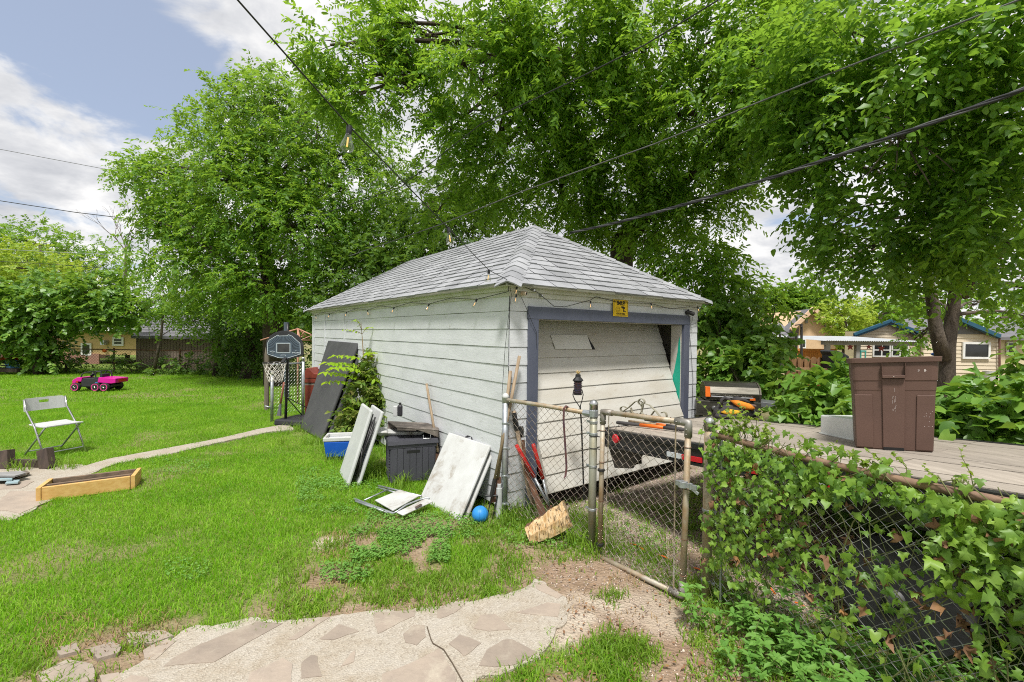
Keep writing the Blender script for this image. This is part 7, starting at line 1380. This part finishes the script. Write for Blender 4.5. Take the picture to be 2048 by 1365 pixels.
b_.build('bargeboard', M('peach_trim', (.66, .46, .31), None, 4, .7), rf1)
b_ = MB(); b_.b2(h_(1611, 647, -.1), h_(1615, 631, -.02)); b_.build('attic_vent', PATM, h1); win(h1, 1598, 1612, 678, 697, Yh - .02, .12, 2)
# cream house with teal trim and patio
Yc_ = 18.0; h2 = thing('cream_house', 'cream clapboard house with teal roof trim and corrugated patio cover', 'house', tuple(P(1780, 720, Yc_)))
def c_(px, py, o=0): return P(px, py, Yc_ + o)
apx, lf, rg = c_(1780, 645), c_(1716, 669), c_(1850, 672)
def gab(z):
    if z > lf.z: t = (z - lf.z) / (apx.z - lf.z); return lf.x + (apx.x - lf.x) * t + .03, rg.x + (apx.x - rg.x) * t - .03
    return lf.x, rg.x
b_ = MB(); laps(b_, 1716, 1850, 645, 740, Yc_, .115, fn=gab); b_.v = b_.v[:-8]; b_.f = b_.f[:-6]; b_.m = b_.m[:-6]
b_.prism([Vector((lf.x, Yc_ + .001, -1)), Vector((rg.x, Yc_ + .001, -1)), Vector((rg.x, Yc_ + .001, rg.z)), Vector((apx.x, Yc_ + .001, apx.z)), Vector((lf.x, Yc_ + .001, lf.z))], (5.0, 5.8, 0)); b_.build('wall', CRM, h2)
b_ = MB()
dd2 = Vector((5.2, 6, 0))
for p, q in ((c_(1781, 640, -.2), c_(1706, 668, -.2)), (c_(1781, 640, -.2), c_(1860, 672, -.2))): b_.hexa([p, q, q + dd2, p + dd2], [v - Vector((0, 0, .08)) for v in (p, q, q + dd2, p + dd2)])
rf2 = b_.build('roof', ROOFG, h2); b_ = MB()
for p, q in ((c_(1781, 642, -.22), c_(1708, 669, -.22)), (c_(1781, 642, -.22), c_(1858, 673, -.22))): b_.beam(p, q, .06, .10); b_.beam(p - ezv * .11 + Vector((0, .06, 0)), q - ezv * .11 + Vector((0, .06, 0)), .05, .07)
b_.build('bargeboard', BTRIM, rf2)
win(h2, 1744, 1780, 687, 714, Yc_ - .02, .05, 2, 2); win(h2, 1781, 1816, 687, 714, Yc_ - .02, .05, 2, 2)
b_ = MB(); b_.b2(c_(1650, 690, -3.2) , c_(1845, 683.5, -3.0)); b_.b2(c_(1652, 740, -3.2), c_(1656, 690.1, -3.08)); b_.b2(c_(1712, 740, -3.2), c_(1716, 690.1, -3.08)); po = b_.build('patio_beam', PATM, h2)
b_ = MB(); xa, xb_ = c_(1648, 683, -3.3).x, c_(1850, 683, -3.3).x; zA = c_(1650, 683, -3.3).z + .01; n = 90
vs = []; 
for i in range(n + 1):
    x = xa + (xb_ - xa) * i / n; dz = .025 * (i % 2); vs += [(x, Yc_ - 3.4, zA + dz), (x, Yc_ - .05, zA + .15 + dz)]
b_.add(vs, [(2 * i, 2 * i + 2, 2 * i + 3, 2 * i + 1) for i in range(n)]); b_.build('patio_roof', CORR, h2)
STAR = M('rust_red_star', (.22, .03, .02), None, 5, .6)
for px, py, s_, lb in ((1701, 694, .13, 'largest rust red hanging star under the left end of the patio beam'), (1738, 694, .10, 'rust red star hanging in front of the cream wall left of the patio window'), (1763, 697, .13, 'dark red star hanging before the patio window'), (1718, 695, .07, 'smallest rusty star hanging beside the patio post')):
    b_ = MB(); c0 = c_(px, py, -3.15); pts = [c0 + Vector((math.sin(k * math.pi / 5), 0, math.cos(k * math.pi / 5))) * s_ * (1 if k % 2 == 0 else .42) for k in range(10)]; b_.prism(pts, (0, .02, 0)); b_.tube([c0 + ezv * s_, c0 + ezv * (s_ + .06)], .006, 4); tag(b_.build('hanging_star', STAR), lb, 'ornament', 'stars under the patio cover')
# right wing with the picture window
Yw = 15.0; h3 = thing('cream_house_wing', 'cream clapboard house end with white framed picture window behind the forked tree', 'house', tuple(P(1950, 730, Yw)))
def w_(px, py, o=0): return P(px, py, Yw + o)
b_ = MB(); laps(b_, 1840, 1998, 668, 745, Yw, .115); b_.b2(w_(1990, 770), Vector((w_(1998, 700).x, Yw + 6, w_(1998, 668).z))); b_.build('wall', CRM, h3)
d7 = Vector((6.2, 6.5, 0)); b_ = MB(); p, q = w_(1920, 636, -.2), w_(2003, 672, -.2); b_.hexa([p, q, q + d7, p + d7], [v - ezv * .08 for v in (p, q, q + d7, p + d7)]); p2 = w_(1836, 668, -.2); b_.hexa([p2, p, p + d7, p2 + d7], [v - ezv * .08 for v in (p2, p, p + d7, p2 + d7)]); b_.prism([w_(1845, 668), w_(1996, 669), w_(1920, 640)], (0, .1, 0)); r3 = b_.build('roof', ROOFG, h3)
b_ = MB(); b_.beam(w_(1920, 639, -.22), w_(2000, 673, -.22), .06, .12); b_.beam(w_(1920, 643, -.16), w_(1996, 676, -.16), .05, .06); b_.build('bargeboard', BTRIM, r3)
win(h3, 1923, 1979, 685, 718, Yw - .03, .07); b_ = MB(); b_.tube([w_(1999, 672, -.1), w_(1999, 745, -.1)], .03, 8); b_.build('downpipe', M('brown_downpipe', (.16, .08, .06), None, 4, .5), h3)
b_ = MB(); b_.slab([w_(1952, 711, -.058), w_(1955, 712, -.058), w_(1968, 698, -.058), w_(1962, 697, -.058)], .002); b_.build('paper_decal', M('pale_paper', (.45, .50, .52), None, 4, .7), h3)
b_ = MB(); bk_ = w_(1978, 762, -.6); b_.lathe([(.13, 0), (.16, .3), (.165, .31), (.15, .31)], 16, None, bk_); tag(b_.build('bucket', PLASTW), 'white plastic bucket standing under the picture window', 'bucket')
h4 = thing('yellow_house', 'pale yellow house with large grey roof at the right edge', 'house', tuple(P(2060, 730, 24)))
b_ = MB(); b_.b2(P(2000, 760, 24), P(2200, 676, 24) + Vector((0, 6, 0))); b_.build('wall', CRM2, h4)
b_ = MB(); q = [P(1960, 674, 23.5), P(2240, 678, 23.5), P(2240, 600, 28), P(2020, 606, 28)]; b_.hexa([v - ezv * .15 for v in q], q); b_.build('roof', ROOFG, h4); win(h4, 2012, 2030, 684, 712, 23.95, .08)
rr_ = thing('rear_roof_house', 'low house showing only its grey roof behind the cream gable', 'house', tuple(P(1850, 690, 30)))
b_ = MB(); b_.b2(P(1800, 720, 30), P(1900, 664, 30) + Vector((0, 5, 0))); b_.build('wall', CRM2, rr_); b_ = MB(); q = [P(1780, 668, 29), P(1910, 668, 29), P(1890, 636, 33), P(1810, 636, 33)]; b_.hexa([v - ezv * .15 for v in q], q); b_.build('roof', ROOFG, rr_)
# fences, trampoline, covered grill, blue drum
of = thing('plank_fence', 'orange stained board fence behind the trampoline', 'fence', tuple(P(1640, 720, 16)))
b_ = MB(); n = 22
for i in range(n): x0 = P(1590 + 82 * i / n, 700, 16).x; x1 = P(1590 + 82 * (i + 1) / n - .4, 700, 16).x; b_.b2((x0, 16, -.3), (x1, 16.02, P(1600, 698, 16).z + random.uniform(-.01, .01)))
b_.build('boards', OFEN, of); b_ = MB(); b_.b2((P(1590, 700, 16).x, 15.95, 1.38), (P(1672, 700, 16).x, 15.999, 1.46)); b_.build('rail', OFEN, of)
pk = thing('picket_fence', 'weathered brown dog eared picket fence above the ivy hedge', 'fence', tuple(P(1625, 740, 11)))
for i in range(8):
    a, c2 = 1570 + 12.9 * i, 1570 + 12.9 * (i + 1) + .25; y_ = 711 + i * .9; Yp = 11 - i * .06; b_ = MB(); s_ = [P(a, 760, Yp), P(c2, 760, Yp), P(c2, y_ + 6, Yp), P(c2 - 3, y_ + 1, Yp), P((a + c2) / 2, y_ - .5, Yp), P(a + 3, y_ + 1, Yp), P(a, y_ + 6, Yp)]; b_.prism(s_, (0, .02, 0)); b_.build('picket', BFEN, pk)
b_ = MB(); b_.beam(P(1570, 738, 10.9), P(1672, 742, 10.4), .05, .09); b_.build('rail', M('pale_rail', (.42, .25, .14), None, 5, .8), pk)
tp = thing('trampoline', 'trampoline with dark safety net and upright poles beyond the picket fence', 'trampoline', tuple(P(1630, 720, 13.5)))
Yt_ = 13.5; b_ = MB()
for px, py, Y in ((1603, 649, 13.8), (1592, 672, 14.5), (1560, 668, 15.5)): b_.tube([P(px, 740, Y), P(px, py, Y)], .035, 8)
b_.tube([P(1590, 651, 13.8), P(1605, 649, 13.8), P(1603, 655, 13.7)], .02, 6); b_.build('pole', M('dark_foam_pole', (.035, .03, .028), None, 5, .8), tp)
m, nt, out = newmat('safety_net'); L = nt.links.new; b__ = nd(nt, 'ShaderNodeBsdfPrincipled', Roughness=.9); b__.inputs['Base Color'].default_value = (.05, .045, .045, 1); trn = nt.nodes.new('ShaderNodeBsdfTransparent'); mx = nt.nodes.new('ShaderNodeMixShader'); mx.inputs[0].default_value = .62; L(trn.outputs[0], mx.inputs[1]); L(b__.outputs[0], mx.inputs[2]); L(mx.outputs[0], out.inputs[0])
b_ = MB(); b_.slab([P(1560, 742, 14.6), P(1592, 742, 13.8), P(1598, 655, 13.8), P(1565, 680, 14.6)], .004); b_.slab([P(1530, 742, 15.4), P(1560, 742, 14.6), P(1565, 680, 14.6), P(1530, 676, 15.4)], .004); b_.build('net', m, tp)
b_ = MB(); c0 = P(1690, 742, 10.2); t = thing('covered_grill', 'patio grill under a black fabric cover beyond the picket fence', 'covered grill', tuple(c0))
def q_(px, py): return P(px, py, 10.2)
b_.prism([q_(1672, 760), q_(1712, 760), q_(1708, 735), q_(1698, 712), q_(1684, 704), q_(1672, 701), q_(1668, 704), q_(1673, 712)], (0, .5, 0)); b_.build('cover', M('black_cover_fabric', (.022, .023, .028), (.035, .036, .042), 5, .7, bump=.6, bscale=6), t, bevel=.03)
b_ = MB(); c0 = P(1871, 709, 9.5); b_.sphere(c0, .085, 14, 8, (1, .8, .45)); tag(b_.build('blue_cushion', BLUE, smooth=True), 'small shiny blue bundle seen just above the right rim of the brown bin', 'bundle')
b_ = MB(); b_.tube([P(1880, 755, 9.4), P(1884, 720, 9.4)], [.05, .03], 8); tag(b_.build('garden_hose_bundle', M('teal_plastic', (.02, .22, .18), None, 5, .5)), 'teal folded thing at the foot of the forked tree', 'bundle')
b_ = MB(); c0 = P(1726, 712, 14.5)
for dx in (-.09, .09): b_.beam(c0 + Vector((dx, 0, -.9)), c0 + Vector((dx * .8, 0, .15)), .03, .03)
b_.beam(c0 + Vector((-.09, 0, .15)), c0 + Vector((.09, 0, .15)), .04, .05); tag(b_.build('step_ladder', M('teal_ladder', (.05, .30, .26), None, 5, .5)), 'small teal step ladder top under the patio cover', 'ladder')
# far left: shed, yellow house, brick house, fence
Ys = 20.6; sh1 = thing('brown_shed', 'long low brown board shed with grey shingle roof beyond the far fence', 'shed', tuple(P(370, 740, Ys)))
def z_(px, py, o=0): return P(px, py, Ys + o)
b_ = MB(); b_.b2(z_(272, 760), z_(478, 671) + Vector((0, 5, 0)))
for i in range(34): px = 274 + i * 6; b_.b2(z_(px, 744, -.02), z_(px + .9, 672, -.001))
b_.build('wall', TAN2, sh1); b_ = MB(); q = [z_(262, 672, -.3), z_(486, 674, -.3), z_(470, 632, 3), z_(300, 630, 3)]; b_.hexa([v - ezv * .12 for v in q], q)
for k in range(1, 8):
    a = q[0].lerp(q[3], k / 8); c2 = q[1].lerp(q[2], k / 8); b_.beam(a + ezv * .012, c2 + ezv * .012, .05, .02)
b_.build('roof', ROOFG, sh1)
Yy = 25.0; h5 = thing('yellow_brick_house', 'yellow house with brick base and white framed windows beyond the far fence', 'house', tuple(P(190, 730, Yy)))
b_ = MB(); b_.b2(P(90, 708, Yy), P(275, 656, Yy) + Vector((0, 7, 0))); b_.build('wall', YELW, h5); b_ = MB(); b_.b2(P(90, 735, Yy - .06), P(200, 708, Yy - .001)); b_.b2(P(90, 726, Yy - .061), P(118, 668, Yy - .002)); b_.build('brick_base', BRICK, h5)
b_ = MB(); q = [P(70, 660, Yy - .5), P(285, 658, Yy - .5), P(260, 622, Yy + 4), P(110, 622, Yy + 4)]; b_.hexa([v - ezv * .12 for v in q], q); b_.build('roof', ROOFG, h5); b_ = MB(); b_.b2(P(70, 660.5, Yy - .6), P(285, 655.5, Yy - .501)); b_.build('gutter', WINF, h5)
win(h5, 163, 184, 687, 711, Yy - .02, .09, 1, 2); win(h5, 226, 248, 675, 692, Yy - .02, .10, 1, 2); b_ = MB(); b_.b2(P(200, 690, Yy - .3), P(217, 681, Yy - .01)); b_.build('meter_box', GALV, h5)
h6 = thing('brick_house', 'dark pink brick house glimpsed through the vine covered tree', 'house', tuple(P(30, 730, 28)))
b_ = MB(); b_.b2(P(-160, 735, 28), P(48, 662, 28) + Vector((0, 6, 0))); b_.build('wall', BRICK, h6); b_ = MB(); q = [P(-200, 664, 27.4), P(66, 664, 27.4), P(40, 628, 31), P(-150, 628, 31)]; b_.hexa([v - ezv * .12 for v in q], q); b_.build('roof', WINF, h6); win(h6, 45.5, 56, 672, 690, 27.95, .1) if False else win(h6, 20, 34, 672, 690, 27.95, .1)
f3 = thing('chain_link_fence', 'far rusty dark chain link fence along the back of the lawn', 'fence', tuple(P(300, 745, 19.2)))
Yf = 19.2; xs = [P(px, 745, Yf).x for px in (-150, -30, 80, 228, 360, 470, 560)]
for x in xs: b_ = MB(); b_.tube([(x, Yf, -.05), (x, Yf, 1.05)], .035, 7); b_.build('post', RUSTS, f3)
b_ = MB(); b_.tube([(xs[0], Yf, 1.0), (xs[-1], Yf, .95)], .025, 6); b_.build('top_rail', RUSTS, f3)
b_ = MB()
n = int((xs[-1] - xs[0]) / .12)
for i in range(n):
    x = xs[0] + .12 * i
    for s_ in (1, -1): b_.tube([(x, Yf + .004 * s_, 0), (x + s_ * .95, Yf + .004 * s_, .95)], .0045, 3, cap=False)
b_.build('wire_mesh', WIRE, f3)
# far left toys
ts = thing('toy_slide', 'little red and blue plastic play slide at the left edge of the far lawn', 'toy slide', tuple(P(8, 745, 18.4)))
def y_(px, py, o=0): return P(px, py, 18.0 + o)
b_ = MB(); b_.prism([y_(-12, 722), y_(6, 714), y_(12, 718), y_(10, 724), y_(-12, 728)], (0, .5, 0)); b_.build('canopy', RED, ts); b_ = MB(); b_.prism([y_(4, 720), y_(11, 720), y_(22, 737), y_(20, 741), y_(14, 741)], (0, .4, 0)); b_.build('slide', M('sky_blue_plastic', (.12, .34, .62), None, 5, .4), ts, bevel=.02); b_ = MB()
for k in range(3): b_.beam(y_(2, 726 + 5 * k, -.03), y_(12 + 2 * k, 727 + 5 * k, -.03), .05, .04)
b_.build('step', BLACKP, ts)
b_ = MB(); b_.b2(P(-60, 744, 17.8), P(33, 738, 17.8) + Vector((0, .2, 0))); tag(b_.build('timber_edging', DWOOD), 'dark timber edging under the play slide at the left edge', 'edging')
b_ = MB(); b_.sphere(P(209, 702, 19.0), .075, 12, 8); tag(b_.build('orange_reflector', ORANGE), 'round orange disc fixed on the far fence rail', 'reflector')
# ------------------------------------------------------------------ overhead wires
def wire(label, pts, r, m_, sag=.0, name='overhead_wire'):
    b_ = MB(); q = []
    for a, c2 in zip(pts, pts[1:]):
        a, c2 = Vector(a), Vector(c2); q += [a.lerp(c2, t) - ezv * sag * 4 * t * (1 - t) for t in np.linspace(0, 1, 13)[:-1]]
    q.append(Vector(pts[-1])); b_.tube(q, r, 6); return tag(b_.build(name, m_), label, 'wire')
wire('thin wire crossing the open sky at the upper left', [P(-200, 258, 22), P(0, 299, 22), P(260, 348, 22), P(420, 372, 22)], .012, CABLES)
wire('darker wire crossing the sky below the thin one at the left', [P(-200, 372, 21), P(0, 402, 21), P(150, 425, 21), P(300, 443, 21), P(480, 458, 21)], .018, CABLE)
wire('pale wire through the bright trees at the far left', [P(-100, 494, 23), P(120, 505, 23), P(260, 511, 23)], .012, GALV); wire('low dark wire through the bright trees at the far left', [P(-100, 518, 22), P(90, 528, 22), P(260, 540, 22)], .014, CABLE)
bc_ = thing('service_cable', 'thick twisted bundle of black service cables slanting across the right trees', 'cable', tuple(P(1600, 330, 5)))
q0, q1 = P(2120, 152, 3.6), P(1140, 466, 8.6); n = 90
for k, m_ in ((0, CABLE), (1, CABLE), (2, CABLES)):
    b_ = MB(); pts = []
    for i in range(n + 1):
        t = i / n; c0 = q0.lerp(q1, t) - ezv * .12 * 4 * t * (1 - t); a = t * 60 + k * 2.094; pts.append(c0 + Vector((.2, 0, 1)).normalized() * math.cos(a) * .013 + Vector((0, 1, 0)) * math.sin(a) * .013)
    b_.tube(pts, .0125 if k < 2 else .009, 6); b_.build('strand', m_, bc_, smooth=True)
wire('long single wire from the upper right corner through the great tree', [P(2080, -16, 4.2), P(1680, 140, 5.6), P(1310, 288, 7.6), P(1040, 385, 9.0), P(880, 450, 10.5), P(700, 512, 12.5)], .0105, CABLES)
wire('high thin wire across the top of the great tree', [P(1470, -20, 5.2), P(1290, 90, 6), P(1140, 165, 7), P(960, 250, 8.5), P(800, 375, 10.5), P(640, 430, 12.5)], .009, CABLE)
wire('wire pair strand sloping through the gap between the trees', [P(905, 320, 10), P(830, 352, 11), P(700, 420, 12.5)], .007, CABLE)
wire('thin guy wire slanting down over the patio of the cream house', [P(1755, 560, 12), P(1790, 650, 13), P(1806, 720, 14)], .008, CABLE)
